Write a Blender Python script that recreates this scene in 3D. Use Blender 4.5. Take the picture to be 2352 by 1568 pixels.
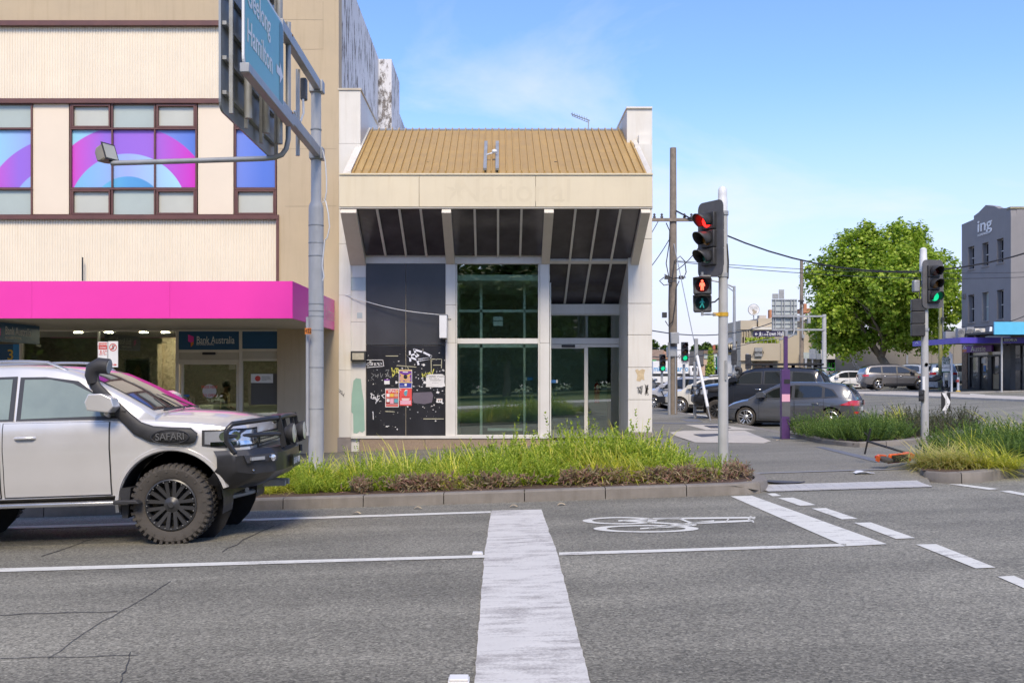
import bpy, bmesh, math, random
from mathutils import Vector, Matrix
from mathutils.geometry import delaunay_2d_cdt
R = math.radians
rnd = random.Random(11)
sc = bpy.context.scene
for _o in list(bpy.data.objects): bpy.data.objects.remove(_o)
COL = sc.collection
# ---------------------------------------------------------------- camera, sky, sun, exposure
F, CX, CY, E = 2300., 1145., 862., 1.5          # focal length / principal point of the photograph, eye height
cd = bpy.data.cameras.new("camera"); cam = bpy.data.objects.new("camera", cd); COL.objects.link(cam)
cam.location = (0, 0, E); cam.rotation_euler = (R(90), 0, 0)
cd.sensor_fit = 'HORIZONTAL'; cd.sensor_width = 36; cd.lens = 36*F/2352
cd.shift_x = (1176-CX)/2352; cd.shift_y = (CY-784)/2352
cd.clip_start = .05; cd.clip_end = 3000
sc.camera = cam
SUN_EL, SUN_AZ = R(47), R(177)                  # azimuth measured from +Y towards +X: behind the camera, to its left
w = bpy.data.worlds.new("World"); sc.world = w; w.use_nodes = True
def world_nodes():
    nt = w.node_tree; N = nt.nodes; L = nt.links; N.clear()
    def n(t, **k):
        x = N.new(t)
        for a, b in k.items(): setattr(x, a, b)
        return x
    out = n('ShaderNodeOutputWorld'); bg = n('ShaderNodeBackground'); bg.inputs[1].default_value = .12
    sky = n('ShaderNodeTexSky', sky_type='NISHITA'); sky.sun_disc = False
    sky.sun_elevation = SUN_EL; sky.sun_rotation = SUN_AZ
    sky.air_density = 1.0; sky.dust_density = .7; sky.ozone_density = 4.5; sky.altitude = 400
    tc = n('ShaderNodeTexCoord'); sep = n('ShaderNodeSeparateXYZ'); L.new(tc.outputs['Generated'], sep.inputs[0])
    mz = n('ShaderNodeMath', operation='MAXIMUM'); L.new(sep.outputs[2], mz.inputs[0]); mz.inputs[1].default_value = .0
    az = n('ShaderNodeMath', operation='ADD'); L.new(mz.outputs[0], az.inputs[0]); az.inputs[1].default_value = .16
    dx = n('ShaderNodeMath', operation='DIVIDE'); dy = n('ShaderNodeMath', operation='DIVIDE')
    L.new(sep.outputs[0], dx.inputs[0]); L.new(az.outputs[0], dx.inputs[1]); L.new(sep.outputs[1], dy.inputs[0]); L.new(az.outputs[0], dy.inputs[1])
    cb = n('ShaderNodeCombineXYZ'); L.new(dx.outputs[0], cb.inputs[0]); L.new(dy.outputs[0], cb.inputs[1])
    mp = n('ShaderNodeMapping'); mp.inputs['Location'].default_value = (5.596, 2.079, 0); mp.inputs['Rotation'].default_value = (0, 0, R(20)); mp.inputs['Scale'].default_value = (.8, 1.15, 1)
    L.new(cb.outputs[0], mp.inputs[0])
    no = n('ShaderNodeTexNoise'); no.inputs['Scale'].default_value = .75; no.inputs['Detail'].default_value = 9; no.inputs['Roughness'].default_value = .56; no.inputs['Distortion'].default_value = .7
    L.new(mp.outputs[0], no.inputs[0])
    rp = n('ShaderNodeValToRGB'); e = rp.color_ramp.elements; e[0].position = .5; e[0].color = (0, 0, 0, 1); e[1].position = .76; e[1].color = (.8, .8, .8, 1)
    L.new(no.outputs[0], rp.inputs[0])
    # haze low on the horizon, all the way round
    hz = n('ShaderNodeMapRange'); L.new(sep.outputs[2], hz.inputs[0]); hz.interpolation_type = 'SMOOTHSTEP'
    hz.inputs[1].default_value = -.02; hz.inputs[2].default_value = .29; hz.inputs[3].default_value = .93; hz.inputs[4].default_value = 0.
    tn = n('ShaderNodeMix', data_type='RGBA', blend_type='MULTIPLY'); tn.inputs[0].default_value = 1.; tn.inputs[7].default_value = (.6, .64, .78, 1); L.new(sky.outputs[0], tn.inputs[6])
    m0 = n('ShaderNodeMix', data_type='RGBA'); L.new(hz.outputs[0], m0.inputs[0]); L.new(tn.outputs[2], m0.inputs[6]); m0.inputs[7].default_value = (2.42, 2.3, 2.6, 1)
    m1 = n('ShaderNodeMix', data_type='RGBA'); L.new(rp.outputs[0], m1.inputs[0]); L.new(m0.outputs[2], m1.inputs[6]); m1.inputs[7].default_value = (2.85, 2.83, 2.9, 1)
    L.new(m1.outputs[2], bg.inputs[0]); L.new(bg.outputs[0], out.inputs[0])
world_nodes()
sd = bpy.data.lights.new("sun", 'SUN'); so = bpy.data.objects.new("sun", sd); COL.objects.link(so)
sd.energy = 1.3; sd.angle = R(20); sd.color = (1, .85, .63)
so.rotation_euler = (R(90)-SUN_EL, 0, math.pi-SUN_AZ); so.location = (-20, -20, 40)
sc.view_settings.view_transform = 'Standard'; sc.view_settings.look = 'None'; sc.view_settings.gamma = 1
sc.view_settings.use_curve_mapping = False; sc.view_settings.exposure = 1.55
sc.cycles.max_bounces = 8; sc.cycles.transparent_max_bounces = 12; sc.cycles.caustics_reflective = False; sc.cycles.caustics_refractive = False
sc.cycles.use_denoising = True

# ---------------------------------------------------------------- helpers
def ss(a, b, t):
    t = max(0., min(1., (t-a)/(b-a))); return t*t*(3-2*t)
def gz(x, y):                                    # height of the road surface: cross slope, fall to the gutter, dip of the side street
    x = max(-45, min(50, x))
    return E-1.479+.034*x-.0177*max(-4, min(y, 26))-.1*ss(33, 46, y)*(1-ss(11, 24, x))
def P(px, py, Y): return Vector(((px-CX)*Y/F, Y, E-(py-CY)*Y/F))      # point on a photo ray at distance Y
def PX(px, py, X): return P(px, py, X*F/(px-CX))                      # ... where it meets the plane x = X
def GR(px, py, off=0.):                                               # ... where it meets the ground
    f = lambda Y: E-(py-CY)*Y/F-gz((px-CX)*Y/F, Y)-off
    a = 3.
    while f(a+.5) > 0 and a < 400: a += .5
    b = a+.5
    for _ in range(30):
        m = (a+b)/2
        if f(m) > 0: a = m
        else: b = m
    return P(px, py, a)
class MB:
    def __init__(s): s.v = []; s.f = []
    def add(s, vs, fs):
        n = len(s.v); s.v += [tuple(v) for v in vs]; s.f += [tuple(i+n for i in f) for f in fs]; return s
    def box(s, a, b, M=None):
        x0, y0, z0 = [min(p, q) for p, q in zip(a, b)]; x1, y1, z1 = [max(p, q) for p, q in zip(a, b)]
        vs = [(x0, y0, z0), (x1, y0, z0), (x1, y1, z0), (x0, y1, z0), (x0, y0, z1), (x1, y0, z1), (x1, y1, z1), (x0, y1, z1)]
        if M: vs = [M @ Vector(v) for v in vs]
        return s.add(vs, [(3, 2, 1, 0), (4, 5, 6, 7), (0, 1, 5, 4), (1, 2, 6, 5), (2, 3, 7, 6), (3, 0, 4, 7)])
    def cbox(s, c, d, M=None):
        return s.box([c[i]-d[i]/2 for i in range(3)], [c[i]+d[i]/2 for i in range(3)], M)
    def poly(s, pts): return s.add(pts, [tuple(range(len(pts)))])
    def slab(s, pts, d):                          # closed prism: outline moved by the vector d
        d = Vector(d); n = len(pts); q = [Vector(p)+d for p in pts]
        return s.add(list(pts)+q, [tuple(range(n))[::-1], tuple(range(n, 2*n))]+[(i, (i+1) % n, n+(i+1) % n, n+i) for i in range(n)])
    def tube(s, pts, r, n=8, flat=1., up=None):
        pts = [Vector(p) for p in pts]; k = len(pts); rs = r if isinstance(r, (list, tuple)) else [r]*k
        vs = []; a = None
        for i in range(k):
            t = (pts[min(i+1, k-1)]-pts[max(i-1, 0)]).normalized()
            if a is None:
                a = (Vector(up) if up else (Vector((0, 0, 1)) if abs(t.z) < .9 else Vector((1, 0, 0))))
            a = (a-t*a.dot(t)).normalized(); b = t.cross(a)
            vs += [pts[i]+(a*math.cos(2*math.pi*j/n)+b*math.sin(2*math.pi*j/n)*flat)*rs[i] for j in range(n)]
        fs = [(i*n+j, i*n+(j+1) % n, (i+1)*n+(j+1) % n, (i+1)*n+j) for i in range(k-1) for j in range(n)]
        fs += [tuple(range(n))[::-1], tuple((k-1)*n+j for j in range(n))]
        return s.add(vs, fs)
    def lathe(s, prof, M=None, n=16, cap=True):             # (radius, height) about local Z
        vs = [Vector((r*math.cos(2*math.pi*j/n), r*math.sin(2*math.pi*j/n), z)) for r, z in prof for j in range(n)]
        if M: vs = [M @ v for v in vs]
        k = len(prof)
        fs = [(i*n+j, i*n+(j+1) % n, (i+1)*n+(j+1) % n, (i+1)*n+j) for i in range(k-1) for j in range(n)]
        if cap and prof[0][0] > 1e-4: fs.append(tuple(range(n))[::-1])
        if cap and prof[-1][0] > 1e-4: fs.append(tuple((k-1)*n+j for j in range(n)))
        return s.add(vs, fs)
    def grid(s, fn, nu, nv):
        return s.add([fn(i/(nu-1), j/(nv-1)) for i in range(nu) for j in range(nv)],
                     [(i*nv+j, (i+1)*nv+j, (i+1)*nv+j+1, i*nv+j+1) for i in range(nu-1) for j in range(nv-1)])
    def text(s, t, size, M, ext=.002, off=0., align='CENTER', sx=1., shear=0.):
        vs, fs = text_geo(t, ext, off, align, shear)
        return s.add([M @ Vector((v[0]*size*sx, v[1]*size, v[2])) for v in vs], fs)
    def build(s, name, mat, parent=None, world=True, smooth=0, bevel=0., kind=None, label=None, norm=True, seg=2):
        o = woff(parent) if (world and parent) else Vector((0, 0, 0))
        me = bpy.data.meshes.new(name)
        me.from_pydata([(v[0]-o.x, v[1]-o.y, v[2]-o.z) for v in s.v], [], s.f)
        if norm:
            bm = bmesh.new(); bm.from_mesh(me); bmesh.ops.recalc_face_normals(bm, faces=bm.faces); bm.to_mesh(me); bm.free()
        return link(name, me, mat, parent, smooth, bevel, kind, label, seg)
def link(name, me, mat, parent=None, smooth=0, bevel=0., kind=None, label=None, seg=2):
    if mat and not me.materials: me.materials.append(mat)
    if smooth:
        me.shade_smooth(); me.set_sharp_from_angle(angle=R(smooth))
    ob = bpy.data.objects.new(name, me); COL.objects.link(ob)
    if parent: ob.parent = parent
    if bevel:
        m = ob.modifiers.new('bevel', 'BEVEL'); m.width = bevel; m.segments = seg; m.limit_method = 'ANGLE'; m.angle_limit = R(40)
        if not smooth: me.shade_smooth(); me.set_sharp_from_angle(angle=R(35))
    if kind: ob['kind'] = kind
    if label: ob['label'] = label
    return ob
def woff(o):
    v = Vector((0, 0, 0))
    while o: v += o.location; o = o.parent
    return v
_tg = {}
def text_geo(t, ext, off, align, shear):
    k = (t, ext, off, align, shear)
    if k not in _tg:
        c = bpy.data.curves.new('lettering', 'FONT'); c.body = t; c.size = 1; c.extrude = ext; c.offset = off; c.align_x = align; c.align_y = 'CENTER'; c.resolution_u = 3; c.shear = shear
        ob = bpy.data.objects.new('lettering', c); COL.objects.link(ob)
        dg = bpy.context.evaluated_depsgraph_get(); me = bpy.data.meshes.new_from_object(ob.evaluated_get(dg))
        _tg[k] = ([tuple(v.co) for v in me.vertices], [tuple(p.vertices) for p in me.polygons])
        bpy.data.objects.remove(ob); bpy.data.curves.remove(c); bpy.data.meshes.remove(me)
    return _tg[k]
def thing(name, label, cat, loc=(0, 0, 0), rz=0., group=None):
    o = bpy.data.objects.new(name, None); COL.objects.link(o); o.empty_display_size = .2
    o.location = loc; o.rotation_euler = (0, 0, rz); return tag(o, label, cat, group)
def tag(o, label, cat, group=None):
    o['label'] = label; o['category'] = cat
    if group: o['group'] = group
    return o
def struct(o): o['kind'] = 'structure'; return o
def TM(o, x, y):                                  # matrix whose local X, Y axes are the vectors x, y, at o
    x = Vector(x).normalized(); y = Vector(y); y = (y-x*y.dot(x)).normalized(); z = x.cross(y)
    return Matrix(((x.x, y.x, z.x, o[0]), (x.y, y.y, z.y, o[1]), (x.z, y.z, z.z, o[2]), (0, 0, 0, 1)))
def FT(o): return TM(o, (1, 0, 0), (0, 0, 1))     # lettering that faces the street (-Y)
YAX = Matrix.Rotation(R(90), 4, 'X')              # turns a lathe's axis from Z to -Y
XAX = Matrix.Rotation(R(90), 4, 'Y')              # ... to X
def T(x, y, z): return Matrix.Translation((x, y, z))
def dup(root, loc, rz, label=None, sc_=1.):
    r = root.copy(); COL.objects.link(r); r.location = loc; r.rotation_euler = (0, 0, rz); r.scale = (sc_,)*3
    if label: r['label'] = label
    def rec(a, b):
        for ch in a.children:
            c = ch.copy(); COL.objects.link(c); c.parent = b; rec(ch, c)
    rec(root, r); return r
# ---------------------------------------------------------------- materials
def nodes(name):
    m = bpy.data.materials.new(name); m.use_nodes = True; nt = m.node_tree
    b = nt.nodes['Principled BSDF']
    def n(t, ins=None, **k):
        x = nt.nodes.new(t)
        for a, c in k.items(): setattr(x, a, c)
        for a, c in (ins or {}).items():
            if hasattr(c, 'is_linked') or isinstance(c, bpy.types.NodeSocket): nt.links.new(c, x.inputs[a])
            else: x.inputs[a].default_value = c
        return x
    return m, nt, b, n
def c4(c): return (c[0], c[1], c[2], 1)
def pm(name, col, rough=.6, metal=0., var=.12, vs=3., bump=0., bs=60., coat=0., streak=0., sc1=(.55, .5, .42), spec=.5, trans=0., flake=0.):
    m, nt, b, n = nodes(name); L = nt.links
    tc = n('ShaderNodeTexCoord')
    no = n('ShaderNodeTexNoise', {0: tc.outputs['Object'], 'Scale': vs, 'Detail': 7, 'Roughness': .6})
    mr = n('ShaderNodeMapRange', {0: no.outputs[0], 1: .25, 2: .75, 3: 1-var, 4: 1+var})
    mx = n('ShaderNodeMix', {0: 1., 6: c4(col), 7: mr.outputs[0]}, data_type='RGBA', blend_type='MULTIPLY')
    c = mx.outputs[2]
    if streak:
        mp = n('ShaderNodeMapping', {0: tc.outputs['Object'], 'Scale': (5, 5, .35)})
        n2 = n('ShaderNodeTexNoise', {0: mp.outputs[0], 'Scale': 1.5, 'Detail': 8, 'Roughness': .65})
        r2 = n('ShaderNodeMapRange', {0: n2.outputs[0], 1: .5, 2: .8, 3: 0., 4: streak})
        m2 = n('ShaderNodeMix', {0: r2.outputs[0], 6: c, 7: c4([col[i]*sc1[i] for i in range(3)])}, data_type='RGBA'); c = m2.outputs[2]
    L.new(c, b.inputs['Base Color'])
    rr = n('ShaderNodeMapRange', {0: no.outputs[0], 1: .2, 2: .8, 3: max(.02, rough*.8), 4: min(1, rough*1.15)}); L.new(rr.outputs[0], b.inputs['Roughness'])
    b.inputs['Metallic'].default_value = metal; b.inputs['Specular IOR Level'].default_value = spec
    b.inputs['Coat Weight'].default_value = coat; b.inputs['Coat Roughness'].default_value = .04
    if bump:
        n3 = n('ShaderNodeTexNoise', {0: tc.outputs['Object'], 'Scale': bs, 'Detail': 5, 'Roughness': .6})
        bp = n('ShaderNodeBump', {'Height': n3.outputs[0], 'Strength': bump, 'Distance': .01}); L.new(bp.outputs[0], b.inputs['Normal'])
    return m
def glow(name, col, s):
    m, nt, b, n = nodes(name); b.inputs['Base Color'].default_value = c4([x*.3 for x in col]); b.inputs['Emission Color'].default_value = c4(col); b.inputs['Emission Strength'].default_value = s; b.inputs['Roughness'].default_value = .3
    return m
def glass(name, tint, refl=.06, rough=.0, edge=.6):
    m, nt, b, n = nodes(name); nt.nodes.remove(b)
    t = n('ShaderNodeBsdfTransparent', {0: c4(tint)}); g = n('ShaderNodeBsdfGlossy', {0: (1, 1, 1, 1), 1: rough})
    lw = n('ShaderNodeLayerWeight', {0: .35}); mr = n('ShaderNodeMapRange', {0: lw.outputs['Fresnel'], 1: 0., 2: 1., 3: refl, 4: edge})
    mx = n('ShaderNodeMixShader', {0: mr.outputs[0], 1: t.outputs[0], 2: g.outputs[0]})
    nt.links.new(mx.outputs[0], nt.nodes['Material Output'].inputs[0]); return m
def leafm(name, cols, trans=.35, rough=.55):
    m, nt, b, n = nodes(name); nt.nodes.remove(b)
    ge = n('ShaderNodeNewGeometry'); rp = n('ShaderNodeValToRGB', {0: ge.outputs['Random Per Island']})
    e = rp.color_ramp.elements; e[0].color = c4(cols[0]); e[1].color = c4(cols[-1])
    for i, c in enumerate(cols[1:-1]):
        q = e.new((i+1)/(len(cols)-1)); q.color = c4(c)
    d = n('ShaderNodeBsdfPrincipled', {'Base Color': rp.outputs[0], 'Roughness': rough, 'Specular IOR Level': .35})
    t = n('ShaderNodeBsdfTranslucent', {0: rp.outputs[0]})
    mx = n('ShaderNodeMixShader', {0: trans, 1: d.outputs[0], 2: t.outputs[0]})
    nt.links.new(mx.outputs[0], nt.nodes['Material Output'].inputs[0]); return m
def asphalt(name, col, spk=.5, patch=.18, crack=0., tint=(1, 1, 1)):
    m, nt, b, n = nodes(name); L = nt.links
    tc = n('ShaderNodeTexCoord'); O = tc.outputs['Object']
    big = n('ShaderNodeTexNoise', {0: O, 'Scale': .35, 'Detail': 6, 'Roughness': .6})
    mpx = n('ShaderNodeMapping', {0: O, 'Scale': (.12, 1.1, 1)})          # tyre-polished bands along the lanes
    band = n('ShaderNodeTexNoise', {0: mpx.outputs[0], 'Scale': 1., 'Detail': 5, 'Roughness': .55})
    v = n('ShaderNodeTexVoronoi', {0: O, 'Scale': 75.}); vh = n('ShaderNodeSeparateColor', {0: v.outputs['Color']})
    fine = n('ShaderNodeTexNoise', {0: O, 'Scale': 34., 'Detail': 4, 'Roughness': .7})
    a = n('ShaderNodeMapRange', {0: big.outputs[0], 1: .3, 2: .7, 3: 1-patch, 4: 1+patch})
    a2 = n('ShaderNodeMapRange', {0: band.outputs[0], 1: .3, 2: .7, 3: 1-patch, 4: 1+patch})
    s1 = n('ShaderNodeMapRange', {0: vh.outputs[0], 1: 0., 2: 1., 3: 1-spk, 4: 1+spk})
    s2 = n('ShaderNodeMapRange', {0: fine.outputs[0], 1: .3, 2: .7, 3: 1-spk*.75, 4: 1+spk*.75})
    def mul(x, y): return n('ShaderNodeMath', {0: x, 1: y}, operation='MULTIPLY').outputs[0]
    k = mul(mul(a.outputs[0], a2.outputs[0]), mul(s1.outputs[0], s2.outputs[0]))
    # bright stone chips and dark holes
    ch = n('ShaderNodeMath', {0: vh.outputs[1], 1: .93}, operation='GREATER_THAN')
    k = n('ShaderNodeMath', {0: mul(ch.outputs[0], .9*spk), 1: k}, operation='ADD').outputs[0]
    st = n('ShaderNodeTexNoise', {0: O, 'Scale': .8, 'Detail': 9, 'Roughness': .72})                 # oil stains
    sr = n('ShaderNodeMapRange', {0: st.outputs[0], 1: .61, 2: .7, 3: 1., 4: .68}); k = mul(k, sr.outputs[0])
    if crack:
        cn = n('ShaderNodeTexNoise', {0: O, 'Scale': 1.3, 'Detail': 4}); cm = n('ShaderNodeMix', {0: .12, 4: O, 5: cn.outputs['Color']}, data_type='VECTOR')
        cv = n('ShaderNodeTexVoronoi', {0: cm.outputs[1], 'Scale': .33}, feature='DISTANCE_TO_EDGE')
        cr = n('ShaderNodeMapRange', {0: cv.outputs[0], 1: .0012, 2: .0035, 3: 1-crack, 4: 1.}); k = mul(k, cr.outputs[0])
    mx = n('ShaderNodeMix', {0: 1., 6: c4(col), 7: k}, data_type='RGBA', blend_type='MULTIPLY'); L.new(mx.outputs[2], b.inputs['Base Color'])
    b.inputs['Roughness'].default_value = .82; b.inputs['Specular IOR Level'].default_value = .35
    hb = n('ShaderNodeBump', {'Height': s1.outputs[0], 'Strength': .55, 'Distance': .006}); L.new(hb.outputs[0], b.inputs['Normal'])
    return m
def worn(name, col, under, wear=.5, sc_=2.5):                             # road paint, worn through to the asphalt
    m, nt, b, n = nodes(name); L = nt.links
    O = n('ShaderNodeTexCoord').outputs['Object']
    a = n('ShaderNodeTexNoise', {0: O, 'Scale': sc_, 'Detail': 12, 'Roughness': .72})
    mp = n('ShaderNodeMapping', {0: O, 'Scale': (1.3, 4.5, 1)}); s = n('ShaderNodeTexNoise', {0: mp.outputs[0], 'Scale': 2.2, 'Detail': 9, 'Roughness': .7})
    f = n('ShaderNodeTexNoise', {0: O, 'Scale': 55., 'Detail': 3, 'Roughness': .7})
    t = n('ShaderNodeMath', {0: a.outputs[0], 1: s.outputs[0]}, operation='ADD'); t2 = n('ShaderNodeMath', {0: f.outputs[0], 1: .5, 2: t.outputs[0]}, operation='MULTIPLY_ADD')
    r = n('ShaderNodeMapRange', {0: t2.outputs[0], 1: 1.48-wear*.25, 2: 1.62-wear*.1, 3: 0., 4: 1.})
    v = n('ShaderNodeMapRange', {0: a.outputs[0], 1: .3, 2: .7, 3: .86, 4: 1.08}); cm = n('ShaderNodeMix', {0: 1., 6: c4(col), 7: v.outputs[0]}, data_type='RGBA', blend_type='MULTIPLY')
    mx = n('ShaderNodeMix', {0: r.outputs[0], 6: cm.outputs[2], 7: c4(under)}, data_type='RGBA'); L.new(mx.outputs[2], b.inputs['Base Color'])
    b.inputs['Roughness'].default_value = .7
    bp = n('ShaderNodeBump', {'Height': f.outputs[0], 'Strength': .4, 'Distance': .004}); L.new(bp.outputs[0], b.inputs['Normal'])
    return m
M = {}
M['asphalt'] = asphalt('asphalt', (.2, .19, .153), .45, .24, 0)
M['pathasphalt'] = asphalt('footpath asphalt', (.198, .186, .152), .3, .14, 0)
M['paint'] = worn('road paint', (.7, .69, .62), (.24, .22, .2), .8)
M['paintworn'] = worn('worn road paint', (.66, .64, .59), (.28, .26, .24), 1.1, 1.4)
M['concrete'] = pm('concrete', (.3, .285, .265), .9, var=.2, vs=2.5, bump=.4, bs=90, streak=.3)
M['palecon'] = pm('pale concrete', (.5, .46, .4), .9, var=.14, vs=3, bump=.3, bs=60)
M['kerb'] = pm('bluestone kerb', (.215, .195, .17), .9, var=.22, vs=4, bump=.5, bs=70, streak=.4)
M['cream'] = pm('cream painted panel', (.69, .6, .42), .45, var=.05, vs=1.2, streak=.4, sc1=(.8, .74, .62))
M['white'] = pm('white painted panel', (.69, .66, .59), .5, var=.06, vs=1.5, streak=.5, sc1=(.74, .68, .58), bump=.05, bs=20)
M['alu'] = pm('white aluminium', (.66, .64, .59), .4, var=.06, vs=2, streak=.2)
M['beam'] = pm('grey beige beam', (.62, .57, .48), .5, var=.06, vs=2, streak=.2)
M['granite'] = pm('brown granite', (.3, .225, .16), .4, var=.3, vs=45, bump=.05)
M['plinth'] = pm('grey plinth', (.26, .225, .2), .8, var=.2, vs=5, bump=.3, streak=.4)
M['black'] = pm('black satin', (.022, .022, .025), .45, var=.2, vs=8)
M['blackp'] = pm('black plastic', (.03, .03, .032), .6, var=.2, vs=12, bump=.15, bs=150)
M['rubber'] = pm('rubber', (.07, .062, .053), .85, var=.25, vs=9, bump=.4, bs=50)
M['galv'] = pm('galvanised steel', (.36, .37, .375), .5, metal=.35, var=.15, vs=4, streak=.3, bump=.1, bs=40)
M['galvd'] = pm('weathered steel', (.33, .34, .34), .6, metal=.3, var=.25, vs=6, streak=.4)
M['polew'] = pm('pole grey paint', (.45, .45, .44), .5, var=.12, vs=3, streak=.35, bump=.1, bs=30)
M['chrome'] = pm('chrome', (.75, .75, .76), .12, metal=1., var=.04)
M['silver'] = pm('silver wheel', (.5, .5, .5), .3, metal=.8, var=.06)
M['wood'] = pm('weathered timber', (.23, .19, .15), .9, var=.3, vs=5, bump=.5, bs=30, streak=.5)
M['offw'] = pm('off white plastic', (.72, .73, .73), .4, var=.06)
M['mulch'] = pm('bark mulch', (.09, .055, .035), .95, var=.6, vs=22, bump=1., bs=45)
M['lawn'] = pm('lawn', (.075, .13, .02), .9, var=.4, vs=6, bump=.6, bs=60)
M['bark'] = pm('bark', (.2, .16, .11), .9, var=.35, vs=4, bump=.6, bs=18)
M['wglass'] = glass('window glass', (.88, .98, .9), .12, edge=.85)
M['bglass'] = glass('shopfront glass', (.62, .66, .62), .15, edge=.85)
M['darkglass'] = pm('dark glass', (.012, .012, .015), .06, var=.1, coat=.3, spec=.6)
M['soffit'] = pm('smoked soffit glass', (.07, .062, .07), .16, var=.3, vs=2, spec=.4)
# ================================================================ GROUND
def sheet(name, mat, xs, ys, fn):
    b = MB(); b.add([(x, y, fn(x, y)) for x in xs for y in ys], [(i*len(ys)+j, (i+1)*len(ys)+j, (i+1)*len(ys)+j+1, i*len(ys)+j+1) for i in range(len(xs)-1) for j in range(len(ys)-1)])
    return b.build(name, mat, smooth=80, norm=False)
def steps(a): 
    o = []
    for p, q, n in a: o += [p+(q-p)*i/n for i in range(n)]
    return o+[a[-1][1]]
struct(sheet('road', M['asphalt'], steps([(-600, -60, 8), (-60, 60, 60), (60, 700, 8)]), steps([(3.2, 60, 56), (60, 120, 12), (120, 1500, 10)]), gz))
struct(sheet('median_lawn', M['lawn'], steps([(-60, 60, 12)]), steps([(-60, 2.6, 6)]), lambda x, y: gz(x, y)+.1))
def area(name, mat, pts, fn, step=.8, parent=None):   # polygon filled and draped over a height function
    pts = [Vector(p[:2]) for p in pts]; x0 = min(p.x for p in pts); x1 = max(p.x for p in pts); y0 = min(p.y for p in pts); y1 = max(p.y for p in pts)
    vs = list(pts); n = len(pts); ed = [(i, (i+1) % n) for i in range(n)]
    x = x0+step/2
    while x < x1:
        y = y0+step/2
        while y < y1: vs.append(Vector((x, y))); y += step
        x += step
    v, e, f, *_ = delaunay_2d_cdt(vs, ed, [tuple(range(n))], 1, 1e-5)
    b = MB(); b.add([(p.x, p.y, fn(p.x, p.y)) for p in v], [tuple(t) for t in f])
    o = b.build(name, mat, parent, smooth=80); me = o.data
    if sum(p.normal.z for p in me.polygons) < 0: me.flip_normals()
    return o
TACT_A, TACT_B = GR(1764, 1130), GR(2142, 1119)
def ramp(x, y):
    yt = TACT_A.y+(TACT_B.y-TACT_A.y)*max(0, min(1, (x-TACT_A.x)/(TACT_B.x-TACT_A.x)))
    t = ss(.05, 1.7, y-yt); a = ss(3.2, 3.7, x)
    return a*t+1-a
def fz(x, y): return gz(x, y)+.006+.114*ramp(x, y)
def GF(px, py):
    p = GR(px, py, .12)
    for _ in range(3): p = GR(px, py, fz(p.x, p.y)-gz(p.x, p.y))
    return p
K1 = [GR(*p) for p in [(-260, 1198), (100, 1187), (600, 1171), (1150, 1153.5), (1690, 1136), (1735, 1133.5), (1757, 1128), (1764, 1120), (1752, 1111), (1715, 1103), (1650, 1097), (1560, 1094)]]
K2 = [GF(*p) for p in [(1797, 996), (1886, 1018), (1965, 1027), (2060, 1023), (2126, 1016), (2172, 1010)]]
K3 = [GR(*p) for p in [(2150, 1058), (2106, 1068), (2097, 1082), (2104, 1096), (2126, 1105.5), (2190, 1110.5), (2240, 1109), (2300, 1100), (2352, 1090), (2480, 1071)]]
KS = [GR(*p, .12) for p in [(1797, 996), (1735, 984), (1668, 971), (1600, 956), (1545, 945.5), (1490, 934), (1440, 924), (1400, 917)]]
fp = [(-40, K1[0].y)]+[tuple(p[:2]) for p in K1[:7]]+[tuple(TACT_A[:2]), tuple(TACT_B[:2])]+[tuple(K3[1][:2]), tuple(GR(2185, 1050)[:2]), tuple(GR(2200, 1008)[:2])]+[tuple(p[:2]) for p in K2[::-1]]+[tuple(p[:2]) for p in KS[1:]]+[(KS[-1].x-4, KS[-1].y), (4.2, 62), (4.2, 27.9), (-40, 27.9)]
struct(area('footpath', M['pathasphalt'], fp, fz, .4))
# markings: quads and bands given by where the photograph shows them, laid on the road
def mark(name, quads, mat, lift=.006, base=GR, z=gz):
    b = MB()
    for q in quads:
        pts = [base(*p) for p in q]; n = len(pts)
        if n == 4:
            b.grid(lambda u, v: (lambda p: (p.x, p.y, z(p.x, p.y)+lift))((pts[0]*(1-u)+pts[1]*u)*(1-v)+(pts[3]*(1-u)+pts[2]*u)*v), 9, 3)
        else: b.poly([(p.x, p.y, z(p.x, p.y)+lift) for p in pts])
    o = b.build(name, mat, norm=False)
    for p in o.data.polygons:
        if p.normal.z < 0: p.flip()
    return struct(o)
def band(a, c, w0, w1): return [(a[0], a[1]-w0/2), (c[0], c[1]-w1/2), (c[0], c[1]+w1/2), (a[0], a[1]+w0/2)]
mark('lane_marking', [band((-80, 1312), (1113, 1278), 8.5, 6)], M['paint'])
mark('lane_marking', [band((1284, 1272.5), (1944, 1252), 6.5, 6)], M['paint'])
mark('edge_marking', [band((-80, 1216), (1127, 1176), 6, 4)], M['paint'])
def ragged():
    r_ = random.Random(2); L_ = [(1173, 1128, 1244), (1277, 1113, 1281), (1560, 1090, 1352), (1740, 1075, 1402)]; rows = []
    for (ya, la, ra), (yb, lb, rb) in zip(L_, L_[1:]):
        n = int((yb-ya)/7)
        for i in range(n): t = i/n; k = 1+t*.8; rows.append((ya+(yb-ya)*t, la+(lb-la)*t+r_.gauss(0, .55)*k, ra+(rb-ra)*t+r_.gauss(0, .55)*k))
    return [[(a[1], a[0]), (a[2], a[0]-2.5), (c[2], c[0]-2.5), (c[1], c[0])] for a, c in zip(rows, rows[1:])]
mark('stop_line', ragged(), M['paintworn'], .008)
mark('bike_box_line', [[(1678, 1140), (1727, 1138.5), (2037, 1250), (1941, 1255)]], M['paint'])
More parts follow.
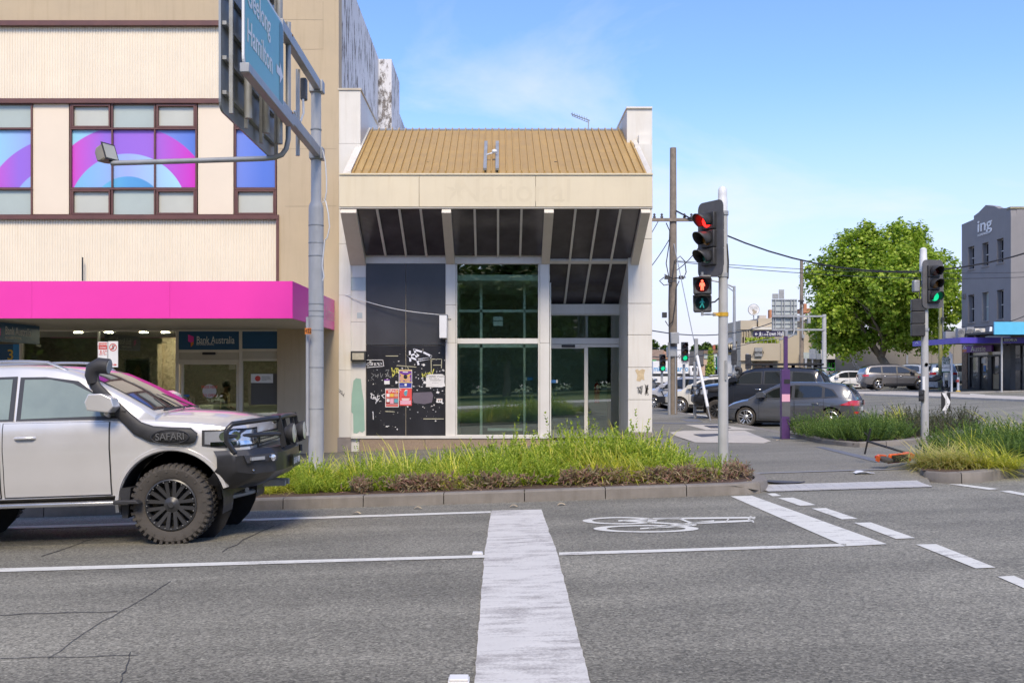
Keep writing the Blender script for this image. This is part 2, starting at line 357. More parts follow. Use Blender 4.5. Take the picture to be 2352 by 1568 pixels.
for q in [[(1762, 1134), (1780, 1133), (1795, 1139), (1775, 1140)], [(1787, 1144), (1822, 1143), (1874, 1160), (1838, 1162)], [(1864, 1168), (1897, 1167), (1971, 1192), (1934, 1193)],
          [(1961, 1201), (2000, 1200), (2102, 1236), (2058, 1238)], [(2104, 1251), (2150, 1250), (2287, 1304), (2241, 1306)], [(2291, 1325), (2329, 1323), (2420, 1362), (2385, 1366)],
          [(2179, 1112), (2206, 1112), (2295, 1123), (2272, 1125)], [(2295, 1128), (2319, 1127), (2369, 1136), (2355, 1139)]]:
    mark('crossing_marking', [q], M['paint'])
def ring(cx, cy, rx, ry, tx, ty, n=40):
    qs = []
    for i in range(n):
        a, c = 2*math.pi*i/n, 2*math.pi*(i+1)/n
        qs.append([(cx+rx*math.cos(a), cy+ry*math.sin(a)), (cx+rx*math.cos(c), cy+ry*math.sin(c)), (cx+(rx-tx)*math.cos(c), cy+(ry-ty)*math.sin(c)), (cx+(rx-tx)*math.cos(a), cy+(ry-ty)*math.sin(a))])
    return qs
def ringfix(qs): return [q+[] for q in qs]
bike = ring(1424, 1196, 86, 8.4, 22, 2.6)+ring(1484, 1214.5, 121, 8.6, 30, 2.8)
for a, c, w_ in [((1420, 1196.5), (1560, 1190), 2.6), ((1500, 1191.5), (1735, 1189), 2.8), ((1430, 1196), (1590, 1206), 2.6), ((1490, 1214), (1640, 1196.5), 2.8), ((1560, 1191), (1600, 1206), 3), ((1590, 1202), (1730, 1196), 3.2), ((1470, 1214.5), (1600, 1206), 2.6), ((1675, 1189), (1668, 1199), 4), ((1722, 1187), (1733, 1191), 3.5), ((1718, 1193), (1732, 1199), 3.5)]:
    bike.append(band(a, c, w_*1.3, w_*1.3))
b = MB()
for q in bike: b.poly([(p.x, p.y, gz(p.x, p.y)+.006) for p in [GR(*t) for t in q]])
o = b.build('bicycle_marking', M['paint'], norm=False)
for p in o.data.polygons:
    if p.normal.z < 0: p.flip()
struct(o)
mark('far_lane_marking', [band((2228, 905), (2262, 907), 2, 2), band((2298, 910), (2360, 914), 2, 2), band((2282, 914.5), (2400, 921), 2.4, 2.6)], M['paint'])
mark('parking_bay_line', [band((1560, 946), (1640, 957), 1.6, 1.8), band((1690, 950), (1745, 962), 2, 2.4), band((1790, 973), (1870, 984), 2.2, 2.2)], M['paint'])
def crackline(pts, w_=1.1):
    qs = []
    for a, c in zip(pts, pts[1:]):
        m = [(a[0]+(c[0]-a[0])*t+rnd.uniform(-3, 3), a[1]+(c[1]-a[1])*t+rnd.uniform(-1.6, 1.6)) for t in (.25, .5, .75)]
        ch = [a]+m+[c]
        for p, q in zip(ch, ch[1:]): qs.append([(p[0]-w_/2, p[1]-w_*.3), (q[0]-w_/2, q[1]-w_*.3), (q[0]+w_/2, q[1]+w_*.3), (p[0]+w_/2, p[1]+w_*.3)])
    return qs
M['crack'] = pm('bitumen crack', (.055, .052, .05), .9)
mark('road_crack', crackline([(392, 1335), (300, 1392), (215, 1440), (110, 1512)])+crackline([(0, 1413), (110, 1409), (270, 1404)], 1.6)+crackline([(0, 1512), (120, 1509), (318, 1505)], 1.6)+crackline([(300, 1498), (290, 1530), (275, 1570)], 2)+crackline([(630, 1207), (575, 1232), (510, 1268)], 1.2)+crackline([(215, 1238), (140, 1263), (95, 1278)], 1.2), M['crack'], .005)
# ---- footpath details
M['pit'] = pm('pit lid', (.07, .068, .075), .7, var=.2, vs=9, bump=.3)
M['blue'] = pm('bluestone strip', (.15, .155, .175), .8, var=.15, vs=5)
mark('concrete_patch', [[(1538, 993), (1572, 989), (1711, 989), (1771, 1013), (1754, 1018), (1597, 1016), (1554, 1002)]], M['palecon'], .007, GF, fz)
mark('concrete_patch', [[(1574, 975), (1653, 975), (1737, 987.5), (1622, 987.5)]], M['palecon'], .007, GF, fz)
mark('bluestone_strip', [band((1499, 971), (1653, 974), 2, 2), band((1499, 1003), (1545, 1002.5), 2.4, 2.4), band((1775, 1005), (1826, 1007), 2.4, 2.4), [(1872, 1026), (1892, 1026), (2040, 1060), (2010, 1061)], [(1560, 962), (1600, 962), (1615, 969), (1578, 968)]], M['blue'], .006, GF, fz)
M['seam'] = pm('path seam', (.24, .24, .245), .9)
mark('path_seam', [band((1660, 1089), (2090, 1076), 2.2, 2.2)], M['seam'], .006, GF, fz)
for q in ([(1592, 998), (1653, 997), (1691, 1004), (1612, 1005)], [(1616, 978), (1653, 978), (1681, 984), (1633, 983)]):
    mark('pit_lid', [q], M['pit'], .02, GF, fz)
for px, py, r, m in ((1683, 1066, .27, 'seam'), (1800, 1112, .3, 'pit'), (1572, 1056, .3, 'palecon')):
    c = GF(px, py); b = MB(); b.lathe([(0, .0), (r, 0), (r, .006), (r-.03, .006), (r-.035, .003), (0, .003)], T(c.x, c.y, fz(c.x, c.y)-.001), 28)
    struct(b.build('manhole_cover', M[m], smooth=30))
# ---- kerbs: a run of separate stones
def kerb(name, path, side, h0=-.05, h1=.15, wd=.17, ln=1.1, mat='kerb', zf=gz):
    root = bpy.data.objects.new(name, None); COL.objects.link(root); struct(root); root.location = (path[0].x, path[0].y, 0)
    pts = [Vector((p.x, p.y)) for p in path]; seg = []
    d = [0]
    for a, c in zip(pts, pts[1:]): d.append(d[-1]+(c-a).length)
    def at(t):
        t = max(0, min(d[-1], t))
        for i in range(len(pts)-1):
            if t <= d[i+1]+1e-9:
                u = (t-d[i])/max(1e-6, d[i+1]-d[i]); return pts[i]*(1-u)+pts[i+1]*u
        return pts[-1]
    n = max(1, round(d[-1]/ln)); stp = d[-1]/n
    for i in range(n):
        b = MB(); ks = 4; g = .006; sec = []
        for k in range(ks+1):
            t = i*stp+g+(stp-2*g)*k/ks; p = at(t); tg = (at(t+.05)-at(t-.05)).normalized(); nr = Vector((-tg.y, tg.x))*side
            z = zf(p.x, p.y); j = 0
            q = p+nr*wd; top = z+h1
            sec.append([(p.x-nr.x*.015, p.y-nr.y*.015, z+h0), (p.x, p.y, top-.02), (p.x+nr.x*.02, p.y+nr.y*.02, top), (q.x, q.y, top), (q.x, q.y, z+h0)])
        vs = [v for s in sec for v in s]; m = 5
        fs = [(k*m+j, k*m+(j+1) % m, (k+1)*m+(j+1) % m, (k+1)*m+j) for k in range(ks) for j in range(m)]+[tuple(range(m)), tuple(ks*m+j for j in range(m))[::-1]]
        b.add(vs, fs); b.build('kerb_stone', M[mat], root, smooth=40)
    return root
kerb('kerb', K1, 1); kerb('kerb', K2, 1, -.1, .1, zf=fz); kerb('kerb', K3, 1)
kerb('kerb', KS, -1, -.2, .004, .3, 1.4, zf=lambda x, y: gz(x, y)+.12)
# ---- planting beds
def bz(x, y): return gz(x, y)+.15
bed1 = [(-16, K1[0].y+.17)]+[(p.x, p.y+.15) for p in K1[1:5]]+[(K1[6].x-.15, K1[6].y+.03), (K1[8].x-.2, K1[8].y-.08), (K1[10].x-.2, K1[10].y), (2.9, 17.3), (-16, 17.6)]
struct(area('mulch', M['mulch'], bed1, bz, .5))
bed2 = [(p.x, p.y+.12) for p in K2]+[tuple(GR(2195, 990)[:2]), tuple(GR(2120, 981)[:2]), tuple(GR(1990, 975)[:2]), tuple(GR(1850, 980)[:2])]
struct(area('mulch', M['mulch'], bed2, lambda x, y: fz(x, y)+.07, .6))
bed3 = [(p.x+(.12 if i < 4 else 0), p.y+.13) for i, p in enumerate(K3)]+[tuple(GR(2480, 1015)[:2]), tuple(GR(2250, 1022)[:2])]
struct(area('mulch', M['mulch'], bed3, bz, .6))
# ---- tactile paving, one tile after the other across the ramp
tp = bpy.data.objects.new('tactile_paving', None); COL.objects.link(tp); struct(tp); tp.location = TACT_A
M['tactile'] = pm('tactile tile', (.42, .42, .42), .7, var=.12, vs=6)
ntl = 18; dv = (TACT_B-TACT_A); dl = dv.length/ntl; dn = dv.normalized(); pn = Vector((-dn.y, dn.x, 0))
for i in range(ntl):
    b = MB(); p = TACT_A+dn*(i*dl)
    def q(u, v, h):
        t = p+dn*u+pn*(v+.0); return (t.x, t.y, fz(t.x, t.y)+h-.004+.004*(v > 0))
    b.add([q(.004, 0, .008), q(dl-.004, 0, .008), q(dl-.004, .6, .008), q(.004, .6, .008)], [(0, 1, 2, 3)])
    for a in range(5):
        for c in range(6):
            u, v = (a+.5)*dl/5, (c+.5)*.1
            b.add([q(u-.02, v-.02, .008), q(u+.02, v-.02, .008), q(u+.02, v+.02, .008), q(u-.02, v+.02, .008), q(u, v, .02)], [(0, 1, 4), (1, 2, 4), (2, 3, 4), (3, 0, 4)])
    b.build('tactile_tile', M['tactile'], tp, norm=False)
# ---- far concrete median and the far footpath
far = [GR(*p) for p in [(1960, 902), (2100, 904), (2352, 915), (2500, 922), (2500, 932), (2352, 922.5), (2080, 911), (1960, 907)]]
b = MB(); b.slab([(p.x, p.y, gz(p.x, p.y)+.1) for p in far], (0, 0, -.2)); struct(b.build('median_strip', M['palecon']))
b = MB(); q = [(20, 61.5), (26, 57.6), (70, 55.5), (70, 80), (20, 80)]
b.slab([(x, y, gz(x, y)+.12) for x, y in q], (0, 0, -.3)); struct(b.build('far_footpath', M['concrete']))
# ================================================================ CORNER SHOP
Y0, YF, YD = 25.5, 23.5, 27.4                    # wall plane, fascia plane, recessed door plane
def fr(b, x0, y0, x1, y1, Y=Y0, d=.1):            # box whose front face fills a rectangle of the photograph at distance Y
    p, q = P(x0, y1, Y), P(x1, y0, Y); return b.box((p.x, Y, p.z), (q.x, Y+d, q.z))
def frp(name, mat, parent, x0, y0, x1, y1, Y=Y0, d=.1, bevel=0., label=None):
    b = MB(); fr(b, x0, y0, x1, y1, Y, d); return b.build(name, mat, parent, bevel=bevel, label=label)
shop = thing('corner_shop', 'white corner shop with tan ribbed roof, blank cream fascia and sloping dark glass', 'shop building', (0, Y0, fz(0, Y0)))
M['roof'] = pm('tan roof sheet', (.48, .32, .115), .45, var=.1, vs=2, streak=.35, metal=.15, sc1=(.6, .55, .5))
M['blkpanel'] = pm('black laminate panel', (.02, .02, .024), .33, var=.25, vs=1.5, streak=.3, sc1=(2.2, 2.2, 2.2), bump=.04, bs=120)
M['greypanel'] = pm('charcoal laminate panel', (.048, .05, .057), .38, var=.15, vs=1.5)
M['ghost'] = pm('faded lettering stain', (.655, .565, .39), .45, var=.05)
M['frameint'] = pm('white inner frame', (.8, .81, .76), .5)
M['floorint'] = pm('grey floor', (.2, .2, .18), .5, var=.2, vs=4)
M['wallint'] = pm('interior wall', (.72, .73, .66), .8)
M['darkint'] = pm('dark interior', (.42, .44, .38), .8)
GB = lambda x: fz(x, Y0)-.1                       # bottom of the walls
# shell: side walls, rear, upper floor behind the roof
xl, xr_ = P(778, 0, Y0).x, P(1498, 0, Y0).x
xin, rin = P(828, 0, Y0).x, 3.3
b = MB()
b.box((xl+.01, Y0+.3, GB(xl)), (xl+.3, 41, E+6.4)); b.box((xr_-.3, Y0+.3, GB(0)), (xr_, 41, E+6.2)); b.box((xl, 41, GB(0)), (xr_, 41.3, E+6.2))
b.box((xl+.3, 27.3, E+6.2), (xr_-.3, 41, E+6.4)); b.build('shell_wall', M['white'], shop)
# left wing: stacked panels
for y0, y1 in ((207, 330), (330, 480)): frp('wall_panel', M['white'], shop, 778, y0+.3, 828, y1-.3, Y0, 3.5)
for y0, y1 in ((480, 560), (560, 678), (678, 850), (850, 1004)): frp('wall_panel', M['white'], shop, 776.5, y0+.3, 806, y1-.3, Y0, .4)
b = MB(); fr(b, 775.5, 202.5, 830, 207, Y0-.03, 3.6); b.build('parapet_cap', pm('rusty cap', (.5, .44, .34), .6, streak=.6, sc1=(.5, .32, .2)), shop)
frp('plinth', M['plinth'], shop, 775, 1004.5, 806, 1050, Y0-.03, .43)
# right wing
for y0, y1 in ((249, 331),): frp('wall_panel', M['white'], shop, 1440, y0, 1498, y1+25, Y0+.5, 3.2)
b = MB(); fr(b, 1439, 245, 1498.5, 249, Y0+.45, 3.3); b.build('parapet_cap', M['white'], shop)
frp('wall_panel', M['white'], shop, 1458, 331, 1498, 480, Y0, 3.)
for y0, y1 in ((480, 549), (549, 697), (697, 769), (769, 843.6), (843.6, 917.8), (917.8, 992.8)):
    b = MB(); b.box((rin, Y0, P(0, y1-.4, Y0).z), (xr_, Y0+.4, P(0, y0+.4, Y0).z)); b.build('wall_panel', M['white'], shop, bevel=.008)
b = MB(); b.box((rin+.004, Y0+.4, GB(0)), (rin+.2, YD+.3, E+4.2)); b.build('reveal_wall', M['white'], shop)
b = MB(); b.box((rin-.03, Y0-.03, GB(3.5)), (xr_+.02, Y0+.45, P(0, 992.8, Y0).z)); b.build('plinth', M['plinth'], shop, bevel=.01)
# roof
re_, rr_ = P(0, 398, YF+.08), P(0, 298, 27.2)
rx0, rx1 = -3.47, 3.49
b = MB(); b.slab([(rx0, re_.y, re_.z), (rx1, re_.y, re_.z), (rx1, rr_.y, rr_.z), (rx0, rr_.y, rr_.z)], (0, .05, -.1)); b.build('roof', M['roof'], shop)
sl = (Vector((0, rr_.y, rr_.z))-Vector((0, re_.y, re_.z))); sn = Vector((0, -sl.z, sl.y)).normalized()
rib = None
for i in range(39):
    x = rx0+.06+i*(rx1-rx0-.12)/38
    if rib is None:
        b = MB(); a = Vector((0, re_.y, re_.z)); c = Vector((0, rr_.y, rr_.z)); h = sn*.06
        for p, q in ((-.019, .019),):
            b.slab([a+Vector((p, 0, 0)), a+Vector((q, 0, 0)), a+Vector((q*.6, 0, 0))+h, a+Vector((p*.6, 0, 0))+h], sl)
        rib = b.build('roof_rib', M['roof'], shop)
        rib.location.x = x
    else:
        r2 = rib.copy(); COL.objects.link(r2); r2.location.x = x
b = MB(); b.slab([(rx0-.12, rr_.y-.12, rr_.z-.03), (rx1+.1, rr_.y-.12, rr_.z-.03), (rx1+.1, rr_.y+.25, rr_.z+.09), (rx0-.12, rr_.y+.25, rr_.z+.09)], (0, .02, -.07)); b.build('ridge_cap', M['galv'], shop)
for x0, x1 in ((rx0-.2, rx0), (rx1, rx1+.1)):
    b = MB(); b.slab([(x0, re_.y-.05, re_.z-.02), (x1, re_.y-.05, re_.z+.05), (x1, rr_.y, rr_.z+.06), (x0, rr_.y, rr_.z+.02)], (0, .03, -.3)); b.build('roof_flashing', M['white'], shop)
for px in (1114.5, 1142):                         # bracket rails of a removed sign, lying up the roof
    b = MB(); x = P(px, 0, YF+.6).x; a = Vector((x, re_.y+.02, re_.z))+sn*.08; b.slab([a+Vector((-.04, 0, 0)), a+Vector((.04, 0, 0)), a+Vector((.04, 0, 0))+sn*.05, a+Vector((-.04, 0, 0))+sn*.05], sl*.6); b.build('sign_rail', M['galv'], shop)
b = MB(); b.tube([P(1118, 356, YF+1.), P(1126, 353, YF+.95), P(1134, 351, YF+.95)], .02, 6); b.lathe([(.05, 0), (.07, .03), (.06, .08), (0, .1)], T(*P(1136, 352, YF+.95)), 10); b.build('lamp_fitting', M['offw'], shop)
for px, py in ((983, 374), (1276, 373)): frp('roof_clip', M['black'], shop, px-3, py-2, px+3, py+2, YF+.9, .06)
# fascia
for x0, x1 in ((779.5, 962.3), (963, 1229.7), (1230.4, 1499)): frp('fascia_panel', M['cream'], shop, x0, 402.5, x1, 475, YF, .3, bevel=.006)
frp('fascia_cap', M['cream'], shop, 778, 398, 1500, 401.5, YF-.03, .45); frp('fascia_lip', M['beam'], shop, 778.5, 475, 1499.5, 478.5, YF+.02, .3)
b = MB(); b.text('National', .78, FT(P(1180, 440, YF-.0012)), .0003, .004, sx=1.02); 
for k in range(5): 
    a = R(90+72*k); c = P(1048, 437, YF-.0012); b.poly([c+Vector((math.cos(a)*.3, 0, math.sin(a)*.3)), c+Vector((math.cos(a+.45)*.1, 0, math.sin(a+.45)*.1)), c, c+Vector((math.cos(a-.45)*.1, 0, math.sin(a-.45)*.1))])
b.build('faded_lettering', M['ghost'], shop, norm=False)
# soffit of sloping dark glass, in three bays with mullions and beams
def SP(px, py, off=0.):
    k = (CY-py)/F; return P(px, py, 15.74/(k+.5))+Vector((0, -.447, -.894))*off
def strip(name, mat, a, c, e, f, th, off=0.): # patch on the soffit plane between top edge a-c and bottom edge e-f, th thick (towards the street when > 0)
    b = MB(); b.slab([SP(*a, off), SP(*c, off), SP(*f, off), SP(*e, off)], Vector((0, .447, .894))*th); return b.build(name, mat, shop)
tops = [[818, 866, 917, 966, 1015], [1036, 1090, 1144, 1198, 1251], [1271, 1322, 1374, 1425, 1474]]
bots = [[840, 886, 933, 979.6, 1023], [1044, 1093, 1144, 1194.7, 1244], [1263, 1308.6, 1356, 1403.6, 1450.8]]
low = [1262, 1296.6, 1340, 1383.4, 1427]
for bay in range(3):
    yb = 586 if bay < 2 else 595
    for i in range(4):
        strip('soffit_pane', M['soffit'], (tops[bay][i], 478), (tops[bay][i+1], 478), (bots[bay][i], yb), (bots[bay][i+1], yb), .03)
        if i: strip('soffit_mullion', M['alu'], (tops[bay][i]-2.6, 478), (tops[bay][i]+2.6, 478), (bots[bay][i]-2.4, yb), (bots[bay][i]+2.4, yb), .08, .05)
for i in range(4):
    strip('soffit_pane', M['soffit'], (bots[2][i], 601), (bots[2][i+1], 601), (low[i], 698), (low[i+1], 698), .03)
    if i: strip('soffit_mullion', M['alu'], (bots[2][i]-2.4, 601), (bots[2][i]+2.4, 601), (low[i]-2.3, 698), (low[i]+2.3, 698), .08, .05)
strip('soffit_mullion', M['alu'], (1262, 594.5), (1452, 594.5), (1262, 601.5), (1451, 601.5), .09, .06)
for a, c, e, f, y in ((783, 819, 805, 841, 598), (1015, 1036, 1025, 1044.5, 594), (1250, 1271.5, 1243.5, 1262, 594), (1472, 1493, 1427, 1443, 700)):
    strip('soffit_beam', M['beam'], (a, 476), (c, 476), (e, y), (f, y), .35, .16)
# street wall
frp('header_beam', M['alu'], shop, 806, 586.5, 1262, 605, Y0+.02, .25)
strip_y = ((605, 637, 'white'), (637, 667, 'bluegrey'), (667, 739, 'white'), (739, 1004, 'alu'))
M['bluegrey'] = pm('blue grey panel patch', (.42, .48, .48), .5)
for y0, y1, m in strip_y: frp('column_panel', M[m], shop, 806.5, y0+.3, 840, y1-.3, Y0+.03, .2)
frp('column_panel', M['alu'], shop, 805, 1005, 825, 1042, Y0+.03, .2)
M['greenpaint'] = pm('green paint patch', (.27, .42, .34), .6, var=.1, vs=2)
b = MB(); pts = [(809, 1000-2), (812, 960), (807, 945), (808, 905), (812, 872), (822, 868), (829, 870), (831, 890), (836, 925), (837, 962), (837, 990), (830, 994), (822, 992), (815, 995)]
pts = [(812, 994), (811, 950), (807, 946), (808, 905), (812, 874), (818, 868), (829, 870), (831, 892), (836, 922), (837, 962), (838, 988), (832, 993), (826, 990), (820, 995)]
b.slab([P(x, y, Y0+.024) for x, y in pts], (0, .003, 0)); b.build('paint_patch', M['greenpaint'], shop)
frp('paint_patch', M['bluegrey'], shop, 820, 718, 832, 731, Y0+.024, .003)
pan = []
for x0, x1 in ((841, 931.4), (932.6, 1023)):
    frp('wall_panel', M['greypanel'], shop, x0, 605.5, x1, 791.8, Y0+.03, .06, bevel=.004, label='charcoal upper panel')
    frp('wall_panel', M['blkpanel'], shop, x0, 793.2, x1, 1003, Y0+.03, .06, bevel=.004, label='black panel scarred by torn posters')
frp('panel_joint', M['beam'], shop, 840, 605, 1024, 1003, Y0+.07, .1)
for y0, y1 in ((605, 700), (700, 787), (787, 1003)): frp('column_panel', M['alu'], shop, 1023.5, y0+.3, 1046.5, y1-.3, Y0-.0, .2, bevel=.005)
for y0, y1 in ((605, 788), (788, 1003)): frp('column_panel', M['alu'], shop, 1240.5, y0+.3, 1262, y1-.3, Y0-.0, .25, bevel=.005)
frp('window_sill', M['alu'], shop, 806, 1000.5, 1264, 1006.5, Y0-.06, .4)
for x0, x1 in ((825.7, 975.6), (976.4, 1120.3), (1121.2, 1265)): frp('base_stone', M['granite'], shop, x0, 1006.8, x1, 1060, Y0-.03, .35, bevel=.004)
wn = frp('window', M['alu'], shop, 1047, 603, 1240, 606.5, Y0+.05, .12)
def bars(name, mat, parent, rects, Y, d, bevel=.003):
    b = MB()
    for r_ in rects: fr(b, *r_, Y, d)
    return b.build(name, mat, parent, bevel=bevel)
bars('frame', M['alu'], wn, [(1047, 606.8, 1050, 998), (1236, 606.8, 1240, 998), (1050.3, 777, 1235.7, 789), (1047, 998.2, 1240, 1000)], Y0+.05, .12)
for y0, y1 in ((607, 776.8), (789.2, 998)): frp('pane', M['wglass'], wn, 1050, y0, 1236, y1, Y0+.1, .008)
# room behind the glass
b = MB(); b.box((-2.4, Y0+.4, GB(0)+.3), (rin, 34, E-1.57)); b.build('inner_floor', M['floorint'], shop)
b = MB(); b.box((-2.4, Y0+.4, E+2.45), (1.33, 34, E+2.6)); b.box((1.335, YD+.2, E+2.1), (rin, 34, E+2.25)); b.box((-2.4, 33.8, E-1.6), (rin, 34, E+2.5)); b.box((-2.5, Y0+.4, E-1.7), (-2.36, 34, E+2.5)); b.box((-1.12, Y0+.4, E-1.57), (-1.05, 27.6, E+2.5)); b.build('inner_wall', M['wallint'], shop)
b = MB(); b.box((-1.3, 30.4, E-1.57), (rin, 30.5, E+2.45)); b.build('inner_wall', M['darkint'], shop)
rects = [(1102, 640, 1108, 1012), (1202, 640, 1207, 1012), (1100, 640, 1262, 646), (1050, 711, 1262, 717), (1050, 790, 1262, 798), (1120, 983, 1200, 989)]
bars('inner_partition', M['frameint'], shop, rects, 26.7, .08)
frp('notice', M['offw'], shop, 1133, 727, 1155, 736, 26.68, .01); frp('notice', M['offw'], shop, 1133, 738, 1155, 748, 26.68, .01)
b = MB(); b.box((1.33, Y0+.4, GB(0)), (1.36, YD+.1, E+2.4)); b.build('inner_partition', M['frameint'], shop)
# recessed entrance
frp('header_beam', M['alu'], shop, 1256, 698.5, 1441, 721, YD-.05, .25)
dr = frp('entrance_frame', M['alu'], shop, 1256, 721.3, 1425, 724, YD, .12)
bars('door_frame', M['alu'], dr, [(1422, 721.3, 1432, 1004), (1256, 776, 1421.8, 790), (1256, 791, 1421.8, 797), (1342, 797.3, 1350.5, 1004), (1350.8, 1000, 1421.8, 1004), (1256, 797.3, 1341.8, 800), (1256, 998, 1341.8, 1004), (1256, 797.3, 1262.6, 1004)], YD, .12)
for r_ in ((1256, 724.2, 1421.8, 775.8), (1262.8, 800.2, 1341.8, 997.8), (1350.8, 797.3, 1421.8, 999.8)): frp('pane', M['wglass'], dr, *r_, YD+.05, .008)
frp('door_sensor', M['black'], dr, 1290, 791.5, 1321, 797.2, YD-.05, .05, bevel=.01)
M['sblue'] = pm('blue sticker', (.05, .2, .5), .5)
frp('sticker', M['sblue'], dr, 1263, 872, 1277, 879, YD+.04, .003); frp('sticker', M['offw'], dr, 1277.3, 872, 1281, 879, YD+.04, .003)
frp('sticker', M['sblue'], shop, 1211, 866, 1224, 873, 26.67, .004); frp('sticker', M['offw'], shop, 1207, 866, 1210.6, 873, 26.67, .004)
b = MB(); b.box((1.3, Y0-.02, GB(1.5)), (rin, YD+.3, P(0, 1004, YD).z)); b.build('door_step', M['concrete'], shop)
# peeled sticker scars and graffiti tags on the right wing
M['scar'] = pm('peeled patch', (.55, .43, .26), .8, var=.25, vs=14); M['ink'] = pm('black marker', (.03, .03, .035), .6); M['inkw'] = pm('white paint marker', (.8, .8, .82), .5); M['inky'] = pm('yellow paint marker', (.62, .6, .12), .5); M['paper'] = pm('torn white paper', (.7, .69, .68), .8, var=.12, vs=9); M['tape'] = pm('old tape', (.45, .43, .3), .6)
b = MB(); b.slab([P(x, y, Y0-.004) for x, y in ((1459, 850), (1464, 847), (1468, 851), (1475, 847), (1482, 849), (1479, 860), (1480, 873), (1474, 871), (1470, 876), (1462, 874), (1464, 862))], (0, .003, 0)); b.build('peeled_patch', M['scar'], shop)
def scribble(name, mat, lines, Y, parent, w_=.02, dx=0, dy=0, s=1.):
    b = MB()
    for ln in lines:
        pts = [P(x*s+dx, y*s+dy, Y) for x, y in ln]
        b.tube(pts, w_, 5, flat=.15, up=(0, -1, 0)) if False else None
        for a, c in zip(pts, pts[1:]):
            t = (c-a); L_ = t.length
            if L_ < 1e-6: continue
            t /= L_; nr = Vector((-t.z, 0, t.x))*w_; a2 = a-t*w_*.6; c2 = c+t*w_*.6
            b.poly([a2-nr*.8, c2-nr*.8, c2+nr*.8, a2+nr*.8])
    o = b.build(name, mat, parent, norm=False); return o
def jitter(x, y, w_, h, n, seed):
    r_ = random.Random(seed); return [[(x+r_.uniform(0, w_), y+r_.uniform(0, h)) for _ in range(r_.randint(2, 4))] for _ in range(n)]
scribble('graffiti', M['ink'], jitter(1480, 882, 10, 26, 12, 3), Y0-.003, shop, .006)
scribble('graffiti', M['galvd'], jitter(1462, 886, 14, 20, 12, 5), Y0-.003, shop, .008)
scribble('graffiti', M['ink'], [[(777, 893), (783, 897), (779, 901)], [(781, 899), (786, 898), (784, 905)], [(786, 902), (789, 908), (791, 903)], [(777, 896), (790, 911)]], Y0-.003, shop, .006)
YG = Y0+.024
def gp(c): return [[((1260+x*.33163)*.6125, (1200+y*.33163)*.6125) for x, y in ln] for ln in c]   # traced in the close-up's own pixels
kd = [[(835, 355), (840, 460)], [(820, 410), (900, 380), (930, 400)], [(820, 408), (915, 450), (1060, 430)], [(885, 330), (915, 430), (932, 500)], [(890, 335), (980, 360), (1075, 405), (1060, 432), (940, 455)]]
scribble('graffiti', pm('white spray', (.75, .77, .85), .5), gp(kd), YG, shop, .03)
tag1 = [[(345, 450), (530, 450), (540, 520), (348, 535)], [(375, 485), (350, 490), (350, 515), (375, 510)], [(390, 480), (380, 500), (400, 510), (405, 485), (390, 480)], [(415, 480), (412, 510)], [(430, 490), (450, 485), (430, 510), (455, 505)], [(465, 480), (480, 505)], [(485, 480), (480, 510), (500, 500)], [(505, 480), (520, 500)], [(375, 470), (395, 460), (400, 475), (380, 475)]]
scribble('graffiti', M['inkw'], gp(tag1), YG, shop, .008)
tag2 = [[(390, 830), (430, 850)], [(405, 825), (395, 880), (420, 890)], [(425, 865), (445, 870), (430, 890), (420, 870)], [(450, 870), (445, 900), (470, 880)], [(470, 850), (465, 920), (490, 880)], [(460, 900), (450, 940)], [(490, 915), (494, 917)], [(505, 915), (509, 917)], [(550, 835), (515, 850), (545, 880)], [(418, 1035), (422, 1120)]]
scribble('graffiti', M['inkw'], gp(tag2), YG, shop, .011)
tag3 = [[(400, 600), (430, 620), (400, 650), (425, 675)], [(440, 610), (450, 640), (480, 610), (470, 650)], [(500, 600), (510, 650), (530, 610)], [(560, 570), (600, 560), (570, 620), (620, 650)], [(590, 600), (560, 640), (600, 620)]]
scribble('graffiti', M['galvd'], gp(tag3), YG, shop, .007)
tag4 = [[(630, 540), (640, 600), (660, 560), (665, 600)], [(670, 550), (690, 540), (680, 600), (710, 560)], [(700, 545), (705, 600)], [(640, 580), (640, 640), (660, 610)], [(975, 605), (980, 645), (1000, 610), (1010, 640)], [(1015, 600), (1030, 640)], [(1040, 595), (1050, 630), (1060, 590)], [(1085, 620), (1105, 555)], [(1070, 600), (1075, 620)]]
scribble('graffiti', M['inky'], gp(tag4), YG, shop, .014)
scribble('tape_strip', M['tape'], gp([[(1070, 440), (1195, 440)], [(1075, 440), (1078, 590)], [(1195, 440), (1192, 540)], [(565, 405), (700, 405)], [(1100, 508), (1190, 508)], [(990, 1115), (1215, 1115)], [(560, 1030), (660, 1035)], [(690, 512), (905, 530)], [(800, 515), (820, 550)]]), YG, shop, .012)
b = MB(); rg = random.Random(9)
for k in range(260):                              # specks of torn paper and paste
    x, y = (rg.gauss(960, 260), rg.gauss(760, 170)) if k % 4 else (rg.uniform(360, 1230), rg.uniform(330, 1280))
    if not (350 < x < 1232 and 300 < y < 1290): continue
    q = P(*gp([[(x, y)]])[0][0], YG); s = abs(rg.gauss(.004, .012))+.004; a = rg.uniform(0, 6.3)
    b.poly([q+Vector((math.cos(a+t)*s*rg.uniform(.5, 1.3), 0, math.sin(a+t)*s*rg.uniform(.4, 1))) for t in (0, 1.5, 3., 4.6)])
b.build('paper_scrap', M['paper'], shop, norm=False, kind='stuff')
b = MB(); b.poly([P(*t, YG-.001) for t in gp([[(870, 820), (1080, 810), (1100, 850), (1085, 930), (1000, 950), (880, 935), (862, 880)]])[0]]); b.build('paint_patch', pm('mauve paint', (.13, .11, .14), .6), shop, norm=False)
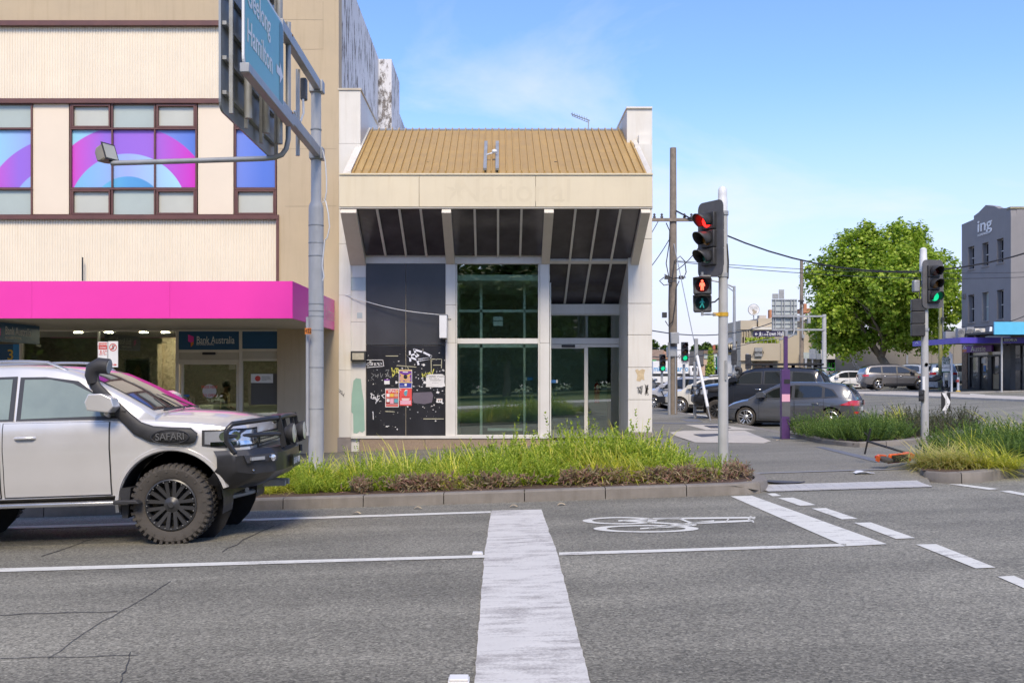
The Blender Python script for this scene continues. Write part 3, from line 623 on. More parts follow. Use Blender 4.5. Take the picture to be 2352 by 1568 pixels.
# ---- things fixed to the shop front
def poster(label, x0, y0, x1, y1, Y, base, shapes, cat='poster', name='poster', d=.004):
    c = P((x0+x1)/2, y1, Y); t = thing(name, label, cat, c)
    frp('sheet', base, t, x0, y0, x1, y1, Y, d)
    for k, (m, pl) in enumerate(shapes):
        b = MB()
        for s in pl:
            if isinstance(s[0], str): b.text(s[0], s[1], FT(P(s[2], s[3], Y-.0015)), .0004, s[4] if len(s) > 4 else 0., sx=s[5] if len(s) > 5 else 1.)
            else: b.poly([P(x, y, Y-.001-.0004*k) for x, y in s])
        b.build('print', m, t, norm=False)
    return t
def rc(x0, y0, x1, y1): return [(x0, y0), (x1, y0), (x1, y1), (x0, y1)]
def G(x, y): return ((1260+x*.33163)*.6125, (1200+y*.33163)*.6125)
def grc(x0, y0, x1, y1): return rc(*G(x0, y0), *G(x1, y1))
def mk(n, c): M[n] = pm(n, c, .5, var=.06); return M[n]
for n, c in (('pr_red', (.6, .05, .035)), ('pr_coral', (.72, .085, .075)), ('pr_blue', (.035, .05, .3)), ('pr_purple', (.16, .04, .3)), ('pr_yellow', (.75, .5, .07)), ('pr_white', (.75, .75, .74)), ('pr_skin', (.6, .35, .22)), ('pr_teal', (.1, .35, .42)), ('pr_pink', (.75, .4, .5)), ('pr_black', (.02, .02, .02)), ('pr_dkred', (.3, .02, .02)), ('pr_orange', (.75, .22, .03))): mk('x'+n, c); M[n] = M['x'+n]
def circ(cx, cy, rx, ry, n=14): return [(cx+rx*math.cos(2*math.pi*i/n), cy+ry*math.sin(2*math.pi*i/n)) for i in range(n)]
def gcirc(cx, cy, rx, ry): return [G(*p) for p in circ(cx, cy, rx, ry)]
poster('purple and yellow performance poster with blue lower band on the black wall', *G(710, 560), *G(860, 768), YG-.002, M['pr_white'], [(M['pr_purple'], [grc(716, 575, 855, 695)]), (M['pr_yellow'], [grc(716, 563, 855, 574), [G(*p) for p in ((720, 600), (785, 630), (850, 600), (820, 650), (785, 690), (750, 650))], grc(716, 696, 855, 706)]), (M['pr_blue'], [grc(716, 708, 855, 762)]), (M['pr_skin'], [gcirc(745, 660, 26, 36), gcirc(815, 665, 28, 32)]), (M['pr_black'], [gcirc(785, 640, 22, 26)]), (M['pr_white'], [grc(755, 582, 815, 592), grc(775, 718, 800, 745), grc(725, 740, 765, 743)])])
G1 = G(646, 795)
poster('dark red events poster headed WHATS ON BPAC with a grid of pictures', *G(557, 772), *G(710, 983), YG-.002, M['pr_white'], [(M['pr_red'], [grc(563, 778, 704, 880), grc(563, 955, 704, 975)]), (M['pr_dkred'], [grc(563, 882, 704, 950)]), (M['pr_white'], [('WHATS ON', .075, *G(648, 788), .004), ('BPAC', .095, *G(640, 808), .006), grc(572, 830, 606, 866), grc(572, 890, 606, 925)]), (M['pr_yellow'], [grc(612, 830, 652, 866), gcirc(690, 808, 10, 10)]), (M['pr_skin'], [grc(658, 830, 700, 866)]), (M['pr_pink'], [grc(612, 888, 652, 942)]), (M['pr_teal'], [grc(658, 890, 700, 935)])])
poster('coral red poster with a blue hand drawing and pink text box', *G(718, 770), *G(857, 966), YG-.002, M['pr_coral'], [(M['pr_teal'], [[G(*p) for p in ((765, 820), (785, 795), (810, 790), (805, 830), (795, 860), (775, 850))]]), (M['pr_white'], [grc(742, 884, 832, 893), grc(748, 897, 826, 905), [G(*p) for p in ((768, 805), (790, 785), (812, 790), (790, 800))]]), (M['pr_pink'], [grc(726, 908, 848, 952)]), (M['pr_dkred'], [grc(742, 864, 832, 868)])])
poster('torn white podcast notice with black print and ragged edges', *G(1015, 612), *G(1230, 758), YG-.002, M['pr_black'], [(M['paper'], [[G(*p) for p in ((1018, 625), (1060, 612), (1200, 610), (1228, 625), (1225, 700), (1236, 745), (1195, 758), (1015, 755), (1020, 720), (985, 715), (990, 690), (1018, 690))]]), (M['pr_black'], [('THE DERBY PODCAST', .068, *G(1132, 638), .002), ('baby with us', .05, *G(1110, 659)), grc(1065, 676, 1190, 679), grc(1065, 690, 1180, 692), grc(1085, 708, 1160, 710)])], 'notice', 'wall_notice', .002)
poster('small purple and white sticker high on the black wall', *G(545, 668), *G(607, 724), YG-.002, M['pr_white'], [(M['pr_purple'], [grc(545, 668, 607, 684)])], 'sticker', 'wall_sticker', .002)
poster('small white sticker with a scribbled face, low right on the black wall', *G(1138, 886), *G(1203, 932), YG-.002, M['pr_white'], [(M['pr_skin'], [grc(1144, 891, 1197, 900)]), (M['pr_black'], [gcirc(1160, 912, 8, 8), gcirc(1182, 910, 8, 7)])], 'sticker', 'wall_sticker', .002)
t = thing('wall_light', 'bulkhead floodlight with dark hood on the white column beside the posters', 'light', P(822, 828, Y0))
frp('housing', M['blackp'], t, 805, 806, 840, 829, Y0-.16, .18, bevel=.015); frp('lens', pm('lens', (.45, .42, .33), .25, var=.2, vs=12), t, 809, 810.5, 836, 826, Y0-.172, .012, bevel=.004)
t = thing('light_box_sign', 'blank white light box on the wall right of the black panels', 'sign box', P(1017, 778, Y0))
frp('box', M['offw'], t, 1009, 723, 1026, 776, Y0-.5, .48, bevel=.008); frp('face_frame', M['galvd'], t, 1008, 721.5, 1027, 723, Y0-.51, .5)
b = MB(); b.tube([P(1026, 730, Y0-.03), P(1032, 733, Y0-.03), P(1036, 732, Y0-.02)], .008, 5); b.build('cable_tail', M['black'], t)
b = MB(); n = 14; a, c = P(793, 677, Y0-.01), P(1009, 722.5, Y0-.25); b.tube([a.lerp(c, i/n)+Vector((0, 0, -.09*math.sin(math.pi*i/n))) for i in range(n+1)], .009, 5); tag(b.build('wall_cable', M['offw']), 'thin white cable slung from the left wall to the light box', 'cable')
t = thing('fire_extinguisher', 'red fire extinguisher standing inside the glass entrance', 'extinguisher', P(1371, 925, 29.))
b = MB(); q = P(1371, 925, 29.); b.lathe([(.075, 0), (.08, .02), (.08, .5), (.05, .56), (.02, .58), (.02, .62)], T(*q), 14); b.build('cylinder', pm('red enamel', (.5, .02, .02), .3), t, smooth=40)
b = MB(); b.box(q+Vector((-.05, -.02, .62)), q+Vector((.06, .02, .66))); b.tube([q+Vector((.05, -.02, .62)), q+Vector((.12, -.05, .5)), q+Vector((.1, -.06, .3))], .012, 6); b.build('hose', M['black'], t)
t = thing('roof_aerial', 'small dark television aerial above the tan roof', 'aerial', P(1350, 300, 29))
b = MB(); b.tube([P(1351, 305, 29), P(1352, 277, 29)], .015, 6); b.build('mast', M['galvd'], t)
b = MB(); b.tube([P(1312, 262, 28.6), P(1354, 277, 29.2)], .016, 6); b.tube([P(1314, 266, 28.6), P(1350, 281, 29.2)], .01, 6)
for i in range(7): p = P(1315+i*5.5, 263+i*2, 28.7); b.tube([p+Vector((-.03, -.25, 0)), p+Vector((.03, .25, 0))], .007, 4)
b.build('boom', M['galvd'], t)

# ================================================================ BANK BUILDING
bank = thing('bank_building', 'beige bank building with ribbed cream cladding, brown window bands and pink canopy', 'bank building', (-9, Y0, fz(-9, Y0)))
M['render'] = pm('beige render', (.5, .4, .265), .85, var=.07, vs=1.2, bump=.15, bs=25, streak=.3)
M['clad'] = pm('cream cladding', (.8, .71, .56), .5, var=.05, vs=1, streak=.3, sc1=(.8, .75, .66))
M['brown'] = pm('brown trim', (.13, .055, .045), .45, var=.15, vs=4)
M['creampanel'] = pm('cream flat panel', (.78, .67, .52), .5, var=.03, vs=1)
M['frost'] = pm('frosted pane', (.42, .48, .44), .22, var=.08, vs=.9)
M['frostw'] = pm('frosted pale pane', (.52, .53, .46), .25, var=.08, vs=.9)
BX = P(778, 0, Y0-.02).x-.004
b = MB(); fr(b, 636.5, -500, 778, 1045, Y0-.02, .5); b.build('pilaster_wall', M['render'], bank)
b = MB(); fr(b, -420, -500, 636, 47, Y0-.02, .5); b.build('upper_wall', M['render'], bank)
for q in ((520, 700, 70), (700, 700, 130)): pass
scribble('wall_seam', pm('hairline crack', (.36, .29, .2), .9), [[(742, 4), (742, 113), (690, 114), (690, 300)], [(640, 45), (742, 46)], [(640, 342), (772, 342)], [(655, 474), (772, 473)]], Y0-.023, bank, .006)
frp('trim_band', M['brown'], bank, -420, 47.3, 519, 58, Y0-.1, .3); frp('trim_band', M['brown'], bank, 519.3, 47.3, 636, 58, Y0-.1, .3)
frp('trim_band', M['brown'], bank, -420, 226, 636, 236.5, Y0-.08, .3); frp('trim_band', M['brown'], bank, -420, 493, 640, 503, Y0-.08, .3); frp('trim_band', M['brown'], bank, 634, 503.3, 640, 645, Y0-.07, .3)
for y0, y1 in ((58.3, 225.7), (503.3, 650)):
    b = MB(); x = P(-420, 0, Y0).x; xe = P(633.6, 0, Y0).x; zt, zb = P(0, y0, Y0).z, P(0, y1, Y0).z; pr = []; pit = .068
    while x < xe:
        for dx, dy in ((0, 0), (.3, 0), (.42, -.014), (.88, -.014)): pr.append((min(x+dx*pit, xe), Y0+.04+dy))
        x += pit
    b.add([(p[0], p[1], z) for p in pr for z in (zb, zt)], [(2*i, 2*i+2, 2*i+3, 2*i+1) for i in range(len(pr)-1)]); b.build('ribbed_cladding', M['clad'], bank, norm=False)
b = MB(); fr(b, -420, 58, 636, 650, Y0+.2, .3); b.build('rear_wall', M['render'], bank)
def film(name, cx, cy, r1, r2, shift):           # printed window film: overlapping arcs with soft gradients
    m, nt, bs, n = nodes(name); c = P(cx, cy, Y0)-bank.location; s = Y0/F
    O = n('ShaderNodeTexCoord').outputs['Object']; sp = n('ShaderNodeSeparateXYZ', {0: O})
    dx = n('ShaderNodeMath', {0: sp.outputs[0], 1: c.x}, operation='SUBTRACT'); dz = n('ShaderNodeMath', {0: sp.outputs[2], 1: c.z}, operation='SUBTRACT')
    x2 = n('ShaderNodeMath', {0: dx.outputs[0], 1: dx.outputs[0]}, operation='MULTIPLY'); d2 = n('ShaderNodeMath', {0: dz.outputs[0], 1: dz.outputs[0], 2: x2.outputs[0]}, operation='MULTIPLY_ADD'); d = n('ShaderNodeMath', {0: d2.outputs[0]}, operation='SQRT').outputs[0]
    t = n('ShaderNodeMapRange', {0: dx.outputs[0], 1: -1.7+shift, 2: 1.7+shift, 3: 0., 4: 1.}).outputs[0]
    def ramp_(f, cs):
        rp = n('ShaderNodeValToRGB', {0: f}); e = rp.color_ramp.elements; e[0].color = c4(cs[0]); e[1].color = c4(cs[-1])
        for i, q in enumerate(cs[1:-1]): k = e.new((i+1)/(len(cs)-1)); k.color = c4(q)
        return rp.outputs[0]
    bgc = ramp_(t, [(.3, .68, .75), (.3, .35, .78), (.1, .19, .62)]); mag = ramp_(t, [(.72, .05, .5), (.3, .14, .65), (.33, .14, .65), (.62, .03, .5)]); inn = ramp_(t, [(.16, .5, .68), (.34, .42, .8), (.4, .75, .85)]); cor = ramp_(t, [(.2, .7, .78), (.1, .34, .65), (.06, .22, .5)])
    def sel(r, a, c_):
        k = n('ShaderNodeMapRange', {0: d, 1: r-.012, 2: r+.012, 3: 1., 4: 0.}); return n('ShaderNodeMix', {0: k.outputs[0], 6: a, 7: c_}, data_type='RGBA').outputs[2]
    c_ = sel(r2*s, bgc, mag); c_ = sel(r1*s, c_, inn); c_ = sel(r1*s*.62, c_, cor)
    nt.links.new(c_, bs.inputs['Base Color']); bs.inputs['Roughness'].default_value = .3; return m
K = .4296
films = [film('window film a', 340*K, 1180*K, 300*K, 450*K, -.6), film('window film b', 680*K, 1140*K, 320*K, 470*K, 0), film('window film c', 880*K, 1180*K, 300*K, 412*K, .8)]
rows = ((240, 293), (297.5, 430.5), (436, 492.5))
groups = [([-115, -21, 74], films[0], (0, 1)), ([160, 257, 355, 452], films[1], (0, 1, 2)), ([538, 635], films[2], (0,)), ([-420, -330, -230], films[0], (0, 1))]
for xs, fm, cols in groups:
    wnd = bars('window', M['brown'], bank, [(xs[0], 237, xs[-1], 239.8), (xs[0], 293.3, xs[-1], 297.2), (xs[0], 431, xs[-1], 435.7)], Y0-.03, .16)
    bars('window_frame', M['brown'], wnd, [(x-1.8 if 0 < i < len(xs)-1 else (x if i == 0 else x-3.8), y0+.3, x+1.8 if 0 < i < len(xs)-1 else (x+3.8 if i == 0 else x), y1-.3) for i, x in enumerate(xs) for y0, y1 in ((239.8, 293.3), (297.2, 431), (435.7, 493))], Y0-.02, .14)
    for i in range(len(xs)-1):
        for j, (y0, y1) in enumerate(rows):
            sash = j != 1 and (i % 2 == 0 or len(xs) == 2); g = 5.5 if sash else 0
            if sash: bars('sash', M['brown'], wnd, [(xs[i]+4, y0, xs[i+1]-4, y0+4), (xs[i]+4, y1-4, xs[i+1]-4, y1), (xs[i]+4, y0+4.2, xs[i]+8, y1-4.2), (xs[i+1]-8, y0+4.2, xs[i+1]-4, y1-4.2)], Y0-.035, .1)
            frp('pane', fm if j == 1 else (M['frostw'] if sash else M['frost']), wnd, xs[i]+1, y0, xs[i+1]-1, y1, Y0+.05, .02)
for x0, x1 in ((76, 158), (455, 536), (-228, -118)): frp('flat_panel', M['creampanel'], bank, x0, 238, x1, 492, Y0+.02, .05)
b = MB(); b.tube([P(189.5, 645, Y0-.12), P(189.5, 591, Y0-.12)], .02, 6); b.build('rod', M['black'], bank)
# peeling side wall above the shop roof
m, nt, bs, n = nodes('peeling white paint'); O = n('ShaderNodeTexCoord').outputs['Object']
mp = n('ShaderNodeMapping', {0: O, 'Scale': (1, 1.6, .45)}); a = n('ShaderNodeTexNoise', {0: mp.outputs[0], 'Scale': 2.2, 'Detail': 12, 'Roughness': .78}); r_ = n('ShaderNodeMapRange', {0: a.outputs[0], 1: .52, 2: .57, 3: 0., 4: 1.})
f = n('ShaderNodeTexNoise', {0: O, 'Scale': 9., 'Detail': 6}); g1 = n('ShaderNodeMapRange', {0: f.outputs[0], 1: .3, 2: .7, 3: .6, 4: 1.3}); u = n('ShaderNodeMix', {0: 1., 6: (.17, .15, .135, 1), 7: g1.outputs[0]}, data_type='RGBA', blend_type='MULTIPLY')
mx = n('ShaderNodeMix', {0: r_.outputs[0], 6: (.66, .66, .67, 1), 7: u.outputs[2]}, data_type='RGBA'); nt.links.new(mx.outputs[2], bs.inputs['Base Color']); bs.inputs['Roughness'].default_value = .85; bp = n('ShaderNodeBump', {'Height': r_.outputs[0], 'Strength': .3, 'Distance': -.02}); nt.links.new(bp.outputs[0], bs.inputs['Normal']); M['peel'] = m
b = MB(); b.box((BX-.4, Y0+.48, E-2.5), (BX, 43.5, E+10.75)); b.build('side_wall', M['peel'], bank)
b = MB(); b.box((BX+.003, 33.9, E+3), (BX+.45, 36.6, E+10.7)); b.build('side_pier', M['peel'], bank)
b = MB(); b.box((-30, 43.1, E-2.5), (BX-.4, 43.5, E+10.6)); b.box((-30, Y0+.5, E+10.3), (BX-.4, 43.1, E+10.5)); b.build('rear_wall', M['render'], bank)
# canopy
M['magenta'] = pm('magenta sign face', (.86, .05, .42), .35, var=.04, vs=.7)
M['soffitb'] = pm('canopy soffit', (.5, .46, .38), .6, var=.06)
YA = 20.3; cz0, cz1 = P(0, 731, YA).z, P(0, 645.5, YA).z; cxe = P(672, 0, YA).x
for x0, x1 in ((-420, 73), (73.4, 390), (390.4, 672)): frp('canopy_panel', M['magenta'], bank, x0, 645.5, x1, 731, YA, .04)
b = MB(); b.box((cxe-.04, YA+.044, cz0), (cxe, Y0-.03, cz1)); b.build('canopy_end', M['magenta'], bank)
b = MB(); b.text('Bank Australia', .5, TM((cxe+.003, 24.35, (cz0+cz1)/2-.02), (0, 1, 0), (0, 0, 1)), .001, .0, sx=.72); b.build('canopy_lettering', M['pr_pink'], bank, norm=False)
b = MB(); b.box((-17, YA+.05, cz1-.06), (cxe-.05, Y0-.03, cz1-.01)); b.build('canopy_roof', M['galv'], bank)
b = MB()
for i in range(26): y = YA+.06+i*.198; b.box((-17, y, cz0+.02), (cxe-.05, y+.185, cz0+.05))
b.build('canopy_soffit', M['soffitb'], bank)
frp('soffit_box', pm('orange plastic', (.7, .35, .05), .5), bank, 507, 744, 521, 751, 24.4, .2)
# shopfront
b = MB(); fr(b, -420, 690, 700, 757, Y0, .3); b.build('bulkhead', M['soffitb'], bank)
M['alub'] = pm('beige aluminium', (.68, .63, .54), .4, var=.05); M['navy'] = pm('navy sign panel', (.016, .085, .19), .35, var=.05)
sf = bars('shopfront_frame', M['alub'], bank, [(50, 757.3, 700, 760.5), (403, 760.8, 410, 1045), (549, 760.8, 556, 1045), (694, 760.8, 700, 1045), (410.3, 803, 548.7, 809), (410.3, 826, 548.7, 831), (556.3, 801, 693.7, 806), (556.3, 824, 693.7, 828.5), (44, 757.3, 49.8, 1045), (223, 760.8, 226, 1045)], Y0+.02, .12)
frp('sign_panel', M['navy'], sf, 410.3, 760.8, 548.7, 802.7, Y0+.04, .05); frp('sign_panel', M['navy'], sf, 556.3, 760.8, 693.7, 800.7, Y0+.04, .05)
frp('transom_panel', M['soffitb'], sf, 410.3, 809.3, 548.7, 825.7, Y0+.05, .05); frp('transom_panel', M['soffitb'], sf, 556.3, 806.3, 693.7, 823.7, Y0+.05, .05)
frp('sensor', M['black'], sf, 464, 808.5, 494, 814.5, Y0+.0, .06, bevel=.015)
b = MB(); b.text('Bank Australia', .27, FT(P(451, 781.5, Y0+.035)), .001, .0, 'LEFT', sx=.62); b.text('RESPONSIBLE BANKING', .085, FT(P(451, 790.5, Y0+.035)), .001, 0, 'LEFT', sx=.5); b.build('sign_lettering', M['pr_white'], sf, norm=False)
b = MB(); b.poly([P(x, y, Y0+.035) for x, y in ((432, 768), (445, 773), (445, 789), (432, 784))]); b.build('sign_emblem', M['magenta'], sf, norm=False)
b = MB(); b.poly([P(x, y, Y0+.033) for x, y in ((438, 787), (445, 784), (444, 791), (438, 797))]); b.build('sign_emblem', M['pr_orange'], sf, norm=False)
dd = bars('bank_door', M['alub'], bank, [(411, 831.3, 548, 836.5), (416, 836.8, 421, 1045), (543, 836.8, 548, 1045)], Y0+.06, .08)
frp('pane', M['bglass'], dd, 421.2, 836.8, 542.8, 1045, Y0+.1, .01)
for x in (427, 434):
    b = MB(); b.tube([P(x-4, 912, Y0+.06), P(x, 911, Y0-.06), P(x+2, 914, Y0-.08), P(x+2, 965, Y0-.08)], .018, 6); b.build('door_handle', M['chrome'], dd, smooth=40)
frp('door_sticker', M['sblue'], dd, 421, 906, 435, 913, Y0+.09, .003)
b = MB(); b.poly([P(481+16*math.cos(a*.3142), 898+16*math.sin(a*.3142), Y0+.088) for a in range(20)]); b.build('door_decal', pm('frosted decal', (.65, .62, .62), .6), dd, norm=False)
b = MB(); b.text('PRESS HERE', .1, FT(P(481, 889, Y0+.08)), .0005, 0., sx=.8); b.text('TO OPEN', .1, FT(P(481, 908, Y0+.08)), .0005, 0., sx=.8); b.build('decal_lettering', M['pr_red'], dd, norm=False)
for x0, x1 in ((50, 222.8), (226.2, 402.8), (556.2, 693.8)): frp('shop_window', M['bglass'], sf, x0, 761 if x1 < 410 else 828.7, x1, 1045, Y0+.1, .01)
b = MB(); b.slab([P(x, y, Y0+.095) for x, y in [(421, 962), (470, 957), (500, 953), (530, 958), (556, 956), (600, 953), (650, 958), (694, 957), (694, 966), (421, 967)]], (0, .003, 0)); b.build('frosted_band', pm('frosted film', (.42, .46, .4), .6), sf)
b = MB(); b.box((-17, 31.5, E-2.2), (BX-.5, 31.7, E+1.4)); b.box((-17.1, Y0+.3, E-2.2), (-17, 31.5, E+1.4)); b.box((BX-.5, Y0+.6, E-2.2), (BX-.45, 31.5, E+1.4)); b.box((-17, Y0+.2, E+1.2), (BX-.5, 31.5, E+1.3)); b.build('inner_wall', pm('bank wall', (.3, .27, .22), .8), bank)
b = MB(); b.box((-17, Y0+.15, E-2.3), (BX-.5, 31.5, E-2.0)); b.build('inner_floor', M['floorint'], bank)
b = MB(); fr(b, 362, 790, 372, 1000, 28.5, .1); fr(b, 372, 775, 404, 905, 28.6, .1); b.build('inner_column', pm('tan wall', (.5, .4, .27), .7), bank)
b = MB(); 
for px, py in ((423, 776), (560, 776), (380, 775), (330, 778), (250, 776), (480, 779), (620, 778), (180, 775)): 
    c = P(px, 788, 27.5+(px % 5)*.3); b.lathe([(0, 0), (.11, 0), (.11, .02)], T(c.x, c.y, E+1.17), 12)
b.build('downlight_and_fill', glow('lamp', (1, .88, .68), 60), bank, norm=False)  # ceiling downlights, with a few extra discs added to brighten the room
b = MB(); fr(b, 455, 930, 490, 1000, 29, .7); fr(b, 596, 948, 650, 1020, 27.5, .6); b.build('counter', M['darkint'], bank)
# notices on the bank window
poster('dark framed notice panel of opening hours on the bank window', (640+1025*.2933)*.6125, 857, (640+1592*.2933)*.6125, 929, Y0+.08, pm('notice film', (.085, .08, .07), .5), [(M['pr_white'], [('Opening Hours', .055, 657, 860.5, .001), ('Monday to Friday', .05, 660, 865.5), ('9.30am - 4.00pm', .05, 659, 869), ('For your protection you', .046, 662, 878), ('are being filmed', .046, 656, 881.5), ('Please remove your helmet', .046, 664, 887), ('before entering', .046, 655, 890.5), ('All cash is secured in time', .046, 664, 895.5), ('delay locked cash dispensers', .046, 666, 899), ('No filming. Please respect', .046, 664, 904), ('the privacy and security', .046, 663, 907.5), ('requirements of this branch', .046, 664, 911), ('and refrain from filming', .046, 662, 914.5), ('We are proud to be a', .046, 660, 919.5), ('carbon neutral business', .046, 662, 923)])], 'notice', 'window_notice')
poster('white notice with a round red emblem on the bank window', (640+1025*.2933)*.6125, 858.5, (640+1308*.2933)*.6125, 879, Y0+.07, M['pr_white'], [(M['pr_red'], [circ(592, 869, 6.5, 6.5)]), (M['pr_black'], [rc(601, 864, 619, 864.6), rc(601, 866.2, 622, 866.8), rc(601, 868.4, 620, 869), rc(601, 870.6, 623, 871.2), rc(601, 872.8, 612, 873.4)])], 'notice', 'window_notice')
pw = poster('framed poster of a blonde woman in a white shirt in the bank window', 286, 823, 345, 910, Y0+.6, M['pr_white'], [(pm('poster ground', (.1, .095, .085), .5), [rc(289.5, 827, 341.5, 908)]), (pm('blonde hair', (.42, .3, .16), .6), [[(309, 848), (313, 840), (318, 838), (323, 842), (326, 858), (327, 870), (308, 870)]]), (M['pr_white'], [[(300, 874), (309, 866), (325, 866), (333, 874), (336, 900), (298, 900)]]), (M['pr_skin'], [circ(318, 851, 5, 8), [(315, 857), (321, 857), (323, 867), (313, 867)]])], 'poster', 'window_poster')
poster('blue poster with an orange numeral 3 behind the far left bank window', -20, 790, 44, 832, Y0+.25, pm('poster blue', (.02, .09, .2), .5), [(pm('bright blue', (.03, .25, .6), .5), [rc(30, 790, 44, 832)]), (M['pr_yellow'], [('3', .38, 24, 816, .01)])], 'poster', 'window_poster')
t = thing('hanging_sign', 'navy blade sign lettered Bank Australia hanging under the pink canopy', 'sign', (-10.77, 22.3, P(91, 790, 23.5).z))
b = MB(); z0, z1 = P(91, 790, 23.5).z, P(91, 749, 23.5).z; b.box((-10.9, 21.1, z0), (-10.77, 23.5, z1)); b.build('panel', M['navy'], t)
b = MB(); b.text('Bank Australia', .26, TM((-10.766, 21.85, z0+.24), (0, 1, 0), (0, 0, 1)), .001, 0, 'LEFT', sx=.8); b.text('RESPONSIBLE BANKING', .07, TM((-10.766, 21.85, z0+.09), (0, 1, 0), (0, 0, 1)), .001, 0, 'LEFT'); b.build('lettering', M['pr_white'], t, norm=False)
b = MB(); b.poly([(-10.766, y, z) for y, z in ((21.45, z0+.34), (21.65, z0+.28), (21.65, z0+.12), (21.45, z0+.2))]); b.build('emblem', M['magenta'], t, norm=False)
b = MB(); b.tube([(-10.83, 23.4, z1-.02), (-10.83, 23.4, cz0+.02)], .015, 6); b.tube([(-10.83, 21.3, z1-.02), (-10.83, 21.3, cz0+.02)], .015, 6); b.build('hanger', M['galvd'], t)
# ================================================================ VEHICLES
def tabf(tab):                                    # smooth monotone curve through (x, v) pairs
    xs = [t[0] for t in tab]; ys = [t[1] for t in tab]; n = len(xs)
    d = [(ys[i+1]-ys[i])/(xs[i+1]-xs[i]) for i in range(n-1)]
    m = [d[0]]+[0 if d[i-1]*d[i] <= 0 else 2*d[i-1]*d[i]/(d[i-1]+d[i]) for i in range(1, n-1)]+[d[-1]]
    def f(x):
        if x <= xs[0]: return ys[0]
        if x >= xs[-1]: return ys[-1]
        for i in range(n-1):
            if x <= xs[i+1]:
                h = xs[i+1]-xs[i]; t = (x-xs[i])/h
                return ys[i]*(1+2*t)*(1-t)**2+h*m[i]*t*(1-t)**2+ys[i+1]*t*t*(3-2*t)+h*m[i+1]*t*t*(t-1)
    return f
class Body:
    def __init__(s, W, ZB, ZS, ZC, ZR, tum, inset, vb=.055):
        s.W, s.ZB, s.ZS, s.ZC, s.ZR = map(tabf, (W, ZB, ZS, ZC, ZR)); s.tum, s.inset, s.vb = tum, inset, vb
        s.xr, s.xf = W[0][0], W[-1][0]; s.g0, s.g1 = ZR[0][0], ZR[-1][0]; s.cut = []
    def sec(s, x):
        w, zb, zs, zc = s.W(x), s.ZB(x), s.ZS(x), s.ZC(x); h = zs-zb
        return [(0, zb), (w-.16, zb), (w-.035, zb+.035), (w-.018, zb+.18*h), (w-.012, zb+.42*h), (w, zb+.63*h), (w-.006, zb+.72*h), (w-.022, zb+.9*h), (w-.045, zs-.018), (w-.085, zs), (w*.62, zs+(zc-zs)*.72), (0, zc)]
    def ys(s, x, z):
        p = s.sec(x)[2:10]
        if z <= p[0][1]: return p[0][0]
        for a, c in zip(p, p[1:]):
            if z <= c[1]: return a[0]+(c[0]-a[0])*(z-a[1])/max(1e-6, c[1]-a[1])
        return p[-1][0]
    def yb(s, x): return s.W(x)-s.inset
    def gy(s, x, z): return s.yb(x)-s.tum*(z-s.ZS(x))
    def gsec(s, x):
        zb, zr = s.ZS(x)-.03, s.ZR(x); zt = max(zb+.005, zr-s.vb); y = s.gy(x, zt)
        return [(s.yb(x), zb), (y, zt), (y-.035, zt+(zr-zt)*.55), (y-.11, zt+(zr-zt)*.8), (y*.5, zr-.004), (0, zr)]
def loft(secf, xs):
    b = MB(); rings = []
    for x in xs:
        h = secf(x); rings.append([(x, -y, z) for y, z in h]+[(x, y, z) for y, z in h[-2:0:-1]])
    n = len(rings[0]); vs = [v for r_ in rings for v in r_]
    fs = [(i*n+j, i*n+(j+1) % n, (i+1)*n+(j+1) % n, (i+1)*n+j) for i in range(len(xs)-1) for j in range(n)]+[tuple(range(n))[::-1], tuple((len(xs)-1)*n+j for j in range(n))]
    return b.add(vs, fs)
def frange(a, c, n): return [a+(c-a)*i/(n-1) for i in range(n)]
TYRE = {}
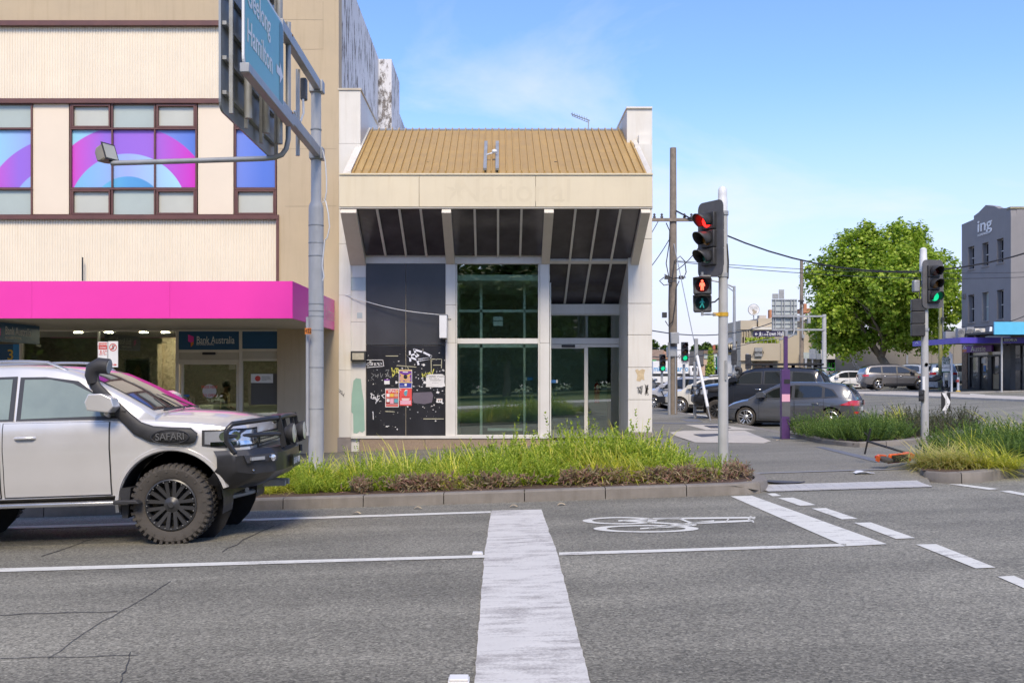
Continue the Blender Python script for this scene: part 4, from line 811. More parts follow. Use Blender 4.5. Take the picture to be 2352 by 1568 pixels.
def wheel(root, x, y, Rw, wd, rr, style, n, rim, lug=False, side=1):
    key = (Rw, wd, rr, style, n, rim.name, lug, side)
    e = bpy.data.objects.new('wheel', None); COL.objects.link(e); e.parent = root; e.location = (x, y, Rw)
    if key not in TYRE:
        h = wd/2; ax = Matrix.Rotation(R(90), 4, 'X')
        b = MB(); b.lathe([(rr, -h+.03), (rr+.03, -h+.005), (Rw*.9, -h-.004), (Rw-.02, -h+.015), (Rw-.003, -h+.05), (Rw-.003, h-.05), (Rw-.02, h-.015), (Rw*.9, h+.004), (rr+.03, h-.005), (rr, h-.03)], ax, 40, False)
        if lug:
            for i in range(40):
                a = 2*math.pi*i/40
                for sd_ in (-1, 1):
                    M_ = Matrix.Rotation(a+sd_*.03, 4, 'Y')
                    b.cbox((0, sd_*h*.62, Rw-.001), (.034, h*.62, .012), M_); b.cbox((0, sd_*(h-.008), Rw-.024), (.03, .018, .04), M_)
                b.cbox((0, 0, Rw+.002), (.03, h*.4, .014), Matrix.Rotation(a+.08, 4, 'Y'))
                if i % 2 == 0:
                    for sd_ in (-1, 1): b.cbox((0, sd_*(h+.003), Rw-.065), (.02, .01, .03), Matrix.Rotation(a, 4, 'Y') @ Matrix.Rotation(.4*sd_, 4, 'Y'))
        t = b.build('tyre', M['rubber'], e, world=False, smooth=35); tm = t.data; bpy.data.objects.remove(t)
        b = MB(); f = -h*side*-1   # outer face sits on the +side
        o = h*side; s = side
        b.lathe([(rr+.008, o-s*.012), (rr-.006, o-s*.004), (rr-.02, o-s*.03), (rr-.03, o-s*.12), (rr-.03, -o*.8), (rr+.008, -o*.8)][::1], Matrix.Rotation(R(-90), 4, 'X'), 32, False)
        for i in range(n):
            a = 2*math.pi*i/n
            for k in ((-.5, .5) if style == 'twin' else (0,)):
                wi, wo = {'twin': (.03, .042), 'star': (.055, .05), 'fan': (.05, .085), 'mesh': (.03, .03)}[style]
                M_ = Matrix.Rotation(a, 4, 'Y'); sk = k*(.05 if style == 'twin' else 0); so_ = k*.092 if style == 'twin' else (.05 if style == 'mesh' else .0)
                if style == 'fan' : so_ = .02
                y0, y1 = o-s*.05, o-s*.018
                pts = [(sk-wi/2, y0, .05), (sk+wi/2, y0, .05), (so_+wo/2, y1, rr-.012), (so_-wo/2, y1, rr-.012)]
                b.slab([M_ @ Vector(p) for p in pts], (0, -s*.035, 0))
        b.lathe([(0, s*.0), (.028, s*.0), (.034, -s*.01), (.055, -s*.02), (.085, -s*.035), (.085, -s*.06)], T(0, o-s*.012, 0) @ Matrix.Rotation(R(-90), 4, 'X'), 18, False)
        r_ = b.build('rim', rim, e, world=False, smooth=35); rm = r_.data; bpy.data.objects.remove(r_)
        b = MB(); b.lathe([(0, 0), (rr-.03, 0)], T(0, o-s*.15, 0) @ Matrix.Rotation(R(-90), 4, 'X'), 20); b.lathe([(0, 0), (rr*.62, 0), (rr*.62, -s*.02)], T(0, o-s*.11, 0) @ Matrix.Rotation(R(-90), 4, 'X'), 24)
        d_ = b.build('brake_disc', M['galvd'], e, world=False); dm = d_.data; bpy.data.objects.remove(d_); dm.materials[0] = M['brake']
        TYRE[key] = (tm, rm, dm)
    for nm, me in zip(('tyre', 'rim', 'brake_disc'), TYRE[key]):
        ob = bpy.data.objects.new(nm, me); COL.objects.link(ob); ob.parent = e
    return e
M['surround'] = pm('window surround', (.05, .05, .052), .35, var=.1); M['brake'] = pm('brake shade', (.03, .03, .03), .6)
M['lampglass'] = pm('lamp glass', (.5, .52, .55), .08, coat=1., var=.12, vs=7, metal=.5); M['lampdark'] = pm('dark lamp glass', (.1, .1, .11), .1, coat=1., metal=.3); M['lampred'] = pm('red lamp', (.5, .012, .012), .15, coat=1., var=.2, vs=18); M['amber'] = pm('amber lamp', (.6, .2, .02), .2, coat=1.)
M['carglass'] = pm('car glass', (.014, .017, .016), .035, var=.1, spec=.6, coat=.1)
M['carglassrefl'] = pm('car glass with painted reflection', (.22, .26, .2), .03, var=.25, vs=1.2, spec=1., coat=.5); M['carglassrefl'].node_tree.nodes['Principled BSDF'].inputs['IOR'].default_value = 1.5; M['carglass'].node_tree.nodes['Principled BSDF'].inputs['IOR'].default_value = 1.6  # pale green base colour stands in for reflected cloud on the side glass
M['plate'] = pm('plate', (.7, .7, .68), .4)
def paint(n, c, metal=.5): return pm(n, c, .32, metal=metal, var=.03, vs=3, coat=1.)
def wrap(B, end, side, xin, yin, zf, off, n=16, k=4):  # patch that follows the plan of the body round a corner; zf(u) gives its lower and upper edge
    xe = B.xf if end > 0 else B.xr; path = []
    for x in frange(xin, xe, n-4): path.append((x, None))
    pts = []
    def at(u, v):
        z0, z1 = zf(u); z = z0+(z1-z0)*v; q = u*(len_-1); i = min(int(q), len_-2); f = q-i
        def pt(j):
            if j < na: x = xin+(xe-xin)*j/(na-1); return Vector((x, B.ys(x, z)))
            y = B.ys(xe, z); return Vector((xe, y+(yin-y)*(j-na+1)/nb))
        p = pt(i).lerp(pt(i+1), f); t = (pt(min(i+1, len_-1))-pt(max(i-1, 0)))
        if t.length < 1e-6: t = Vector((0, -1))
        t.normalize(); nr = Vector((t.y, -t.x))*(-1 if end > 0 else 1)
        if (nr.y < 0 and abs(nr.y) > abs(nr.x)) or (nr.x*end < 0 and abs(nr.x) >= abs(nr.y)): nr = -nr
        p = p+nr*off
        return (p.x, p.y*side, z)
    na = n-4; nb = 4; len_ = na+nb
    return MB().grid(at, n, k)
def car(name, label, loc, rz, B, pt, wheels, R_, wd, rr, style, nsp, rim, tw, dlo, doors, glassm='carglass', group=None, arch=.08, archm=None, lug=False, head=None, tail=None, clad=None, rails=True, extras=None, grille=True, mirror=None, splits=(), tilt=0., rearx=None, screenx=None, plate_='plate', tailm=None):
    t = thing(name, label, 'car', loc, rz, group); t.rotation_euler = (0, tilt, rz)
    xs = sorted(set([B.xr, B.xr+.03, B.xr+.08, B.xr+.16]+frange(B.xr+.25, B.xf-.25, 34)+[B.xf-.16, B.xf-.08, B.xf-.03, B.xf]))
    body = loft(B.sec, xs).build('body', pt, t, world=False)
    cuts = []
    for x in wheels:
        for s in (-1, 1):
            b = MB(); b.lathe([(R_+arch, -.4), (R_+arch, .4)], T(x, s*(B.W(x)-.02), R_+.02) @ YAX, 36); c = b.build('cut', None); c.hide_render = True; cuts.append(c)
            m = body.modifiers.new('arch', 'BOOLEAN'); m.operation = 'DIFFERENCE'; m.object = c; m.solver = 'EXACT'
    for o in cuts: o.parent = t
    dg = bpy.context.evaluated_depsgraph_get(); me = bpy.data.meshes.new_from_object(body.evaluated_get(dg)); body.modifiers.clear(); old = body.data; body.data = me; bpy.data.meshes.remove(old)
    for c in cuts: bpy.data.objects.remove(c)
    if not me.materials: me.materials.append(pt)
    me.shade_smooth(); me.set_sharp_from_angle(angle=R(28))
    xg = sorted(set(frange(B.g0, B.g1, 40)+[B.g0+.02, B.g0+.05, B.g1-.02]))
    loft(lambda x: [(0, B.ZS(x)-.03)]+B.gsec(x), xg).build('roof', pt, t, world=False, smooth=40)
    for x in wheels:
        for s in (-1, 1):
            b = MB(); w_ = B.W(x); ra = R_+arch-.006; n = 24
            b.add([(x+ra*math.cos(math.pi*i/n*1.16-.25), s*yy, R_+.02+ra*math.sin(math.pi*i/n*1.16-.25)) for i in range(n+1) for yy in (w_-.43, w_-.03)], [(2*i, 2*i+2, 2*i+3, 2*i+1) for i in range(n)])
            b.poly([(x+ra*math.cos(2*math.pi*i/20), s*(w_-.42), R_+.02+ra*math.sin(2*math.pi*i/20)) for i in range(20)])
            b.build('wheel_arch', M['black'], t, world=False, norm=False)
            if archm:
                b = MB(); sec = [(ra-.0, -.03), (ra+.015, .02), (ra+.05, .018), (ra+.065, -.02)]; vs = []
                for i in range(n+1):
                    a = (.24+(math.pi-.1)*i/n)
                    vs += [(x+q*math.cos(a), s*(B.ys(max(B.xr, min(B.xf, x+q*math.cos(a))), R_+.02+q*math.sin(a))+o_), R_+.02+q*math.sin(a)) for q, o_ in sec]
                b.add(vs, [(4*i+j, 4*i+4+j, 4*i+5+j, 4*i+1+j) for i in range(n) for j in range(3)]); b.build('arch_flare', archm, t, world=False, smooth=50)
            wheel(t, x, s*(tw-wd/2), R_, wd, rr, style, nsp, rim, lug, s)
    b = MB(); b.box((B.xr+.25, -.7, B.ZB(0)-.06), (B.xf-.35, .7, B.ZB(0)+.1)); b.tube([(wheels[0], -.75, R_), (wheels[0], .75, R_)], .05, 8); b.tube([(wheels[1], -.75, R_), (wheels[1], .75, R_)], .06, 8); b.build('underbody', M['black'], t, world=False)
    # side glass: black surround, then each pane
    for s in (-1, 1):
        def gp_(x, z, o): return (x, s*(B.gy(x, z)+o), z)
        allp = [p for pl in dlo for p in pl]; 
        b = MB(); cx_ = sum(p[0] for p in allp)/len(allp)
        for pl in dlo:
            mx = sum(p[0] for p in pl)/len(pl); mz = sum(p[1] for p in pl)/len(pl)
            b.poly([gp_(x+(.05 if x > mx else -.05), z+(.028 if z > mz else -.03), .004) for x, z in pl])
        fo = b.build('window_surround', M['surround'], t, world=False, norm=False)
        for pl in dlo: MB().poly([gp_(x, z, .007) for x, z in pl]).build('window', M[glassm], fo, world=False, norm=False)
        for x0, x1, z0 in doors:                 # door skins, 5 mm proud, with the gap's shadow painted as a dark strip beneath
            for nm, mt, o, g in (('shut_line_shade', M['black'], .006, .012), ('door', pt, .011, 0.)):
                def dp(u, v):
                    a0, a1 = x0+.012-g, x1-.012+g; z1 = B.ZS(x0+(x1-x0)*u)-.03; zz = z0-g; zt = z1+g*.3
                    z = zz+(zt-zz)*v; sk = (.5-v)*0; x = a0+(a1-a0)*u; return (x, s*(B.ys(x, z)+o), z)
                q = MB().grid(dp, 12, 12)
                d_ = q.build(nm, mt, t, world=False, smooth=60, norm=False)
                if nm == 'door':
                    xh, zh = x0+.14+(.0), B.ZS(x0)-.19; yh = B.ys(xh, zh)
                    b = MB(); b.tube([(xh, s*(yh+.012), zh), (xh+.03, s*(yh+.04), zh+.004), (xh+.19, s*(yh+.04), zh+.004), (xh+.22, s*(yh+.012), zh)], .016, 8, flat=.8)
                    b.build('handle', pt if splits else M['chrome'], d_, world=False, smooth=60)
        if mirror:
            x, z = mirror; y = B.yb(x)
            b = MB(); b.slab([(x-.12, s*(y+.06), z+.03), (x+.1, s*(y+.06), z+.0), (x+.16, s*(y+.06), z+.06), (x+.14, s*(y+.06), z+.15), (x+.04, s*(y+.06), z+.2), (x-.1, s*(y+.06), z+.2), (x-.14, s*(y+.06), z+.12)], (0, s*.2, .01)); b.tube([(x+.01, s*(y-.01), z-.03), (x+.02, s*(y+.1), z+.0)], .028, 8)
            b.build('mirror', pt, t, world=False, bevel=.04, seg=3)
    # windscreen and tailgate glass follow the roof surface
    def screen(nm, xa, xb, ex):
        def f(u, v):
            x = xa+(xb-xa)*u; h = B.gsec(x); ym = h[3][0]-ex; y = ym*(2*v-1); zr = B.ZR(x); zz = h[3][1]
            return (x+(.006 if xa > 0 else -.006), y, zz+(zr-zz)*(1-(abs(2*v-1))**2)+.007)
        MB().grid(f, 14, 9).build(nm, M['carglass'], t, world=False, smooth=60)
    if screenx: screen('windscreen', screenx[0], screenx[1], .015)
    if rearx: screen('rear_window', rearx[0], rearx[1], .17)
    for s in (-1, 1):
        if head: wrap(B, 1, s, *head, .012).build('headlight', M['lampdark' if name == 'hatchback' else 'lampglass'], t, world=False, smooth=50)
        if tail: wrap(B, -1, s, *tail, .012).build('taillight', tailm or M['lampred'], t, world=False, smooth=50)
    if clad:
        for end in (1, -1): 
            for s in (-1, 1): wrap(B, end, s, (wheels[0]+R_+arch+.03) if end > 0 else (wheels[1]-R_-arch-.03), 0., lambda u: (B.ZB(B.xf-.02 if end > 0 else B.xr+.02)+.02, clad), .01).build('bumper', M['blackp'], t, world=False, smooth=50)
        for s in (-1, 1):
            MB().grid(lambda u, v: (lambda x, z: (x, s*(B.ys(x, z)+.012), z))(wheels[1]+R_+arch+.02+(wheels[0]-wheels[1]-2*(R_+arch)-.04)*u, B.ZB(0)+.02+.13*v), 12, 3).build('sill_trim', M['blackp'], t, world=False)
    if grille:
        z0, z1 = grille; yg = .45; xe = B.xf
        b = MB(); 
        for i in range(4): b.cbox((xe+.012, 0, z0+(z1-z0)*(i+.5)/4), (.03, yg*2, (z1-z0)/6))
        b.build('grille', M['chrome'] if grille[0] > .6 else M['blackp'], t, world=False)
        b = MB(); b.cbox((xe+.004, 0, (z0+z1)/2), (.012, yg*2.1, (z1-z0))); b.build('grille_backing', M['black'], t, world=False)
    b = MB(); b.cbox((B.xr-.012, 0, plate_z(B)), (.012, .38, .13)); b.build('number_plate', M['plate'], t, world=False)
    if rails:
        for s in (-1, 1):
            xa, xb = rails; b = MB(); ps = []
            for i in range(11):
                x = xa+(xb-xa)*i/10; h = B.gsec(x); ps.append((x, s*(h[2][0]-.045), B.ZR(x)-.015+(.05 if 0 < i < 10 else -.01)))
            b.tube(ps, .018, 8, flat=1.4); b.build('roof_rail', M['silver'] if rails and pt.name.startswith('silver') else M['blackp'], t, world=False, smooth=50)
    if extras: extras(t, B)
    return t
def plate_z(B): return B.ZB(B.xr)+.34*(B.ZS(B.xr)-B.ZB(B.xr))+.1
# ---------------------------------------------------------------- large four wheel drive wagon, as used for the near silver one and the parked black one
def big4wd(): return Body(
    W=[(-2.42, .8), (-2.38, .88), (-2.25, .94), (-1.9, .965), (0, .975), (1.5, .97), (1.95, .945), (2.15, .9), (2.24, .8)],
    ZB=[(-2.42, .66), (-2.2, .58), (-1.8, .52), (0, .5), (1.6, .52), (2.0, .6), (2.24, .72)],
    ZS=[(-2.42, 1.3), (-2.2, 1.37), (-1, 1.375), (.6, 1.36), (1.2, 1.335), (1.7, 1.29), (2.05, 1.23), (2.2, 1.15), (2.24, 1.08)],
    ZC=[(-2.42, 1.32), (-1, 1.4), (.8, 1.41), (1.25, 1.42), (1.8, 1.38), (2.1, 1.3), (2.24, 1.12)],
    ZR=[(-2.36, 1.36), (-2.3, 1.5), (-2.2, 1.72), (-2.08, 1.88), (-1.9, 1.935), (-1.2, 1.975), (-.4, 1.975), (.1, 1.945), (.34, 1.89), (.62, 1.765), (1.0, 1.56), (1.26, 1.405)], tum=.3, inset=.075)
M['silver4'] = paint('silver paint', (.7, .68, .65), .4)
dlo_big = [[(.85, 1.39), (-.17, 1.385), (-.17, 1.805), (.1, 1.80), (.36, 1.745), (.62, 1.61)], [(-.3, 1.385), (-1.17, 1.39), (-1.17, 1.81), (-.3, 1.815)], [(-1.27, 1.39), (-2.08, 1.42), (-1.98, 1.72), (-1.88, 1.77), (-1.27, 1.805)]]
def barset(t, bumperz=(.62, .98)):
    z0, z1 = bumperz
    plan = [(1.93, -.985), (2.12, -.985), (2.3, -.9), (2.47, -.66), (2.52, -.42), (2.52, .42), (2.47, .66), (2.3, .9), (2.12, .985), (1.93, .985)]
    prof = [(z0-.06, .26), (z0, .12), (z0+.1, .0), (z1-.06, 0.), (z1, .05), (z1+.0, .3)]
    def f(u, v):
        i = u*(len(plan)-1); k = min(int(i), len(plan)-2); p = Vector(plan[k]).lerp(Vector(plan[k+1]), i-k)
        j = v*(len(prof)-1); h = min(int(j), len(prof)-2); z = prof[h][0]+(prof[h+1][0]-prof[h][0])*(j-h); ins = prof[h][1]+(prof[h+1][1]-prof[h][1])*(j-h)
        zz = z+(.08*(1-min(1, max(0, (p.x-1.93)/.35))) if v < .5 else 0)
        c = Vector((1.6, p.y*.75)); d = (p-c).normalized(); q = p-d*ins
        return (q.x, q.y, zz)
    MB().grid(f, 46, 11).build('bull_bar', M['barblack'], t, world=False, smooth=30)
    b = MB()
    hoop = [(2.12, -.965, z1-.03), (2.04, -.985, z1+.1), (2.04, -.985, z1+.22), (2.1, -.95, z1+.28), (2.42, -.56, z1+.31), (2.48, -.42, z1+.31)]
    b.tube(hoop+[(2.48, 0, z1+.32)]+[(x, -y, z) for x, y, z in hoop[::-1]], .028, 10)
    b.tube([(2.04, -.985, z1+.15), (2.46, -.52, z1+.14), (2.5, -.42, z1+.13)], .022, 8); b.tube([(2.04, .985, z1+.15), (2.46, .52, z1+.14), (2.5, .42, z1+.13)], .022, 8)
    for s in (-1, 1):
        b.slab([(2.5, s*.43, z1-.02), (2.56, s*.43, z1+.0), (2.5, s*.41, z1+.34), (2.45, s*.41, z1+.34)], (0, s*.035, 0))
        b.slab([(2.5, s*.2, z1-.02), (2.56, s*.2, z1+.0), (2.5, s*.2, z1+.33), (2.46, s*.2, z1+.33)], (0, s*.02, 0))
    b.build('bar_hoop', M['barblack'], t, world=False, smooth=45)
M['barblack'] = pm('bar powdercoat', (.022, .022, .024), .35, var=.2, vs=6, bump=.06, bs=200, coat=.2)
M['badge'] = pm('grey badge', (.12, .12, .12), .5)
def snorkel(t, s, txt=True):
    b = MB(); pts = [(1.72, .985, 1.13), (1.66, .99, 1.15), (1.45, .99, 1.16), (1.25, .985, 1.185), (1.1, .975, 1.25), (.98, .955, 1.36), (.82, .91, 1.51), (.64, .85, 1.68), (.6, .83, 1.74), (.59, .82, 1.8)]
    b.tube([(x, s*y, z) for x, y, z in pts], [.05, .088, .09, .086, .078, .07, .066, .062, .06, .058], 14, flat=.45, up=(0, 0, 1))
    b.build('snorkel', M['blackp'], t, world=False, smooth=50)
    b = MB(); b.tube([(.59, s*.82, 1.74), (.57, s*.82, 1.83), (.59, s*.82, 1.895), (.66, s*.82, 1.93), (.76, s*.82, 1.915)], [.062, .072, .085, .088, .085], 12); h = b.build('snorkel_head', M['blackp'], t, world=False, smooth=50)
    b = MB(); b.lathe([(0, 0), (.075, 0), (.075, .004)], T(.762, s*.82, 1.915) @ Matrix.Rotation(R(100), 4, 'Y'), 12); b.build('mesh_intake', M['galvd'], h, world=False)
    if txt:
        b = MB(); b.text('SAFARI', .105, TM((1.46, s*1.038, 1.15), (1*(1 if s < 0 else -1), 0, 0), (0, 0, 1)), .004, .004, sx=.95); b.build('snorkel_lettering', M['badge'], t, world=False, norm=False)
        b = MB(); n = 28; b.tube([(1.46+.2*math.cos(2*math.pi*i/n), s*1.038, 1.15+.075*math.sin(2*math.pi*i/n)) for i in range(n+1)], .006, 4); b.build('snorkel_badge', M['blackp'], t, world=False)
def near_extras(t, B):
    barset(t); snorkel(t, -1)
    for s in (-1, 1):
        wrap(B, 1, s, 1.77, .48, lambda u: (1.01+.03*max(0, .3-u)*3, 1.205), .007).build('headlight_frame', M['black'], t, world=False, smooth=50)
        wrap(B, 1, s, 1.86, .5, lambda u: (1.035, 1.075), .018).build('lamp_bar', M['chrome'], t, world=False, smooth=50)
        for xx in (2.0, 2.12):
            b = MB(); b.lathe([(0, -.02), (.03, -.012), (.045, .006), (.05, .006)], T(xx, s*(B.ys(xx, 1.13)+.012), 1.13) @ Matrix.Rotation(s*R(-90), 4, 'X') @ Matrix.Rotation(R(12), 4, 'Y'), 14); b.build('lamp_reflector', M['chrome'], t, world=False, smooth=50)
    for s in (-1, 1):                             # driving lights in front of the grille
        b = MB(); q = T(2.6, s*.3, 1.11) @ XAX; b.lathe([(0, -.09), (.07, -.08), (.105, -.03), (.112, .0), (.112, .02)], q, 20); o = b.build('spot_light', M['blackp'], t, world=False, smooth=40)
        b = MB(); b.lathe([(0, .032), (.07, .03), (.106, .02)], q, 20); b.build('lens', pm('spot lens', (.62, .6, .5), .15, coat=1.), o, world=False, smooth=40)
        b = MB(); b.slab([(1.0, s*.985, .5), (1.02, s*.985, .46), (-1.0, s*.985, .46), (-1.0, s*.985, .5)], (0, s*.12, 0)); b.build('side_step', M['silver'], t, world=False, bevel=.01)
        b = MB(); b.slab([(.86, s*.985, .5), (1.1, s*.985, .5), (1.14, s*.985, .46), (.86, s*.985, .46)], (0, s*.125, .004)); b.build('step_end', M['blackp'], t, world=False, bevel=.01)
        b = MB(); b.slab([(.88, s*.72, .62), (.9, s*.72, .3), (.96, s*.72, .3), (1.0, s*.72, .62)], (0, s*.24, 0)); b.build('mud_flap', M['blackp'], t, world=False)
        # light cluster in the bar wing
        b = MB(); b.slab([(2.23, s*.955, .84), (2.49, s*.66, .84), (2.49, s*.66, .92), (2.2, s*.955, .92)], (.02, s*.02, 0)); o = b.build('bar_lamp', M['blackp'], t, world=False)
        b = MB(); b.slab([(2.27, s*.94, .865), (2.38, s*.815, .865), (2.38, s*.815, .9), (2.27, s*.94, .9)], (.028, s*.028, 0)); b.build('indicator', M['lampglass'], o, world=False)
        b = MB(); b.lathe([(0, .03), (.035, .025), (.042, 0)], T(2.46, s*.74, .875) @ Matrix.Rotation(s*R(38), 4, 'Z') @ XAX, 14); b.build('fog_lamp', M['chrome'], o, world=False, smooth=40)
        b = MB(); b.lathe([(0, .02), (.012, .0)], T(2.3, s*.93, .76) @ Matrix.Rotation(R(-90)*s, 4, 'X'), 8); b.build('bolt', M['chrome'], t, world=False)
        b = MB(); b.tube([(1.75, s*.2, .36), (1.95, s*.6, .38)], .03, 6); b.tube([(1.425, s*.7, .42), (1.9, s*.35, .42)], .035, 6); b.tube([(1.55, s*.62, .4), (1.55, s*.62, .8)], .045, 8); b.build('suspension', M['galvd'], t, world=False)
        b = MB(); b.slab([(1.35, s*.2, 1.425), (1.0, s*.1, 1.6), (1.02, s*.1, 1.6), (1.37, s*.2, 1.43)], (0, .02, 0)); b.tube([(1.27, s*.62, 1.425), (1.3, s*.3, 1.44), (1.31, s*.05, 1.44)], .012, 6); b.build('wiper', M['black'], t, world=False)
        b = MB(); b.slab([(.98, s*.965, 1.405), (.98, s*.965, 1.44), (.76, s*.94, 1.44), (.76, s*.94, 1.405)], (0, s*.01, 0)); b.build('mirror_base', M['blackp'], t, world=False)
    b = MB(); b.cbox((2.56, .05, .78), (.012, .37, .13)); o = b.build('number_plate', pm('dark plate', (.03, .045, .04), .4), t, world=False)
    b = MB(); b.text('DUH 404', .105, TM((2.568, .05, .78), (0, 1, 0), (0, 0, 1)), .001, .002, sx=.8); b.build('plate_lettering', M['pr_white'], o, world=False, norm=False)
    b = MB(); b.lathe([(.05, 0), (.03, .01), (.012, .05), (.006, .06), (.004, .9)], T(2.1, .6, 1.2), 8)
    for i in (-1, 1):
        b2 = MB(); b2.slab([(2.2, i*.1, .58), (2.45, i*.1, .56), (2.45, i*.1, .5), (2.2, i*.1, .5)], (0, .06, 0)); b2.build('tow_hook', M['galvd'], t, world=False)
    b = MB(); b.lathe([(.012, .16), (.018, .16)], None, 4)
NX, NY = (395-CX)/217., 10.6
mid = Vector((NX-1.425, NY+.985, 0)); SUV = Vector((mid.x, mid.y, gz(mid.x, mid.y)+.005))
near = car('four_wheel_drive', 'silver four wheel drive with black snorkel, bull bar and chunky tyres, nearest on the road', SUV, 0, big4wd(), M['silver4'], (1.425, -1.425), .425, .285, .268, 'twin', 8, pm('black wheel', (.04, .04, .041), .35, var=.1), .99, dlo_big,
           [(-.345, .8, .56), (-1.4, -.375, .56)], 'carglassrefl', arch=.13, archm=M['silver4'], lug=True, head=(1.8, .52, lambda u: (1.03+.03*max(0, .3-u)*3, 1.185-.0*u)), tail=(-2.1, .55, lambda u: (1.0, 1.25)), rails=(-1.9, .25), extras=near_extras, grille=(.98, 1.14), mirror=(.76, 1.42), splits=(1,), tilt=-math.atan(.034), rearx=(-2.33, -2.1), screenx=(1.2, .42), tailm=None)
for o in near.children:
    if o.name.startswith('number_plate') and o.matrix_local.translation.x < 0: pass
# hubs of the near wheels get their bolts and rim ring
for e in [c for c in near.children if c.name.startswith('wheel') and 'arch' not in c.name]:
    s = -1 if e.location.y < 0 else 1; b = MB()
    for i in range(24):
        a = 2*math.pi*i/24; b.cbox((.25*math.cos(a), s*.141, .25*math.sin(a)), (.011, .012, .011))
    b.build('rim_bolt', M['chrome'], e, world=False, kind='stuff')
M['black4'] = paint('black paint', (.012, .014, .02), .2)
def lc_extras(t, B):
    barset(t); snorkel(t, 1, False)
    b = MB(); b.box((-2.05, -.62, 2.075), (.35, .62, 2.105)); b.box((-2.08, -.66, 2.05), (.38, -.62, 2.12)); b.box((-2.08, .62, 2.05), (.38, .66, 2.12)); b.box((.34, -.62, 2.04), (.46, .62, 2.1)); b.build('roof_rack', M['blackp'], t, world=False)
    b = MB()
    for x in (-1.8, -1, -.2):
        for y in (-.6, .6): b.box((x-.06, y-.03, 1.98), (x+.06, y+.03, 2.075))
    b.build('rack_foot', M['blackp'], t, world=False)
    b = MB(); b.box((-2.45, -.62, 1.93), (-2.1, .62, 1.965)); b.build('roof_spoiler', M['black4'], t, world=False, bevel=.015)
    b = MB(); b.cbox((1.12, .985, .98), (.14, .012, .07)); b.build('fender_badge', M['lampred'], t, world=False)
def cpos(px, py, s, rz, fx, fy):                  # car origin from the picture place and scale (px per metre) of its visible front wheel's contact
    Y = F/s; p = Vector(((px-CX)/s, Y, 0)); c = Vector((math.cos(rz), math.sin(rz))); n = Vector((-c.y, c.x))
    o = Vector((p.x, p.y))-c*fx-n*fy; return (o.x, o.y, gz(p.x, p.y)+.005)
A1 = R(158)
car('four_wheel_drive', 'black four wheel drive with roof rack, snorkel and bull bar, behind the grey hatchback', cpos(1645, 962, 63, R(152), 1.425, .98), R(152), big4wd(), M['black4'], (1.425, -1.425), .4, .28, .23, 'twin', 10, pm('black wheel gloss', (.03, .03, .03), .3), .985, dlo_big,
    [(-.345, .8, .56), (-1.4, -.375, .56)], 'carglass', arch=.1, head=(1.75, .52, lambda u: (1.0, 1.16)), tail=(-2.1, .55, lambda u: (1.0, 1.25)), rails=None, extras=lc_extras, grille=(.95, 1.14), mirror=(.78, 1.42), tilt=.0, rearx=(-2.335, -2.1), screenx=(1.2, .42))
# ---------------------------------------------------------------- grey hatchback
def hatch(): return Body(
    W=[(-2.12, .62), (-2.08, .72), (-1.95, .83), (-1.6, .885), (0, .895), (1.3, .89), (1.75, .84), (2.05, .68), (2.15, .5)],
    ZB=[(-2.12, .34), (-1.9, .24), (-1, .2), (1, .19), (1.8, .2), (2.15, .26)],
    ZS=[(-2.12, .86), (-1.95, .93), (-1.5, .97), (-.5, .94), (.6, .9), (1.2, .86), (1.7, .75), (2.0, .62), (2.15, .48)],
    ZC=[(-2.12, .88), (-1, .98), (.9, .97), (1.3, .93), (1.75, .82), (2.05, .66), (2.15, .5)],
    ZR=[(-2.07, .9), (-1.98, 1.06), (-1.86, 1.24), (-1.72, 1.37), (-1.45, 1.425), (-.8, 1.46), (-.2, 1.465), (.2, 1.43), (.55, 1.29), (.95, 1.1), (1.25, .935)], tum=.36, inset=.06, vb=.05)
def hatch_extras(t, B):
    b = MB(); b.slab([(-1.72, -.5, 1.38), (-1.72, .5, 1.38), (-1.98, .46, 1.345), (-1.98, -.46, 1.345)], (0, 0, .03)); b.build('roof_spoiler', t.children[0].data.materials[0], t, world=False, bevel=.01)
    b = MB(); b.cbox((-1.99, 0, 1.345), (.02, .3, .018)); b.build('brake_light', M['lampred'], t, world=False)
    for s in (-1, 1): wrap(B, -1, s, -2.0, .42, lambda u: (.48, .55), .013).build('reflector', M['lampred'], t, world=False)
    b = MB(); b.lathe([(.035, 0), (.03, .012)], T(-2.125, 0, .82) @ Matrix.Rotation(R(-90), 4, 'Y') @ Matrix.Diagonal((.7, 1.4, 1, 1)), 14); b.text('i30', .07, TM((-2.135, .42, .7), (0, -1, 0), (0, 0, 1)), .002, .002); b.build('badge', M['chrome'], t, world=False, norm=False)
    for s in (-1, 1):
        MB().grid(lambda u, v: (lambda x, z: (x, s*(B.ys(x, z)+.01), z))(-.9+1.75*u, .29+.018*v), 8, 2).build('sill_strip', M['chrome'], t, world=False)
    b = MB(); b.tube([(-1.5, 0, 1.43), (-1.58, 0, 1.48), (-1.62, 0, 1.48)], .02, 6); b.build('roof_fin', M['black'], t, world=False)
M['grey5'] = paint('grey paint', (.11, .115, .125), .5)
